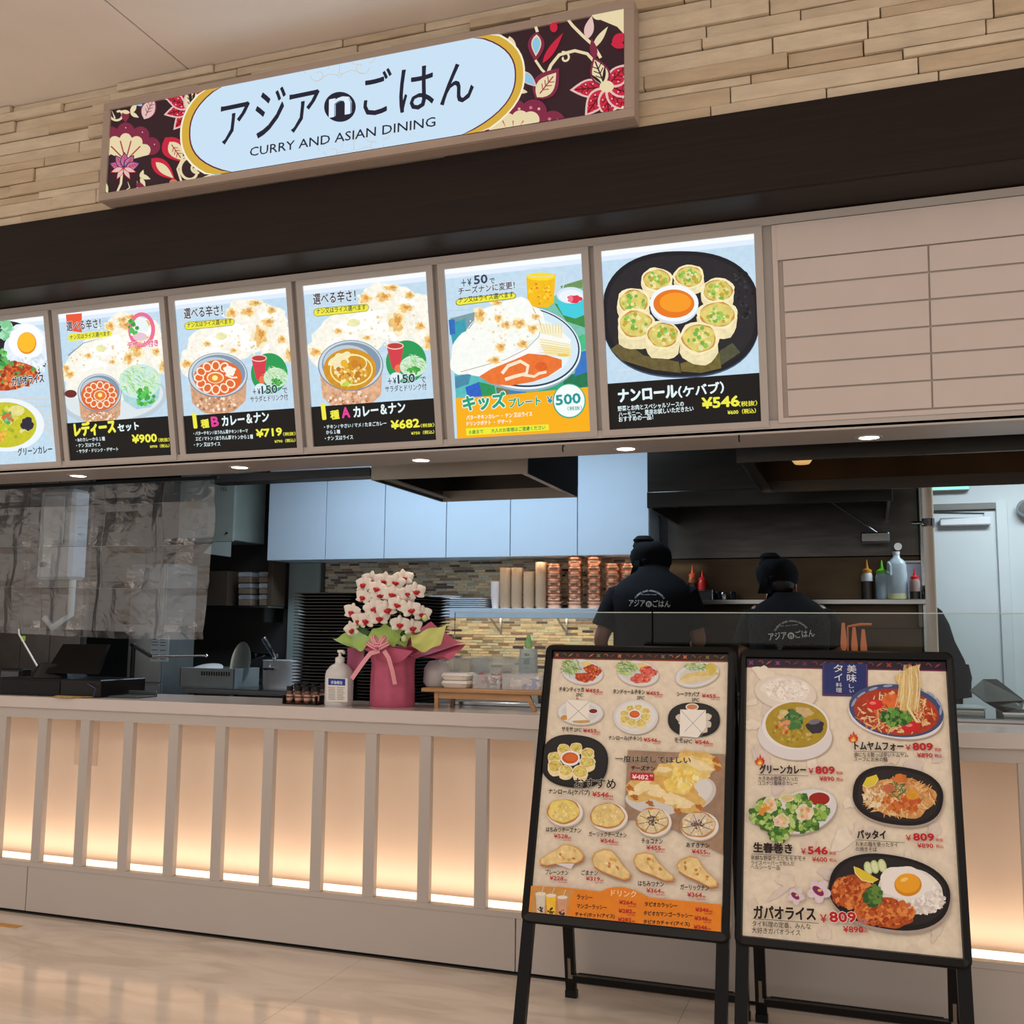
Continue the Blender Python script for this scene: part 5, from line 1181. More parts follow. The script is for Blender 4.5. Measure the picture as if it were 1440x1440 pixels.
# condiment jars
p0 = at(409, 994, .14); p1 = at(452, 994, .14)
t = thing('condiment_rack', 'black open rack holding small brown condiment jars beside the pump bottle', 'rack', (p0.x, .14, .90))
MB().box(p0.x-.004, p1.x+.006, .08, .20, .9, .905, .002).build('base', BLACK, t)
for xx in (p0.x-.004, p1.x+.002): MB().box(xx, xx+.004, .08, .20, .905, .935).build('side', BLACK, t)
MB().tube([(p0.x, .085, .93), (p1.x+.004, .085, .93)], .002, 6).build('rail', BLACK, t)
JG = mat('jar_brown', (96, 58, 46), .15, noise=.3, scale=60); JL = mat('jar_label', (206, 166, 144), .5, noise=.2, scale=50)
n_ = 4
for r_ in range(2):
    for i in range(n_):
        xx = p0.x+.014+i*(p1.x-p0.x-.02)/(n_-1); yy = .105+r_*.055; zz = .9055; hh = .074 if r_ else .066
        j = thing('condiment_jar', 'small black-lidded brown condiment jar, %s from the left in the %s row' % (ordn(i), ('front', 'back')[r_]), 'jar', (xx, yy, zz), 'condiment jars in the rack')
        MB().lathe([(0, 0), (.0125, 0), (.0135, .004), (.0135, hh*.62), (.011, hh*.72), (0, hh*.72)], (xx, yy, zz), 14).build('jar_body', JG, j, True)
        MB().lathe([(.0137, hh*.16), (.0137, hh*.5)], (xx, yy, zz), 14, cap=False).build('jar_label', JL, j, True)
        MB().lathe([(0, hh*.72), (.013, hh*.72), (.013, hh), (0, hh)], (xx, yy, zz), 14).build('lid', BLACK, j)
# clear bottle
p = at(433, 955, .6)
t = thing('clear_bottle', 'small clear bottle with dark liquid left of the tray stack', 'bottle', (-2.56, .62, .836))
x = at(433, 940, .62).x
MB().lathe([(0, 0), (.026, 0), (.028, .01), (.028, .11), (.022, .14), (.010, .17), (.010, .185), (0, .185)], (x, .62, .836), 20).build('bottle_body', CLEARP, t, True)
MB().lathe([(0, .002), (.027, .002), (.027, .05), (0, .05)], (x, .62, .836), 20).build('liquid', DS, t); MB().lathe([(.0285, .06), (.0285, .10)], (x, .62, .836), 20, cap=False).build('label', JL, t, True)
MB().lathe([(.012, .183), (.012, .20), (0, .20)], (x, .62, .836), 14).build('cap', PLATE, t)

# wooden stand with takeaway supplies
wx0, wx1, wy0, wy1, wz = -1.66, -1.17, .14, .34, .978
t = thing('wooden_stand', 'low light wooden stand with splayed legs on the counter right of the orchid', 'stand', (-1.4, .2, .90))
for i in range(3): MB().box(wx0, wx1, wy0+i*.0675, wy0+.064+i*.0675, wz-.016, wz, .003).build('slat', WOODL, t)
for x, sx in ((wx0+.06, 0), (wx1-.06, .03)):
    for y in (wy0+.02, wy1-.02): MB().bar((x, y, wz-.016), (x+sx, y, .9), .016, .016).build('leg', WOODL, t)
MB().box(wx0+.05, wx1-.05, wy0+.015, wy0+.025, wz-.04, wz-.016).build('apron', WOODL, t)
FOAM = mat('white_foam', (236, 230, 222), .8, noise=.04)
def c4(x, y, d): return at(640+x/5.54, 740+y/5.54, d)
# foam boxes
for i in range(2):
    p = at(643, 962, .2); tt = thing('foam_box', 'white foam takeaway box, %s of two on the wooden stand' % ('lower', 'upper')[i], 'box', (p.x, .22, wz+i*.030), 'foam boxes on the wooden stand')
    zz = wz+i*.0295+.001; MB().lathe([(0, 0), (.050, 0), (.062, .015), (0, .015)], (p.x, .22, zz), 24, sq=5).build('base', FOAM, tt); MB().lathe([(0, .016), (.062, .016), (.056, .027), (0, .028)], (p.x, .22, zz), 24, sq=5).build('lid', FOAM, tt)
# bag of clear lids
p = at(604, 965, .22); tt = thing('lid_bag', 'bag of clear domed lids at the left end of the wooden stand', 'bag', (p.x, .25, wz))
x0 = p.x
b = MB(); b.lathe([(.0, .0), (.045, .001), (.055, .02), (.052, .07), (.035, .098), (.0, .105)], (x0+.02, .25, wz), 24)
for v in b.v: v += Vector((random.uniform(-.003, .003), random.uniform(-.003, .003), random.uniform(-.003, .003))) if v.z > wz+.002 else Vector((0, 0, 0))
b.build('bag', mat('milky_film', (226, 222, 222), .25, alpha=.55), tt, True)
for i in range(7): MB().lathe([(.0, .004), (.034, .002), (.038, .0), (.036, .006), (.0, .009)], (x0+.018, .25, wz+.004+i*.009), 18).build('lid', CLEARP, tt, True)
def bin_(name, label, x0, x1, y0, y1, z0, z1, m, tilt_=0):
    tt = thing(name, label, 'container', ((x0+x1)/2, (y0+y1)/2, z0))
    w_ = .002
    for q in ((x0, x1, y0, y0+w_), (x0, x1, y1-w_, y1), (x0, x0+w_, y0+w_, y1-w_), (x1-w_, x1, y0+w_, y1-w_)): MB().box(*q, z0, z1).build('side', m, tt)
    MB().box(x0, x1, y0, y1, z0-.0, z0+w_).build('bottom', m, tt); MB().tube([(x0, y0, z1), (x1, y0, z1), (x1, y1, z1), (x0, y1, z1), (x0, y0, z1)], .003, 6).build('rim', m, tt); return tt
BINM = mat('clear_bin', (226, 226, 228), .2, alpha=.26)
a = at(670, 968, .2).x; b_ = at(708, 968, .2).x
t1 = bin_('clear_bin', 'clear bin of black and white bottle lids on the wooden stand', a, b_, .16, .30, wz+.001, wz+.052, BINM)
m1 = MB(); m2 = MB(); m3_ = MB()
for i in range(46):
    q = (random.uniform(a+.014, b_-.014), random.uniform(.175, .285), wz+.006+random.random()*.048)
    (m1, m2, m1, m3_)[i % 4].lathe([(0, -.003), (.009, -.003), (.009, .003), (0, .003)], q, 8, random.choice('xyz'))
m1.build('black_lids', BLACK, t1, kind='stuff'); m2.build('silver_lids', mat('silver_paint', (0, 0, 0)), t1, kind='stuff'); m3_.build('pink_lids', PINK, t1, kind='stuff')
a = at(711, 968, .2).x; b_ = at(763, 968, .2).x
t1 = bin_('clear_bin', 'clear bin with blue-printed sachets at the right end of the wooden stand', a, b_, .16, .31, wz+.001, wz+.056, BINM)
m1 = MB(); m2 = MB()
for i in range(16):
    q = Vector((random.uniform(a+.03, b_-.03), random.uniform(.18, .29), wz+.010+random.random()*.03)); an = random.uniform(0, PI); e1 = Vector((math.cos(an), .2, math.sin(an)*.6))*.022; e2 = Vector((-math.sin(an)*.6, .3, math.cos(an)))*.013
    (m1 if i % 3 else m2).add([q-e1-e2, q+e1-e2, q+e1+e2, q-e1+e2], [(0, 1, 2, 3)])
m1.build('sachets', FOAM, t1, kind='stuff'); m2.build('blue_sachets', mat('sachet_blue', (80, 110, 180), .4), t1, kind='stuff')
# larger clear boxes standing behind on the prep counter
for i, (p0, p1, lab) in enumerate((((626, 925), (668, 960), 'empty clear box behind the foam boxes'), ((672, 925), (735, 962), 'wide empty clear box behind the bin of lids'))):
    A = at(*p0, .56); B_ = at(p1[0], p1[1], .56)
    bin_('storage_box', lab, A.x, B_.x, .50, .72, .836, A.z, mat('clear_box', (224, 226, 228), .2, alpha=.22))
# washing-up bottle
p = at(743, 940, .82); t = thing('detergent_bottle', 'white washing-up bottle with a light green cap and green label', 'bottle', (p.x, .82, .836))
ztop = at(743, 893, .82).z; h = ztop-.836
MB().lathe([(0, 0), (.040, 0), (.044, .01), (.042, h*.45), (.038, h*.82), (.040, h*.72), (.028, h*.80), (.013, h*.84), (0, h*.84)], (p.x, .82, .836), 24, sq=2.4).build('bottle_body', mat('white_bottle', (216, 216, 214), .35), t, True)
MB().lathe([(.016, h*.83), (.018, h*.91), (.012, h*.94), (.008, h), (0, h)], (p.x, .82, .836), 16).build('cap', mat('mint_cap', (150, 214, 130), .4), t, True)
P = Print((0, .7765, 0), (1, 0, 0), (0, 0, 1)); P.Nn = Vector((0, -1, 0)); P.crop(640, 740, 5.54)
G_ = (24, 140, 96); P.poly([(540, 1030), (580, 1030), (578, 1075), (552, 1078)], G_); P.text('Qu', 540, 1010, 576, 1010, 22, G_, .03); P.ell(545, 1060, 12, 16, G_); P.text('Joy', 542, 1122, 574, 1122, 16, G_, .01) if False else P.line([(542, 1105), (574, 1105)], 8, G_)
P.flush('label', M_PAPER, t)

# till at the left
tl = thing('cash_register', 'black cash register with a flat drawer and tilted touch screen at the left end', 'cash register', (-3.5, .2, .90))
def qx(px, py=975, y=.1): return at(px, py, y).x
MB().box(qx(12, 960), qx(153, 960), .05, .34, .9005, .975, .004).build('cash_drawer', BLACK, tl)
MB().box(qx(14, 960), qx(97, 960), .046, .05, .908, .968, .002).build('drawer_front', BLACKM, tl)
z0 = .976
a, b_ = qx(35, 930), qx(78, 930)
MB().lathe([(0, 0), (.10, 0), (.075, .06), (.055, .066), (0, .066)], ((a+b_)/2+.02, .2, z0-.001), 24, sq=4).build('stand', BLACK, tl)
zt = at(100, 906, .15).z
b = MB(); xl, xr = qx(70, 910, .12), qx(133, 910, .12)
b.add([(xl, .10, z0+.02), (xr+.03, .10, z0+.02), (xr, .20, zt), (xl, .20, zt), (xl, .125, z0+.02), (xr+.03, .125, z0+.02), (xr, .222, zt), (xl, .222, zt)], [(0, 1, 2, 3), (4, 7, 6, 5), (0, 4, 5, 1), (1, 5, 6, 2), (2, 6, 7, 3), (3, 7, 4, 0)])
b.build('touch_screen', BLACKM, tl)
MB().tube([(a+.03, .2, z0+.05), (xl-.02, .19, z0+.075), (xl+.02, .19, z0+.085)], .006, 6).build('bracket', STEEL, tl)
MB().tube([(qx(27, 895), .22, .974), (qx(30, 900), .22, 1.0), (qx(27, 890, .22), .22, at(27, 892, .22).z), (qx(22, 880, .22), .24, at(22, 885, .22).z)], .004, 6).build('cable', PLATE, tl, True)
MB().tube([(qx(125, 950, .05), .044, .96), (qx(138, 965, .05), .035, .94), (qx(134, 975, .05), .04, .903)], .002, 6).build('thin_cable', mat('violet_cable', (60, 60, 110), .5), tl, True)
p = at(33, 898, .24); MB().box(p.x-.010, p.x+.010, .232, .245, p.z-.012, p.z+.012, .003).build('lime_tag', mat('lime_green', (156, 206, 60), .5), tl)
t = thing('card_terminal', 'small dark card terminal on the far left of the counter', 'card reader', (qx(18, 940), .25, .90))
MB().box(qx(0, 945, .3), qx(31, 945, .3), .30, .36, .9005, 1.0, .004).build('body', BLACK, t); MB().box(qx(3, 945, .3), qx(28, 945, .3), .292, .30, .955, .99, .002).build('screen', mat('terminal_grey', (58, 60, 64), .3), t)
t = thing('cash_tray', 'flat dark grey coin tray beside the cash register', 'tray', (qx(175, 972), .15, .90))
MB().box(qx(156, 975), qx(196, 975), .08, .22, .9005, .908, .002).build('base', mat('slate_plastic', (56, 64, 66), .5), t); MB().box(qx(156, 975), qx(196, 975), .21, .22, .908, .925, .002).build('rear_rim', mat('slate_plastic', (0, 0, 0)), t)
t = thing('customer_display', 'slim black post with an angled arm and thin horizontal rod beside the till', 'display stand', (qx(186, 970, .3), .30, .90))
xs_ = at(186, 940, .30).x; MB().box(xs_-.008, xs_+.008, .292, .308, .9005, at(183, 905, .3).z, .002).build('post', BLACK, t); MB().lathe([(0, 0), (.035, 0), (.03, .006), (0, .006)], (xs_, .3, .9005), 20).build('foot', BLACK, t)
p0 = at(184, 905, .3); p1 = at(213, 923, .3); MB().bar(p0, p1, .016, .014).build('arm', BLACK, t); p2 = at(290, 922, .3); MB().tube([p1, p2], .0045, 8).build('rod', CHROME, t, True); MB().lathe([(0, -.008), (.008, 0), (0, .008)], p2, 10).build('rod_end', CHROME, t, True)
t = tag(MB().lathe([(0, 0), (.09, 0), (.095, .003), (.09, .005), (0, .004)], (qx(118, 978), .10-.06+.02, .9005), 28).build('straw_mat', mat('straw', (176, 148, 92), .8, noise=.3, scale=60), None, True), 'thin straw mat on the counter edge in front of the cash register', 'mat')
# fryer baskets etc. at the right behind the glass
t = thing('steel_food_well', 'stainless box with tilted open lid behind the glass at the right end', 'food warmer', (.4, .7, .836))
def c8(x, y, d): return at(1180+x/4.8, 740+y/4.8, d)
a = c8(700, 1240, .50); b_ = c8(985, 1240, .50)
MB().box(a.x, b_.x, .50, .72, .836, b_.z, .003).build('box_body', STEEL, t); MB().box(a.x-.003, b_.x+.003, .497, .70, b_.z+.001, b_.z+.006, .001).build('box_top', STEEL, t)
q = [c8(1230, 1240, .56), c8(1110, 1262, .56), c8(985, 1190, .60), c8(880, 1112, .66), c8(968, 1035, .74), c8(1062, 1035, .74), c8(1250, 1180, .62)]
nn = Vector((.2, -.9, .35)).normalized()*.006; MB().loft([q, [v+nn for v in q]]).build('open_lid', mat('dull_steel', (86, 84, 76), .35, 1, noise=.15), t)
t = thing('steel_food_pan', 'stainless food pan at the right edge behind the glass', 'pan', (.55, .6, .836))
a = c8(1112, 1262, .46); x1 = a.x+.42
for q in ((a.x, x1, .46, .463), (a.x, x1, .71, .713), (a.x, a.x+.003, .463, .71), (x1-.003, x1, .463, .71)): MB().box(*q, .837, a.z).build('pan_side', STEEL, t)
MB().box(a.x, x1, .46, .713, .8355, .839).build('pan_base', STEEL, t); MB().bar((a.x-.005, .455, a.z), (x1, .455, a.z), .012, .006).build('pan_rim', CHROME, t)
# orange utensils
t = thing('utensil_holder', 'steel utensil holder behind the glass between the second cook and the pole', 'holder', (at(1203, 925, .8).x, .8, .836))
px_ = at(1203, 925, .8).x; MB().lathe([(0, 0), (.055, 0), (.058, .17), (.055, .17), (.052, .004), (0, .004)], (px_, .8, .836), 24).build('cup', STEELD, t, True)
ORM = mat('orange_nylon', (214, 122, 72), .35, noise=.1)
for i, (x0, x1_, yt, nm_, lab) in enumerate(((1194, 1183, 880, 'spatula', 'orange-handled spatula, leftmost in the steel holder'), (1202, 1201, 886, 'spoon', 'orange spoon standing upright in the middle of the steel holder'), (1208, 1217, 889, 'tongs', 'orange tongs, rightmost in the steel holder'))):
    A = at(x0, 925, .8); B_ = at(x1_, yt, .8); A.z = .90; B_.y = .80
    tt = thing(nm_, lab, nm_, A, 'orange utensils in the steel holder')
    MB().tube([A, A*.3+B_*.7], .005, 8).build('shaft', ORM, tt, True); C_ = A*.3+B_*.7
    MB().loft([[C_+Vector((.010*math.cos(a_*PI/5)*k, .003*math.sin(a_*PI/5), hh_)) for a_ in range(10)] for hh_, k in ((0, .5), (.012, 1.2), (.03, 1.3), ((B_-C_).z+.012, .6))]).build('head', ORM, tt, True)
p0 = at(1192, 881, .84); p1 = at(1226, 878, .84)
t = tag(MB().tube([p0, (p0+p1)/2+Vector((0, 0, .004)), p1], [.004, .006, .005], 8).tube([p0, Vector((p0.x-.004, .84, .95))], .004, 6).build('ladle', ORM, None, True), 'orange ladle lying across the top of the steel utensil holder', 'ladle')

# ================================================================ A-FRAME MENU BOARDS
BO = Vector((0, -.594, .355)); BV = Vector((0, .238, .798)).normalized(); BN = Vector((1, 0, 0)).cross(BV)
def bp_(x, v, o=0.0): return BO+Vector((x, 0, 0))+BV*v+BN*o
def rrect(x0, x1, v0, v1, r, o, n=6):
    pts = []
    for cx_, cv_, a0 in ((x1-r, v1-r, 0), (x0+r, v1-r, 90), (x0+r, v0+r, 180), (x1-r, v0+r, 270)):
        for i in range(n+1):
            a = math.radians(a0+90*i/n); pts.append(bp_(cx_+r*math.cos(a), cv_+r*math.sin(a), o))
    return pts
ALU = mat('grey_corner_plate', (120, 112, 104), .35, .5)
def a_board(label, x0, x1, px0, px1, pv0, pv1, vt):
    t = thing('sandwich_board', label, 'menu stand', ((x0+x1)/2, -.42, 0), 'menu stands in front of the counter')
    # snap frame with rounded corners: outer and inner outlines, front and back
    A = rrect(x0, x1, -.004, vt, .022, .016); B_ = rrect(px0-.003, px1+.003, pv0-.003, pv1+.003, .003, .016)
    A2 = rrect(x0, x1, -.004, vt, .022, -.012); B2 = rrect(px0, px1, pv0, pv1, .003, .004)
    A1 = rrect(x0+.006, x1-.006, .002, vt-.006, .018, .021)
    b = MB(); n = len(A); b.add(A2+A+A1+B_+B2, [])
    for k in range(4):
        for i in range(n):
            j = (i+1) % n; b.f.append((k*n+i, k*n+j, (k+1)*n+j, (k+1)*n+i))
    b.f.append(tuple(range(n))[::-1]); b.build('snap_frame', BLACKM, t, True)
    for x in (x0+.020, x1-.020):
        sgn = 1 if x < (x0+x1)/2 else -1
        top = bp_(x, .01, -.002); d = BV*-1; k = (top.z-.012)/(-d.z)*-1; bot = top + BV*(-(top.z-.012)/BV.z)
        MB().bar(top, bot, .034, .022).build('front_leg', BLACKM, t)
        MB().bar(bot+BV*.012, bot, .038, .026).build('rubber_foot', BLACK, t)
        rt = bp_(x, vt-.03, -.025); rb = Vector((x, -.135, .012))
        MB().bar(rt, rb, .034, .020).build('rear_leg', BLACKM, t); MB().bar(rb+Vector((0, 0, .012)), rb-Vector((0, 0, .011)), .038, .026).build('rubber_foot', BLACK, t)
        dd = (rt-rb).normalized(); nn = Vector((0, -1, 0)).cross(Vector((1, 0, 0))); nrm = Vector((0, -dd.z, dd.y))
        c = rb+dd*.062-Vector((0, .0, 0)); f = nrm*.0115
        cx_ = x-sgn*.013
        MB().bar(c+f+Vector((0, 0, -.004)), c+f+dd*.062, .010, .002).build('corner_plate', ALU, t)
        MB().bar(c+f+Vector((-sgn*.006, 0, 0)), c+f+Vector((sgn*.055, 0, 0)), .002, .012).build('corner_plate', ALU, t)
    y_ = -.135+(-.02); rb = Vector((0, -.135, .012)); rt = bp_(0, vt-.03, -.025); dd = (rt-rb).normalized(); c = rb+dd*.055
    MB().bar((x0+.03, c.y, c.z), (x1-.03, c.y, c.z), .030, .020).build('cross_bar', BLACKM, t)
    MB().box(x0+.05, x1-.05, c.y-.012, c.y-.008, c.z+.016, c.z+.020).build('cross_bar_lip', BLACKM, t)
    MB().bar(bp_(x0+.06, vt-.015, -.02), bp_(x1-.06, vt-.015, -.02), .018, .018).build('hinge_bar', BLACK, t)
    P = Print(bp_(0, 0, .005), (1, 0, 0), BV); P.clip = (px0, px1, pv0, pv1)
    P.raw([(px0, pv0), (px1, pv0), (px1, pv1), (px0, pv1)], [(0, 1, 2, 3)], (232, 220, 200), .25)
    return t, P
KT, KR = (36, 22, 24), (188, 26, 38)
def topband(P, px0, px1, v0, v1, base, line, cols):
    P.raw([(px0, v0), (px1, v0), (px1, v1), (px0, v1)], [(0, 1, 2, 3)], base); P.raw([(px0, v0-.003), (px1, v0-.003), (px1, v0+.001), (px0, v0+.001)], [(0, 1, 2, 3)], line)
    x = px0+.012; i = 0
    while x < px1-.01:
        c = random.choice(cols); m = (v0+v1)/2; r = (v1-v0)*.40
        if i % 3 == 0: P.raw([(x+r*math.cos(a*PI/4)*(1 if a % 2 else .45), m+r*math.sin(a*PI/4)*(1 if a % 2 else .45)) for a in range(8)], [tuple(range(8))], c)
        elif i % 3 == 1:
            for k in range(5): a = 2.2*k/4-.3; q = r*(1-.1*k); P.raw([(x+q*math.cos(a), m+q*math.sin(a)), (x+(q-.002)*math.cos(a), m+(q-.002)*math.sin(a)), (x+(q-.002)*math.cos(a+.6), m+(q-.002)*math.sin(a+.6)), (x+q*math.cos(a+.6), m+q*math.sin(a+.6))], [(0, 1, 2, 3)], c)
        else: P.raw([(x-r, m-r*.6), (x+r*.2, m-r*.1), (x+r, m+r*.8), (x-r*.2, m+r*.3)], [(0, 1, 2, 3)], c)
        x += r*2.6; i += 1
# ---- left board
t, P = a_board('left black A-frame menu stand with many small dishes and an orange drinks strip', -.991, -.390, -.968, -.414, .026, .812, .832)
topband(P, -.968, -.414, .790, .812, (44, 24, 20), (150, 60, 40), [(150, 70, 40), (110, 110, 60), (190, 110, 60), (120, 50, 40)])
P.crop(740, 890, 4.8)
def yen(P, s_, x, y, w_, h, sl=.05, big=KR, sub='¥500 税込'):
    P.text('¥'+s_, x, y, x+w_, y+w_*sl, h, big, .03); P.text('税抜', x+w_*1.03, y+w_*sl, x+w_*1.26, y+w_*sl+1, h*.42, big, .01); P.text(sub, x+w_*.66, y+h*.62, x+w_*1.26, y+h*.62+2, h*.32, big, .008)
def oval_dish(P, x, y, rx, ry, a=0, c=(226, 228, 230)):
    P.ell(x+2, y+5, rx, ry, (190, 176, 158), a, n=30); P.ell(x, y, rx, ry, (206, 206, 206), a, n=30); P.ell(x, y-1, rx*.96, ry*.95, c, a, n=30); P.ell(x, y, rx*.80, ry*.78, (214, 216, 220), a, n=26)
SAL = [(150, 190, 90), (190, 220, 130), (110, 160, 70), (214, 226, 170), (86, 140, 60)]
for (x, y, mc) in ((380, 265, [(190, 70, 30), (220, 100, 46), (160, 46, 24), (232, 140, 80)]), (755, 275, [(226, 110, 90), (206, 70, 60), (238, 150, 120), (190, 50, 46)])):
    oval_dish(P, x, y, 144, 86, 8); P.scatter(x-75, y-30, 66, 44, 150, 12, SAL, 2.4, long=True); P.ell(x+30, y-52, 34, 18, (230, 214, 130), 10, tex=.3)
    for (dx, dy, r, r2) in ((60, -20, 48, 30), (95, -5, 36, 26), (15, 35, 66, 32), (50, 30, 40, 30)): P.ell(x+dx, y+dy, r, r2, mc[0], 0, tex=.7, jit=.08); P.scatter(x+dx, y+dy, r*.8, r2*.8, 26, 7, mc)
oval_dish(P, 1155, 285, 152, 82, -12); P.scatter(1150, 235, 86, 30, 90, 12, SAL, 2.2, long=True); P.ell(1165, 290, 130, 26, (222, 200, 130), -8, tex=.4, jit=.05); P.ell(1150, 315, 120, 20, (232, 214, 170), -8, tex=.3, jit=.05); P.ell(1250, 240, 40, 30, (214, 196, 90), 20, tex=.3)
P.text('チキンティッカ', 222, 400, 390, 402, 34, KT, .02); P.text('2PC', 336, 430, 382, 432, 22, KT, .01); yen(P, '455', 398, 402, 96, 26)
P.text('タンドゥールチキン', 586, 414, 802, 420, 34, KT, .02); P.text('2PC', 748, 450, 798, 452, 22, KT, .01); yen(P, '455', 808, 420, 92, 26)
P.text('シークケバブ', 1018, 430, 1170, 434, 34, KT, .02); P.text('2PC', 1118, 464, 1168, 466, 22, KT, .01); yen(P, '455', 1184, 438, 98, 26)
oval_dish(P, 368, 540, 156, 84, 2); P.ell(455, 530, 34, 20, (240, 240, 240)); P.ell(455, 530, 28, 15, (130, 30, 30), tex=.4); P.ell(262, 575, 26, 16, (206, 150, 70), tex=.5); P.ell(375, 600, 60, 12, (200, 160, 90), tex=.4)
P.poly([(345, 438), (358, 450), (338, 448)], (190, 40, 30))
P.poly([(270, 452), (432, 462), (420, 590), (280, 598)], (240, 236, 228)); P.line([(272, 456), (418, 588)], 2.5, (120, 116, 116)); P.line([(430, 466), (284, 594)], 2.5, (120, 116, 116))
P.ell(745, 575, 150, 116, (188, 174, 156), n=36); P.ell(742, 570, 150, 116, (222, 222, 224), n=36); P.ell(742, 566, 134, 100, (232, 232, 232), n=36)
naan_roll_ring(P, .27, 738, 565, False)
P.ell(1134, 590, 176, 116, (24, 22, 24), 2, n=40, sup=2.3); P.ell(1134, 586, 160, 104, (34, 32, 34), 2, n=40, sup=2.3); P.ell(1122, 503, 44, 24, (236, 234, 230)); P.ell(1122, 503, 36, 17, (206, 140, 90), tex=.2)
for x, y in ((1040, 575), (1225, 570), (1225, 620), (1060, 610), (1200, 655)): P.ell(x, y, 28, 24, (214, 206, 190), tex=.3, jit=.05)
P.poly([(1042, 520), (1215, 524), (1216, 640), (1160, 710), (1038, 700)], (240, 236, 230)); P.line([(1046, 524), (1190, 680)], 2.5, (120, 116, 116)); P.line([(1210, 528), (1070, 672)], 2.5, (120, 116, 116)); P.line([(1160, 708), (1190, 690), (1214, 645)], 2, (190, 184, 176))
P.text('サモサ', 242, 668, 318, 670, 32, KT, .02); P.text('2PC', 326, 670, 376, 671, 24, KT, .01); yen(P, '455', 384, 674, 94, 27)
P.text('ナンロール(チキン)', 558, 730, 782, 736, 34, KT, .02); yen(P, '546', 792, 736, 96, 27)
P.text('モモ', 1002, 742, 1060, 744, 32, KT, .02); P.text('6PC', 1066, 748, 1122, 750, 26, KT, .01); yen(P, '546', 1138, 752, 100, 28)
P.ell(330, 870, 226, 178, (20, 18, 20), 6, n=48, sup=2.5); P.ell(330, 866, 212, 166, (32, 30, 30), 6, n=48, sup=2.5); naan_roll_ring(P, .42, 308, 868, False)
for k in range(5): P.spiral(800+k*95, 772+k*6, 20, 0, .9 if k % 2 else -.9, 2, (196, 176, 150))
P.poly([(690, 795), (1345, 828), (1345, 1500), (670, 1160)], (166, 136, 112), .4)
P.crop(730, 1040, 4.645)
P.poly([(722, 75), (1350, 100), (1335, 575), (694, 520)], (160, 132, 110), .5)
P.ell(1130, 360, 165, 110, (206, 204, 200), -20, n=40); P.ell(1120, 350, 150, 96, (224, 222, 220), -20, n=40); P.ell(870, 420, 175, 70, (214, 212, 210), 12, n=36)
for (x, y, rx, ry, a, c) in ((1180, 150, 140, 70, 14, (228, 190, 110)), (1120, 190, 160, 80, 0, (240, 212, 130)), (1060, 260, 130, 90, -30, (240, 214, 120)), (960, 230, 80, 70, 10, (232, 196, 110)), (960, 330, 230, 90, 10, (222, 178, 96)), (800, 330, 100, 80, -10, (226, 190, 116)), (1090, 410, 130, 70, 14, (224, 184, 108)), (1040, 300, 90, 60, 10, (244, 214, 110)), (1060, 270, 50, 90, -20, (248, 226, 140))):
    P.ell(x, y, rx, ry, c, a, tex=.5, jit=.06)
for (x, y, rx, ry, a) in ((800, 320, 80, 34, -30), (900, 340, 60, 40, 20), (1000, 390, 60, 40, 10), (1080, 420, 60, 34, 10), (1180, 170, 90, 30, 20), (950, 200, 50, 20, 0)): P.ell(x, y, rx, ry, (244, 226, 176), a, tex=.3, jit=.1)
for (x, y) in ((1040, 470), (1180, 445), (1290, 140), (1300, 190), (730, 320), (760, 380), (860, 420)): P.ell(x, y, 26, 16, (186, 110, 44), 30, tex=.6, jit=.15)
P.scatter(1090, 260, 90, 60, 60, 9, [(248, 226, 120), (240, 200, 90), (250, 240, 180)], 2)
P.text('一度は試してほしい', 632, 152, 1125, 162, 46, (36, 26, 26), .022, (236, 226, 208), .022)
P.text('チーズナン', 736, 204, 892, 208, 32, KT, .025); P.poly([(732, 218), (886, 224), (886, 274), (732, 268)], (196, 26, 52)); P.text('¥482', 740, 262, 850, 266, 32, (246, 226, 220), .03); P.text('税抜', 858, 246, 880, 247, 14, (246, 226, 220), .01)
P.text('おすすめ', 366, 320, 636, 328, 66, (30, 22, 22), .018, (232, 222, 206), .03)
P.text('ナンロール(ケバブ)', 196, 364, 466, 374, 42, KT, .02); yen(P, '546', 480, 376, 112, 34)
def pizza(P, x, y, rx, ry, c, cut=False):
    P.ell(x+12, y+14, rx*1.08, ry*1.1, (200, 188, 172), n=32); P.ell(x+9, y+6, rx*1.08, ry*1.1, (234, 228, 224), n=32); P.ell(x, y, rx, ry, (196, 140, 70), 0, tex=.5, jit=.02, n=32); P.ell(x, y-3, rx*.93, ry*.90, c, tex=.4, jit=.03, n=30)
    P.scatter(x, y, rx*.8, ry*.75, 36, 8, [(240, 220, 150), (222, 190, 110), (246, 232, 180)])
    if cut:
        for k in range(4): a = .5+k*PI/4; P.line([(x-rx*.9*math.cos(a), y-ry*.85*math.sin(a)), (x+rx*.9*math.cos(a), y+ry*.85*math.sin(a))], 3.5, (90, 60, 50))
        P.scatter(x, y-5, rx*.35, ry*.4, 26, 6, [(70, 50, 70), (110, 90, 100)])
pizza(P, 296, 472, 108, 82, (236, 214, 120)); pizza(P, 582, 502, 114, 84, (232, 208, 140)); pizza(P, 876, 535, 106, 86, (226, 208, 170), True); pizza(P, 1172, 560, 116, 84, (220, 206, 186), True)
P.text('はちみつチーズナン', 182, 606, 412, 614, 34, KT, .02); yen(P, '528', 232, 646, 92, 28)
P.text('ガーリックチーズナン', 460, 636, 708, 645, 34, KT, .02); yen(P, '546', 534, 676, 96, 28)
P.text('チョコナン', 804, 682, 944, 686, 34, KT, .02); yen(P, '455', 834, 722, 98, 30)
P.text('あずきナン', 1096, 708, 1248, 712, 34, KT, .02); yen(P, '455', 1130, 748, 98, 30)
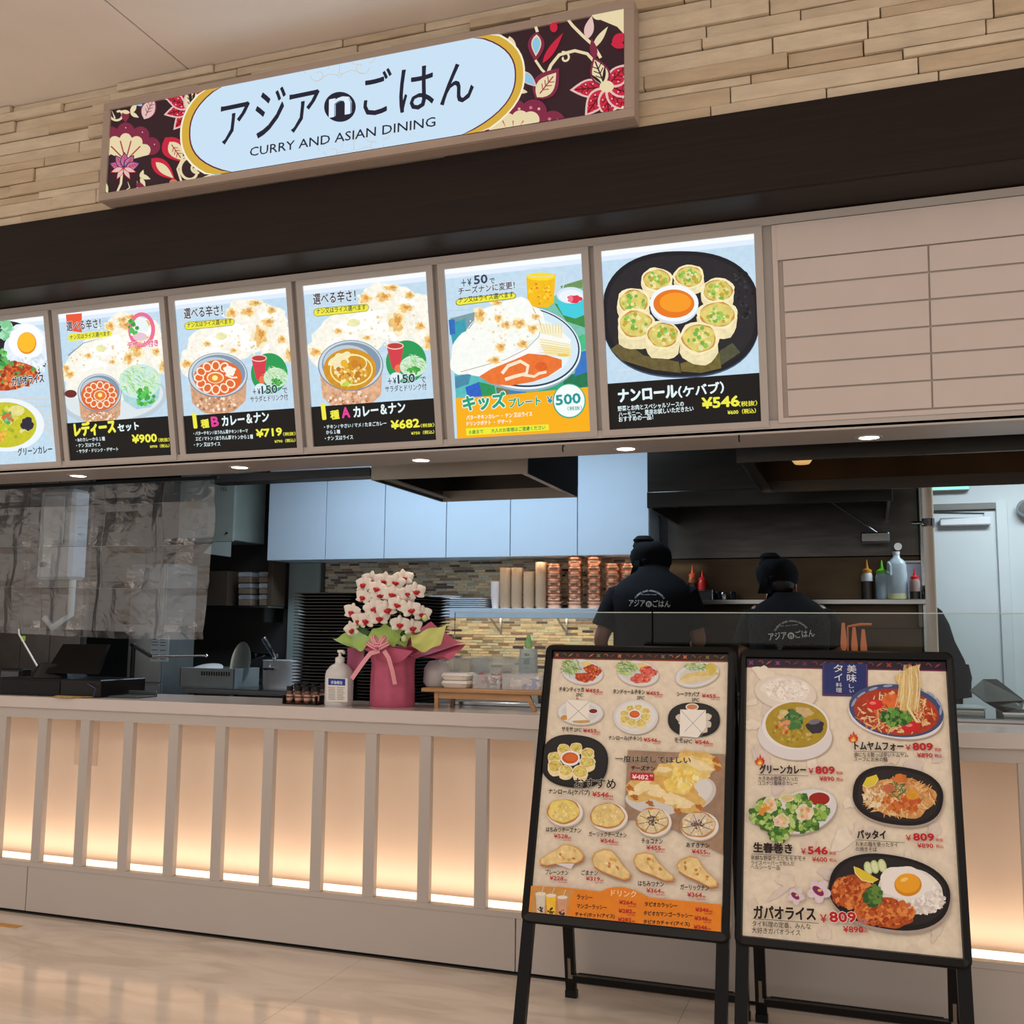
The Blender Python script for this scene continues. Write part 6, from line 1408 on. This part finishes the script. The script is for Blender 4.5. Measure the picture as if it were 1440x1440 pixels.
def nn_(P, pts, c=(236, 208, 146)):
    x = sum(p[0] for p in pts)/len(pts); y = sum(p[1] for p in pts)/len(pts)
    P.fan((x, y+10), [(a+4, b_+12) for a, b_ in pts], (176, 120, 86)); P.fan((x, y), pts, (214, 168, 100), .4); P.fan((x, y), [(x+(a-x)*.93, y+(b_-y)*.91) for a, b_ in pts], c, .5)
    for _ in range(7): k = random.uniform(.1, .75); a, b_ = random.choice(pts); P.ell(x+(a-x)*k, y+(b_-y)*k, random.uniform(8, 18), random.uniform(5, 11), random.choice([(196, 130, 60), (222, 176, 100), (246, 228, 180)]), random.uniform(0, 90), tex=.5, jit=.15)
nn_(P, [(140, 790), (180, 760), (250, 720), (300, 685), (350, 690), (400, 715), (432, 760), (420, 790), (380, 810), (320, 808), (250, 812), (190, 826), (145, 818)])
P.poly([(240, 812), (370, 812), (345, 850), (320, 840)], (226, 216, 220))
nn_(P, [(480, 780), (500, 740), (560, 715), (610, 725), (650, 770), (690, 830), (735, 880), (730, 910), (690, 918), (620, 895), (540, 860), (495, 830)])
nn_(P, [(750, 790), (770, 750), (830, 738), (880, 750), (920, 810), (970, 860), (1018, 900), (1010, 925), (960, 925), (880, 890), (800, 860), (765, 830)])
nn_(P, [(1032, 820), (1060, 785), (1120, 762), (1170, 775), (1200, 830), (1250, 885), (1302, 930), (1298, 962), (1250, 968), (1180, 930), (1090, 890), (1045, 860)])
P.text('プレーンナン', 180, 884, 330, 890, 34, KT, .02); yen(P, '228', 206, 920, 92, 28)
P.text('ごまナン', 414, 888, 522, 892, 34, KT, .02); yen(P, '319', 442, 924, 94, 28)
P.text('はちみつナン', 784, 960, 952, 966, 36, KT, .02); yen(P, '364', 836, 1002, 96, 30)
P.text('ガーリックナン', 1058, 984, 1246, 992, 38, KT, .02); yen(P, '364', 1102, 1030, 98, 32)
OR = (232, 136, 36)
P.fan((700, 1150), [(60, 955), (300, 968), (540, 995), (580, 975), (640, 965), (700, 968), (760, 985), (820, 1015), (860, 1035), (1330, 1080), (1330, 1300), (60, 1160)], OR, .15)
P.fan((230, 1100), [(90, 960), (370, 985), (360, 1010), (320, 1170), (80, 1150)], (206, 150, 80), .4)
P.text('ドリンク', 608, 1024, 772, 1034, 42, (238, 224, 200), .01)
for x, c in ((150, (214, 206, 190)), (218, (246, 200, 60)), (292, (214, 160, 130))):
    y = 1010+(x-150)*.16; P.poly([(x-32, y), (x+32, y+3), (x+24, y+125), (x-24, y+122)], c, .3); P.ell(x, y, 34, 12, (236, 226, 210)); P.line([(x+4, y), (x+22, y-50)], 4, (226, 214, 196)); P.scatter(x, y+100, 20, 20, 14, 6, [(50, 30, 26), (80, 50, 40)])
for s_, x, y, x1_ in (('ラッシー', 386, 1046, 488), ('マンゴーラッシー', 386, 1104, 580), ('チャイ(ホット/アイス)', 374, 1160, 632), ('タピオカラッシー', 826, 1092, 1040), ('タピオカマンゴーラッシー', 820, 1150, 1140), ('タピオカチャイ(アイス)', 818, 1208, 1120)): P.text(s_, x, y, x1_, y+(x1_-x)*.06, 32, KT, .02)
for s_, x, y in (('264', 660, 1078), ('282', 656, 1134), ('282', 652, 1190), ('346', 1156, 1126), ('346', 1150, 1182), ('346', 1146, 1240)): yen(P, s_, x, y, 90, 28)
P.flush('poster', M_PAPER, t)
# ---- right board
t, P = a_board('right black A-frame menu stand with large Thai dishes and a dark blue title block', -.377, .217, -.357, .196, .023, .800, .826)
topband(P, -.357, .196, .775, .800, (36, 22, 44), (110, 30, 70), [(170, 70, 60), (96, 40, 70), (150, 60, 50), (120, 60, 110)])
P.crop(1040, 910, 4.364)
for _ in range(40):
    x, y = random.uniform(60, 1270), random.uniform(120, 1900); P.ell(x, y, random.uniform(30, 90), random.uniform(15, 50), random.choice([(226, 212, 196), (236, 226, 210), (222, 208, 200)]), random.uniform(0, 180), tex=.2, jit=.1)
P.poly([(508, 98), (788, 104), (786, 306), (508, 300)], (28, 44, 110)); 
for q in (((516, 104), (516, 294)), ((780, 108), (780, 300)), ((516, 292), (780, 298))): P.line(list(q), 3, (130, 50, 80))
for s_, x, y, w_, h in (('美', 660, 160, 58, 50), ('味', 660, 216, 58, 50), ('し', 672, 252, 30, 24), ('い', 676, 280, 26, 18), ('タ', 578, 154, 56, 46), ('イ', 582, 208, 50, 44), ('料', 592, 246, 36, 26), ('理', 592, 278, 36, 26)): P.text(s_, x, y, x+w_, y+1, h, (226, 226, 234), 0.0)
# rice plate and green curry
P.ell(285, 285, 192, 106, (206, 190, 176), 8, n=40); P.ell(282, 280, 190, 104, (228, 218, 208), 8, n=40); P.ell(285, 265, 150, 74, (240, 234, 226), 4, tex=.3, jit=.03); P.scatter(290, 262, 130, 60, 120, 6, [(250, 246, 240), (224, 214, 204)], 1.8)
P.ell(348, 555, 226, 146, (184, 168, 156), 4, n=48); P.ell(340, 548, 228, 146, (226, 222, 224), 4, n=48); P.ell(345, 480, 206, 150, (236, 234, 234), 0, n=48); P.ell(350, 480, 190, 140, (176, 150, 40), 4, tex=.35, n=48)
P.scatter(340, 500, 140, 90, 50, 9, [(196, 170, 70), (150, 130, 34), (206, 186, 110)]); P.ell(290, 430, 54, 46, (214, 196, 140), tex=.5, jit=.1); P.ell(395, 400, 56, 30, (206, 180, 130), 10, tex=.4, jit=.08); P.ell(465, 490, 54, 42, (48, 44, 56), 0, tex=.6, jit=.06); P.ell(460, 460, 36, 16, (120, 116, 130), -10, tex=.4)
P.scatter(320, 440, 70, 50, 50, 13, [(70, 120, 60), (96, 150, 80), (52, 96, 44)]); P.scatter(270, 490, 40, 46, 24, 13, [(206, 110, 50), (226, 160, 110), (190, 80, 40)]); P.scatter(340, 480, 40, 24, 30, 12, [(70, 120, 60), (90, 140, 70)])
def flame(P, x, y, k=1):
    for a, b_, c in ((0, 1, (206, 40, 26)), (0, .7, (236, 120, 40)), (0, .42, (250, 210, 90))):
        P.fan((x, y-14*k*b_), [(x+dx*k*b_, y+dy*k*b_) for dx, dy in ((-26, -6), (-30, -28), (-20, -20), (-16, -48), (-6, -30), (2, -66), (12, -34), (20, -46), (24, -22), (30, -30), (26, -4), (12, 4), (-12, 4))], c)
flame(P, 697, 580); flame(P, 125, 722)
# noodle bowl
P.ell(965, 430, 290, 140, (176, 160, 150), 9, n=50); P.ell(958, 410, 292, 150, (228, 226, 230), 9, n=50, sup=2.2); P.ell(962, 392, 292, 160, (66, 78, 124), 8, n=50)
for k in range(9): a = PI+.3+k*.36; P.ell(962+272*math.cos(a), 385+148*math.sin(a), 30, 8, (150, 166, 200), math.degrees(math.atan2(148*math.cos(a), -272*math.sin(a))))
P.ell(962, 400, 262, 140, (176, 58, 30), 8, tex=.5, n=50); P.scatter(962, 405, 240, 118, 200, 20, [(214, 110, 50), (232, 170, 110), (190, 70, 36), (224, 190, 140), (160, 44, 26), (236, 200, 150)], .35); P.scatter(960, 410, 240, 118, 120, 26, [(236, 206, 160), (226, 180, 120), (206, 120, 60)], .14)
P.ell(928, 330, 50, 42, (226, 110, 50), tex=.6, jit=.1); P.ell(830, 355, 52, 32, (214, 34, 36)); P.ell(818, 346, 20, 10, (240, 130, 120)); P.ell(1050, 490, 58, 34, (206, 34, 40)); P.ell(1040, 482, 22, 10, (240, 130, 130)); P.scatter(960, 430, 90, 50, 130, 15, [(70, 120, 46), (96, 150, 60), (44, 90, 34), (120, 170, 80)])
P.fan((1035, 260), [(952, 180), (1000, 160), (1040, 125), (1110, 110), (1090, 170), (1098, 330), (1105, 370), (1060, 395), (985, 390), (985, 260)], (226, 196, 130), .4)
for k in range(44):
    x = 970+k*3; P.line([(x*.8+215+random.uniform(-6, 6), 140+random.uniform(-30, 40)), (x+12+random.uniform(-5, 5), 200), (x+6+random.uniform(-9, 9), 290), (x+random.uniform(-14, 14), 380+random.uniform(-30, 30))], 3.2, random.choice([(240, 220, 160), (214, 176, 100), (248, 234, 190), (226, 196, 130)]))
P.line([(1030, 370), (1090, 465)], 14, (240, 222, 170))
P.text('トムヤムフォー', 706, 635, 1008, 640, 54, KT, .03); P.line([(702, 634+8), (1020, 650)], 2.5, KT)
def yen2(P, a_, b_, x, y, w_, h, sub_dx, h2, out=None):
    P.text('￥', x, y-2, x+w_*.2, y-1, h*.72, KR, .02); P.text(a_, x+w_*.25, y, x+w_, y+3, h, KR, .045, out, .06); P.text('税抜', x+w_*1.04, y+3, x+w_*1.29, y+4, h*.40, KR, .01, out, .03)
    P.text('¥'+b_, x+sub_dx, y+h*.85, x+sub_dx+w_*.56, y+h*.85+2, h2, KR, .025); P.text('税込', x+w_*1.04, y+h*.85, x+w_*1.30, y+h*.85+2, h2*.75, KR, .01)
yen2(P, '809', '890', 1018, 638, 172, 50, 70, 30)
P.text('癖になる酸っぱ辛いトムヤム', 704, 676, 1036, 680, 28, KT, .002); P.text('スープにお米の麺', 704, 704, 908, 707, 28, KT, .002)
P.text('グリーンカレー', 124, 780, 410, 785, 58, KT, .03); P.line([(118, 786), (424, 793)], 2.5, KT); yen2(P, '809', '890', 424, 782, 164, 50, 66, 30)
P.text('大きめの野菜が入った', 116, 822, 360, 826, 28, KT, .002); P.text('ココナツ風味のカレー', 116, 850, 358, 853, 28, KT, .002)
# pad thai
P.ell(975, 925, 282, 182, (170, 156, 146), 8, n=50, sup=2.4); P.ell(972, 915, 278, 178, (26, 20, 22), 8, n=50, sup=2.4); P.ell(975, 915, 250, 154, (42, 34, 34), 8, n=50, sup=2.4)
P.ell(985, 925, 220, 120, (214, 160, 96), 6, tex=.6, jit=.05, n=40); P.scatter(980, 925, 215, 112, 260, 26, [(226, 180, 120), (206, 140, 76), (238, 206, 156), (190, 110, 56), (232, 190, 130)], .15); P.scatter(830, 930, 70, 60, 60, 14, [(240, 222, 190), (226, 200, 150)], .5); P.scatter(1000, 960, 120, 60, 60, 14, [(196, 90, 40), (214, 120, 50)])
P.scatter(960, 880, 60, 50, 40, 18, [(70, 110, 70), (96, 130, 80)], .2); P.ell(1060, 910, 36, 30, (226, 160, 50), tex=.4); P.ell(985, 810, 46, 28, (214, 120, 50), tex=.6, jit=.08); P.ell(915, 870, 34, 26, (206, 110, 80), tex=.5); P.fan((800, 830), [(755, 850), (780, 805), (840, 785), (852, 810), (820, 850), (780, 862)], (226, 206, 60)); P.line([(755, 852), (785, 866), (825, 852), (852, 812)], 6, (240, 232, 170))
P.crop(1040, 1100, 4.364)
# spring rolls
P.ell(400, 190, 205, 130, (176, 164, 156), -18, n=40); P.ell(398, 182, 204, 128, (222, 222, 226), -18, n=40); P.ell(490, 110, 74, 52, (232, 230, 232)); P.ell(490, 106, 64, 40, (160, 36, 22), tex=.2)
for (x, y, rx, ry) in ((180, 180, 95, 80), (250, 250, 110, 80), (370, 150, 80, 70), (130, 210, 70, 60), (400, 250, 90, 60), (240, 330, 60, 40), (500, 190, 50, 50)): P.ell(x, y, rx, ry, (70, 110, 44), tex=.7, jit=.1); P.scatter(x, y, rx*.9, ry*.9, 60, 16, [(100, 150, 60), (60, 110, 40), (150, 190, 90), (186, 210, 130)])
for (x, y, rx, ry) in ((185, 145, 46, 50), (260, 240, 50, 42), (400, 190, 56, 50), (290, 100, 44, 26)): P.ell(x, y, rx, ry, (226, 216, 190), tex=.5, jit=.08); P.scatter(x, y, rx*.6, ry*.6, 14, 12, [(226, 160, 110), (206, 210, 130), (240, 190, 160)])
P.scatter(150, 170, 30, 40, 10, 14, [(226, 150, 60), (214, 180, 70)])
P.text('パッタイ', 722, 352, 902, 356, 58, KT, .035); P.line([(714, 356), (1012, 374)], 2.5, KT); yen2(P, '809', '890', 1020, 364, 178, 50, 70, 30)
P.text('お米の麺を使ったタイ', 714, 396, 972, 402, 30, KT, .002); P.text('の焼きそば', 714, 426, 844, 429, 28, KT, .002)
P.text('生春巻き', 86, 434, 328, 444, 64, KT, .035); P.line([(76, 442), (382, 458)], 2.5, KT); yen2(P, '546', '600', 378, 446, 168, 52, 68, 30)
P.text('新鮮な野菜やエビをモチモチ', 74, 480, 410, 488, 30, KT, .002); P.text('ライスペーパーで包んだ', 74, 510, 340, 516, 28, KT, .002); P.text('ヘルシーな一品', 72, 536, 250, 542, 28, KT, .002)
# gapao plate
P.ell(925, 690, 378, 232, (170, 154, 146), 10, n=56, sup=2.3); P.ell(920, 676, 374, 226, (24, 20, 22), 10, n=56, sup=2.3); P.ell(925, 670, 345, 200, (40, 34, 34), 10, n=56, sup=2.3)
for x, y in ((790, 530), (830, 522), (875, 515)): P.ell(x, y, 26, 42, (186, 206, 140), -14); P.ell(x, y, 18, 34, (222, 230, 186), -14)
P.ell(1050, 670, 205, 140, (232, 226, 222), 14, tex=.4, jit=.02, n=40); P.scatter(1110, 720, 150, 90, 260, 8, [(248, 244, 240), (214, 206, 202), (236, 230, 226)], 1.9)
P.ell(1015, 620, 160, 100, (240, 236, 232), 6, jit=.04, n=40); P.ell(1033, 632, 84, 70, (214, 140, 30), 0); P.ell(1030, 622, 76, 60, (240, 168, 40), 0); P.ell(1010, 600, 24, 12, (250, 210, 120), -20)
P.ell(690, 680, 130, 100, (176, 80, 30), 20, tex=.8, jit=.05, n=36); P.ell(880, 800, 180, 90, (176, 80, 30), 12, tex=.8, jit=.05, n=36)
P.scatter(700, 680, 130, 95, 230, 12, [(206, 110, 46), (160, 60, 24), (226, 140, 70), (190, 86, 34)], 1.3); P.scatter(890, 800, 180, 80, 320, 12, [(206, 110, 46), (160, 60, 24), (226, 140, 70), (190, 86, 34)], 1.3)
P.scatter(820, 700, 50, 60, 50, 18, [(70, 110, 50), (100, 140, 60), (50, 90, 40)]); P.fan((770, 590), [(705, 520), (735, 530), (855, 600), (820, 618), (750, 600), (712, 560)], (226, 200, 60)); P.line([(703, 520), (712, 562), (752, 604), (822, 620)], 6, (240, 230, 160))
for x, y, k in ((350, 700, .8), (490, 670, 1.1)):
    for a in range(5): P.ell(x+34*k*math.cos(a*1.256+.3), y+34*k*math.sin(a*1.256+.3), 34*k, 26*k, (222, 206, 216), a*72+17, tex=.2)
    P.ell(x-6, y, 38*k, 20*k, (130, 40, 96), 40); P.ell(x+4, y-4, 12*k, 8*k, (226, 190, 90))
P.text('ガパオライス', 90, 840, 472, 852, 84, KT, .035, (232, 220, 200), .02); P.line([(84, 838), (488, 868)], 3, KT)
yen2(P, '809', '890', 496, 864, 226, 70, 140, 40, (240, 226, 216))
P.text('タイ料理の定番、みんな', 82, 886, 440, 906, 36, KT, .002); P.text('大好きガパオライス', 80, 926, 376, 944, 36, KT, .002)
P.flush('poster', M_PAPER, t)

# ================================================================ COOKS
def skin_mesh(name, chain_pts, edges, radii, root, m, parent, sub=2):
    me = bpy.data.meshes.new(name); me.from_pydata([Vector(p)-wloc(parent) for p in chain_pts], edges, []); me.update()
    o = bpy.data.objects.new(name, me); C.objects.link(o); o.parent = parent
    me.skin_vertices if me.skin_vertices else None
    md = o.modifiers.new('skin', 'SKIN'); md.use_smooth_shade = True; md.branch_smoothing = .4
    if not me.skin_vertices:
        import bmesh
        b = bmesh.new(); b.from_mesh(me); b.verts.layers.skin.verify(); b.to_mesh(me); b.free()
    for i, r in enumerate(radii):
        sv = me.skin_vertices[0].data[i]; sv.radius = r if isinstance(r, tuple) else (r, r); sv.use_root = (i == root)
    s_ = o.modifiers.new('sub', 'SUBSURF'); s_.levels = sub; s_.render_levels = sub
    me.materials.append(m); return o
def cook(label, base, H, lean, yaw, J, logo, hx=0.0, hz=0.0):
    """J: joint positions in metres for a figure of height H facing +y, origin at the feet, turned by yaw"""
    t = thing('person', label, 'person', base)
    R = Matrix.Rotation(yaw, 3, 'Z')
    def W(p): return Vector(base)+R@Vector(p)
    s = H/1.70
    def G(x, y, z): return W((x*s, y*s, z*s))
    lz, ly = lean            # how far the chest sinks and goes forward
    def T(x, y, z):          # upper body points, bent forward about the hips
        k = max(0, (z-.95)/.75); a = k*ly; return W((x*s, (y+a)*s, (z-k*lz)*s))
    pts = []; rad = []; ed = []
    def add(p, r, par=None):
        pts.append(p); rad.append(r if isinstance(r, tuple) else r*s)
        rad[-1] = rad[-1] if isinstance(rad[-1], tuple) else (rad[-1], rad[-1])
        if par is not None: ed.append((par, len(pts)-1))
        return len(pts)-1
    pel = add(G(0, 0, .95), (.155*s, .11*s)); ab = add(T(0, -.01, 1.10), (.135*s, .10*s), pel); chst = add(T(0, -.01, 1.28), (.155*s, .11*s), ab)
    uc = add(T(0, 0, 1.38), (.12*s, .085*s), chst); nk = add(T(hx*.5, .03, 1.44-hz*.5), (.055*s, .055*s), uc); hd0 = add(T(hx*.8, .07+hz*.3, 1.485-hz*.9), (.066*s, .072*s), nk); hd1 = add(T(hx, .10+hz*.5, 1.55-hz), (.072*s, .088*s), hd0); hd2 = add(T(hx, .105+hz*.5, 1.61-hz), (.056*s, .066*s), hd1)
    hands = []
    for sg_ in (-1, 1):
        hip = add(G(sg_*.09, 0, .88), .085, pel); kn = add(G(sg_*.105, .02, .48), .055, hip); an = add(G(sg_*.11, -.01, .09), .038, kn); ft = add(G(sg_*.125, .11, .035), .032, an)
        sh = add(T(sg_*.155, 0, 1.375), .055, uc); A = J['R' if sg_ > 0 else 'L']
        el = add(T(sg_*A[0][0], A[0][1], A[0][2]), .040, sh); wr = add(T(sg_*A[1][0], A[1][1], A[1][2]), .026, el)
        pa = add(T(sg_*A[2][0], A[2][1], A[2][2]), .026, wr); hands.append((sg_, wr, pa))
    body = skin_mesh('body', pts, ed, rad, pel, SKIN, t)
    for sg_, wr, pa in hands:
        w0, p0 = pts[wr], pts[pa]; d = (p0-w0).normalized(); side = d.cross(Vector((0, 0, 1))).normalized(); up = side.cross(d)
        for k in range(5):
            off = (k-1.5)*.019*s; L_ = (.062, .074, .070, .054, .052)[k]*s
            if k == 4: st = w0+d*.035*s+side*(-sg_)*-.026*s; dd = (d+side*sg_*.8).normalized()
            else: st = p0-d*.01*s+side*off; dd = d
            q = [st, st+dd*L_*.4-up*.004*s, st+dd*L_*.75-up*.016*s, st+dd*L_-up*.03*s]
            MB().tube(q, [.0095*s, .009*s, .008*s, .0055*s], 8).build('finger', SKIN, t, True)
    # face on the far side
    hc_ = (pts[hd0]+pts[hd1])/2; fw = R@Vector((0, 1, -.15-.3*lz)).normalized(); rt = R@Vector((1, 0, 0)); upv = rt.cross(fw)
    nose = hc_+fw*.098*s+upv*.0
    MB().loft([[nose+rt*.012*s*k*math.cos(a*PI/4)+fw*(.016*s*(1-k)+.006*s)+upv*(.02*s*(1-j)-.010*s+.008*s*math.sin(a*PI/4)*k) for a in range(8)] for j, k in ((0, .3), (.5, .8), (1, .9))]).build('nose', SKIN, t, True)
    for e_ in (-1, 1):
        MB().lathe([(0, -.009*s), (.010*s, 0), (0, .009*s)], hc_+fw*.088*s+rt*e_*.032*s+upv*.032*s, 10, 'y').build('eye', BLACK, t, True)
        ea = hc_+rt*e_*.078*s+upv*.008*s-fw*.004
        MB().loft([[ea+rt*e_*(.004+.010*j_)*s+fw*(.014*s*math.cos(a*PI/5)*k)+upv*(.026*s*math.sin(a*PI/5)*k) for a in range(10)] for j_, k in ((0, .7), (.6, 1.0), (1, .85), (.8, .5))]).build('ear', SKIN, t, True)
    MB().tube([hc_+fw*.088*s-upv*.042*s+rt*.022*s*k for k in (-1, 0, 1)], .005*s, 6).build('mouth', LIP, t, True)
    # hair at the nape
    MB().loft([[hc_+upv*(h_*s)+rt*(rx_*s*math.cos(a*PI/12))-fw*(ry_*s*math.sin(a*PI/12)-.012*s) for a in range(-1, 14)]+[hc_+upv*(h_*s)+rt*(rx_*.5*s*math.cos(a*PI/4)) for a in range(4, -1, -1)] for h_, rx_, ry_ in ((-.018, .058, .078), (.0, .082, .096), (.03, .086, .102), (.07, .084, .10))]).build('hair', HAIR, t, True)
    # shirt: lofted torso with collar, open hem, plus sleeves to the elbow
    def ring(x, y, z, rx, ry, n=40, wob=0):
        return [T(x+rx*(abs(math.cos(q))**.85*(1 if math.cos(q) >= 0 else -1))+wob*math.sin(6*q+z*9), y+ry*(abs(math.sin(q))**.85*(1 if math.sin(q) >= 0 else -1))+wob*math.cos(5*q+z*13), z) for q in [2*PI*i/n for i in range(n)]]
    rings_ = [ring(0, -.005, .80, .205, .150, wob=.006), ring(0, -.005, .90, .200, .148, wob=.005), ring(0, -.01, 1.02, .190, .140, wob=.006), ring(0, -.015, 1.14, .190, .138, wob=.005), ring(0, -.02, 1.25, .200, .142, wob=.004), ring(0, -.018, 1.33, .212, .137, wob=.002), ring(0, -.008, 1.375, .198, .118), ring(0, .002, 1.415, .160, .098), ring(0, .012, 1.446, .118, .084), ring(0, .022, 1.468, .084, .074), ring(0, .030, 1.490, .074, .068), ring(0, .030, 1.488, .064, .060)]
    sh_ = MB().loft(rings_, False); shirt = sh_.build('shirt', BLACKCL, t, True)
    for sg_ in (-1, 1):
        A = J['R' if sg_ > 0 else 'L']; s0 = T(sg_*.12, -.005, 1.34); e0 = T(sg_*A[0][0], A[0][1], A[0][2]); m0 = s0*.35+e0*.65+Vector((0, 0, .0)); sh1 = T(sg_*.172, -.008, 1.325)
        end = sh1*.30+e0*.70
        MB().tube([s0, sh1, sh1*.6+end*.4, end], [.062*s, .074*s, .073*s, .074*s], 18).build('sleeve', BLACKCL, t, True)
    # trousers
    for sg_ in (-1, 1):
        MB().tube([G(sg_*.085, 0, .93), G(sg_*.095, .0, .70), G(sg_*.105, .02, .48), G(sg_*.11, -.01, .10)], [.115*s, .098*s, .078*s, .062*s], 16).build('trouser_leg', BLACKCL, t, True)
        MB().loft([[G(sg_*.12+.045*math.cos(a*PI/6)*k, .06+.125*math.sin(a*PI/6)*k, z_) for a in range(12)] for z_, k in ((.002, 1), (.03, 1.02), (.07, .75))]).build('shoe', BLACK, t, True)
    MB().lathe([(.158*s, -.06*s), (.165*s, -.02*s), (.150*s, .06*s)], G(0, 0, .93), 24).build('trouser_seat', BLACKCL, t, True)
    # apron tie and knotted bandana
    hc2 = (pts[hd1]+pts[hd2])/2; b = MB(); RR = []
    for j, (h_, k, bk) in enumerate(((-.030, .98, 0), (-.005, 1.10, 0), (.03, 1.16, .01), (.06, 1.10, .016), (.085, .90, .02), (.10, .58, .02), (.105, .15, .02))):
        RR.append([hc2+upv*(h_*s+.004*math.sin(5*q)*s)+rt*(.094*s*k*math.cos(q)*(1+.035*math.sin(7*q+j*1.7)))+fw*((.110*k*math.sin(q)*(1+.035*math.cos(6*q+j))-bk-.004)*s) for q in [2*PI*i/28 for i in range(28)]])
    b.loft(RR); hat = b.build('bandana', BLACKCL, t, True)
    kp = hc2+upv*.062*s-fw*.095*s*0-rt*.058*s-fw*.05*s
    MB().lathe([(0, -.034*s), (.044*s, -.028*s), (.058*s, -.004*s), (.050*s, .016*s), (.056*s, .030*s), (.034*s, .050*s), (.0, .044*s)], kp+rt*.022*s+upv*.022*s, 9).build('bandana_fold', BLACKCL, hat, True)
    kn_ = hc2-fw*.112*s-upv*.012*s-rt*.02*s
    MB().lathe([(0, -.016*s), (.018*s, -.008*s), (.020*s, .006*s), (0, .016*s)], kn_, 10).build('bandana_knot', BLACKCL, hat, True)
    for d_ in (-1, 1):
        a0 = kn_; MB().sheet([[a0-rt*(.018+.014*u+.022*(d_ > 0))*s+rt*v*(.012+.012*u)*s-upv*(.085*u)*s-fw*(.008+.012*math.sin(3*u)*d_)*s for v in (-1, 0, 1)] for u in (0, .25, .5, .75, 1)]).build('bandana_tail', BLACKCL, hat, True)
    # printed logo laid onto the back of the shirt
    tree = BVHTree.FromPolygons([tuple(v) for v in sh_.v], [tuple(f) for f in sh_.f])
    bk = R@Vector((0, -1, 0)); lc = T(*logo); P_ = Print(lc, rt*1, Vector((0, 0, 1)))
    P_.Nn = bk
    def put(s_, x0, x1, y0, h, bold, ang=0, arc=None):
        V, F = glyphs(s_, bold); mx, Mx = min(p[0] for p in V), max(p[0] for p in V); my, My = min(p[1] for p in V), max(p[1] for p in V); out_ = []
        for p_ in V:
            u = x0+(p_[0]-mx)/(Mx-mx)*(x1-x0); v = y0+(p_[1]-my)/(My-my)*h
            if arc: a = (u-(x0+x1)/2)/arc; rr = arc+(v-y0); u = (x0+x1)/2+rr*math.sin(a); v = y0-arc+rr*math.cos(a)
            u2 = u*math.cos(ang)-v*math.sin(ang); v2 = u*math.sin(ang)+v*math.cos(ang); out_.append((u2, v2))
        P_.raw(out_, F, (206, 208, 210))
    la = logo_ang.get(label, 0)
    put('アジア', -.108, -.022, 0, .036, .012, la); put('ごはん', .018, .108, 0, .036, .012, la)
    P_.raw([(math.cos(la)*(-.002)-math.sin(la)*.014+.016*math.cos(q*PI/10), math.sin(la)*(-.002)+math.cos(la)*.014+.016*math.sin(q*PI/10)) for q in range(20)], [tuple(range(20))], (206, 208, 210))
    put('CURRY AND ASIAN DINING', -.085, .085, .080, .0095, .01, la, arc=.085); put('for your meal', -.045, .035, .060, .007, 0, la)
    V, F = glyphs('n', .03); P_.raw([(-.011+p[0]*.036-math.sin(la)*.014, .004+p[1]*.036+math.cos(la)*.0) for p in V], F, (20, 21, 24), dz=2e-4)
    nv = []; lift = [(v-P_.O).dot(bk) for v in P_.v]
    for li, v in enumerate(P_.v):
        hit = tree.ray_cast(v+bk*.4, -bk); nv.append((hit[0]+bk*(.0025+lift[li])) if hit[0] is not None else v)
    P_.v = nv; P_.flush('logo_print', M_PAPER, t)
    return t
logo_ang = {}
l1 = 'cook in a black printed T-shirt and black bandana seen from behind, by the copper bowls'
l2 = 'second cook in black printed T-shirt and bandana, bending over the stove under the hood'
logo_ang[l2] = .10; logo_ang[l1] = -.02
ARM = {'L': ((.265, -.02, 1.10), (.25, .20, .98), (.235, .28, .97)), 'R': ((.235, .03, 1.10), (.17, .25, 1.05), (.13, .33, 1.05))}
ARM2 = {'L': ((.225, .05, 1.12), (.15, .28, 1.08), (.12, .36, 1.08)), 'R': ((.245, .08, 1.14), (.18, .30, 1.10), (.15, .38, 1.10))}
cook(l1, (-1.10, 1.86, 0), 1.79, (.02, .07), .10, ARM, (0.0, -.16, 1.275), -.02, .062)
cook(l2, (-.385, 1.70, 0), 1.68, (.09, .16), .06, ARM2, (.015, -.16, 1.225), -.055, .012)
ARM3 = {'L': ((.22, .12, 1.12), (.15, .3, 1.0), (.12, .38, .96)), 'R': ((.22, .12, 1.10), (.15, .3, .98), (.12, .38, .94))}
t3 = cook('cook in a black shirt bent over beside the beige pole, half hidden by steel wall', (.405, 3.385, 0), 1.76, (.05, .28), 1.571, ARM3, (0, -.2, 1.2))
for o in list(t3.children):
    if o.name.startswith('logo_print'): bpy.data.objects.remove(o)
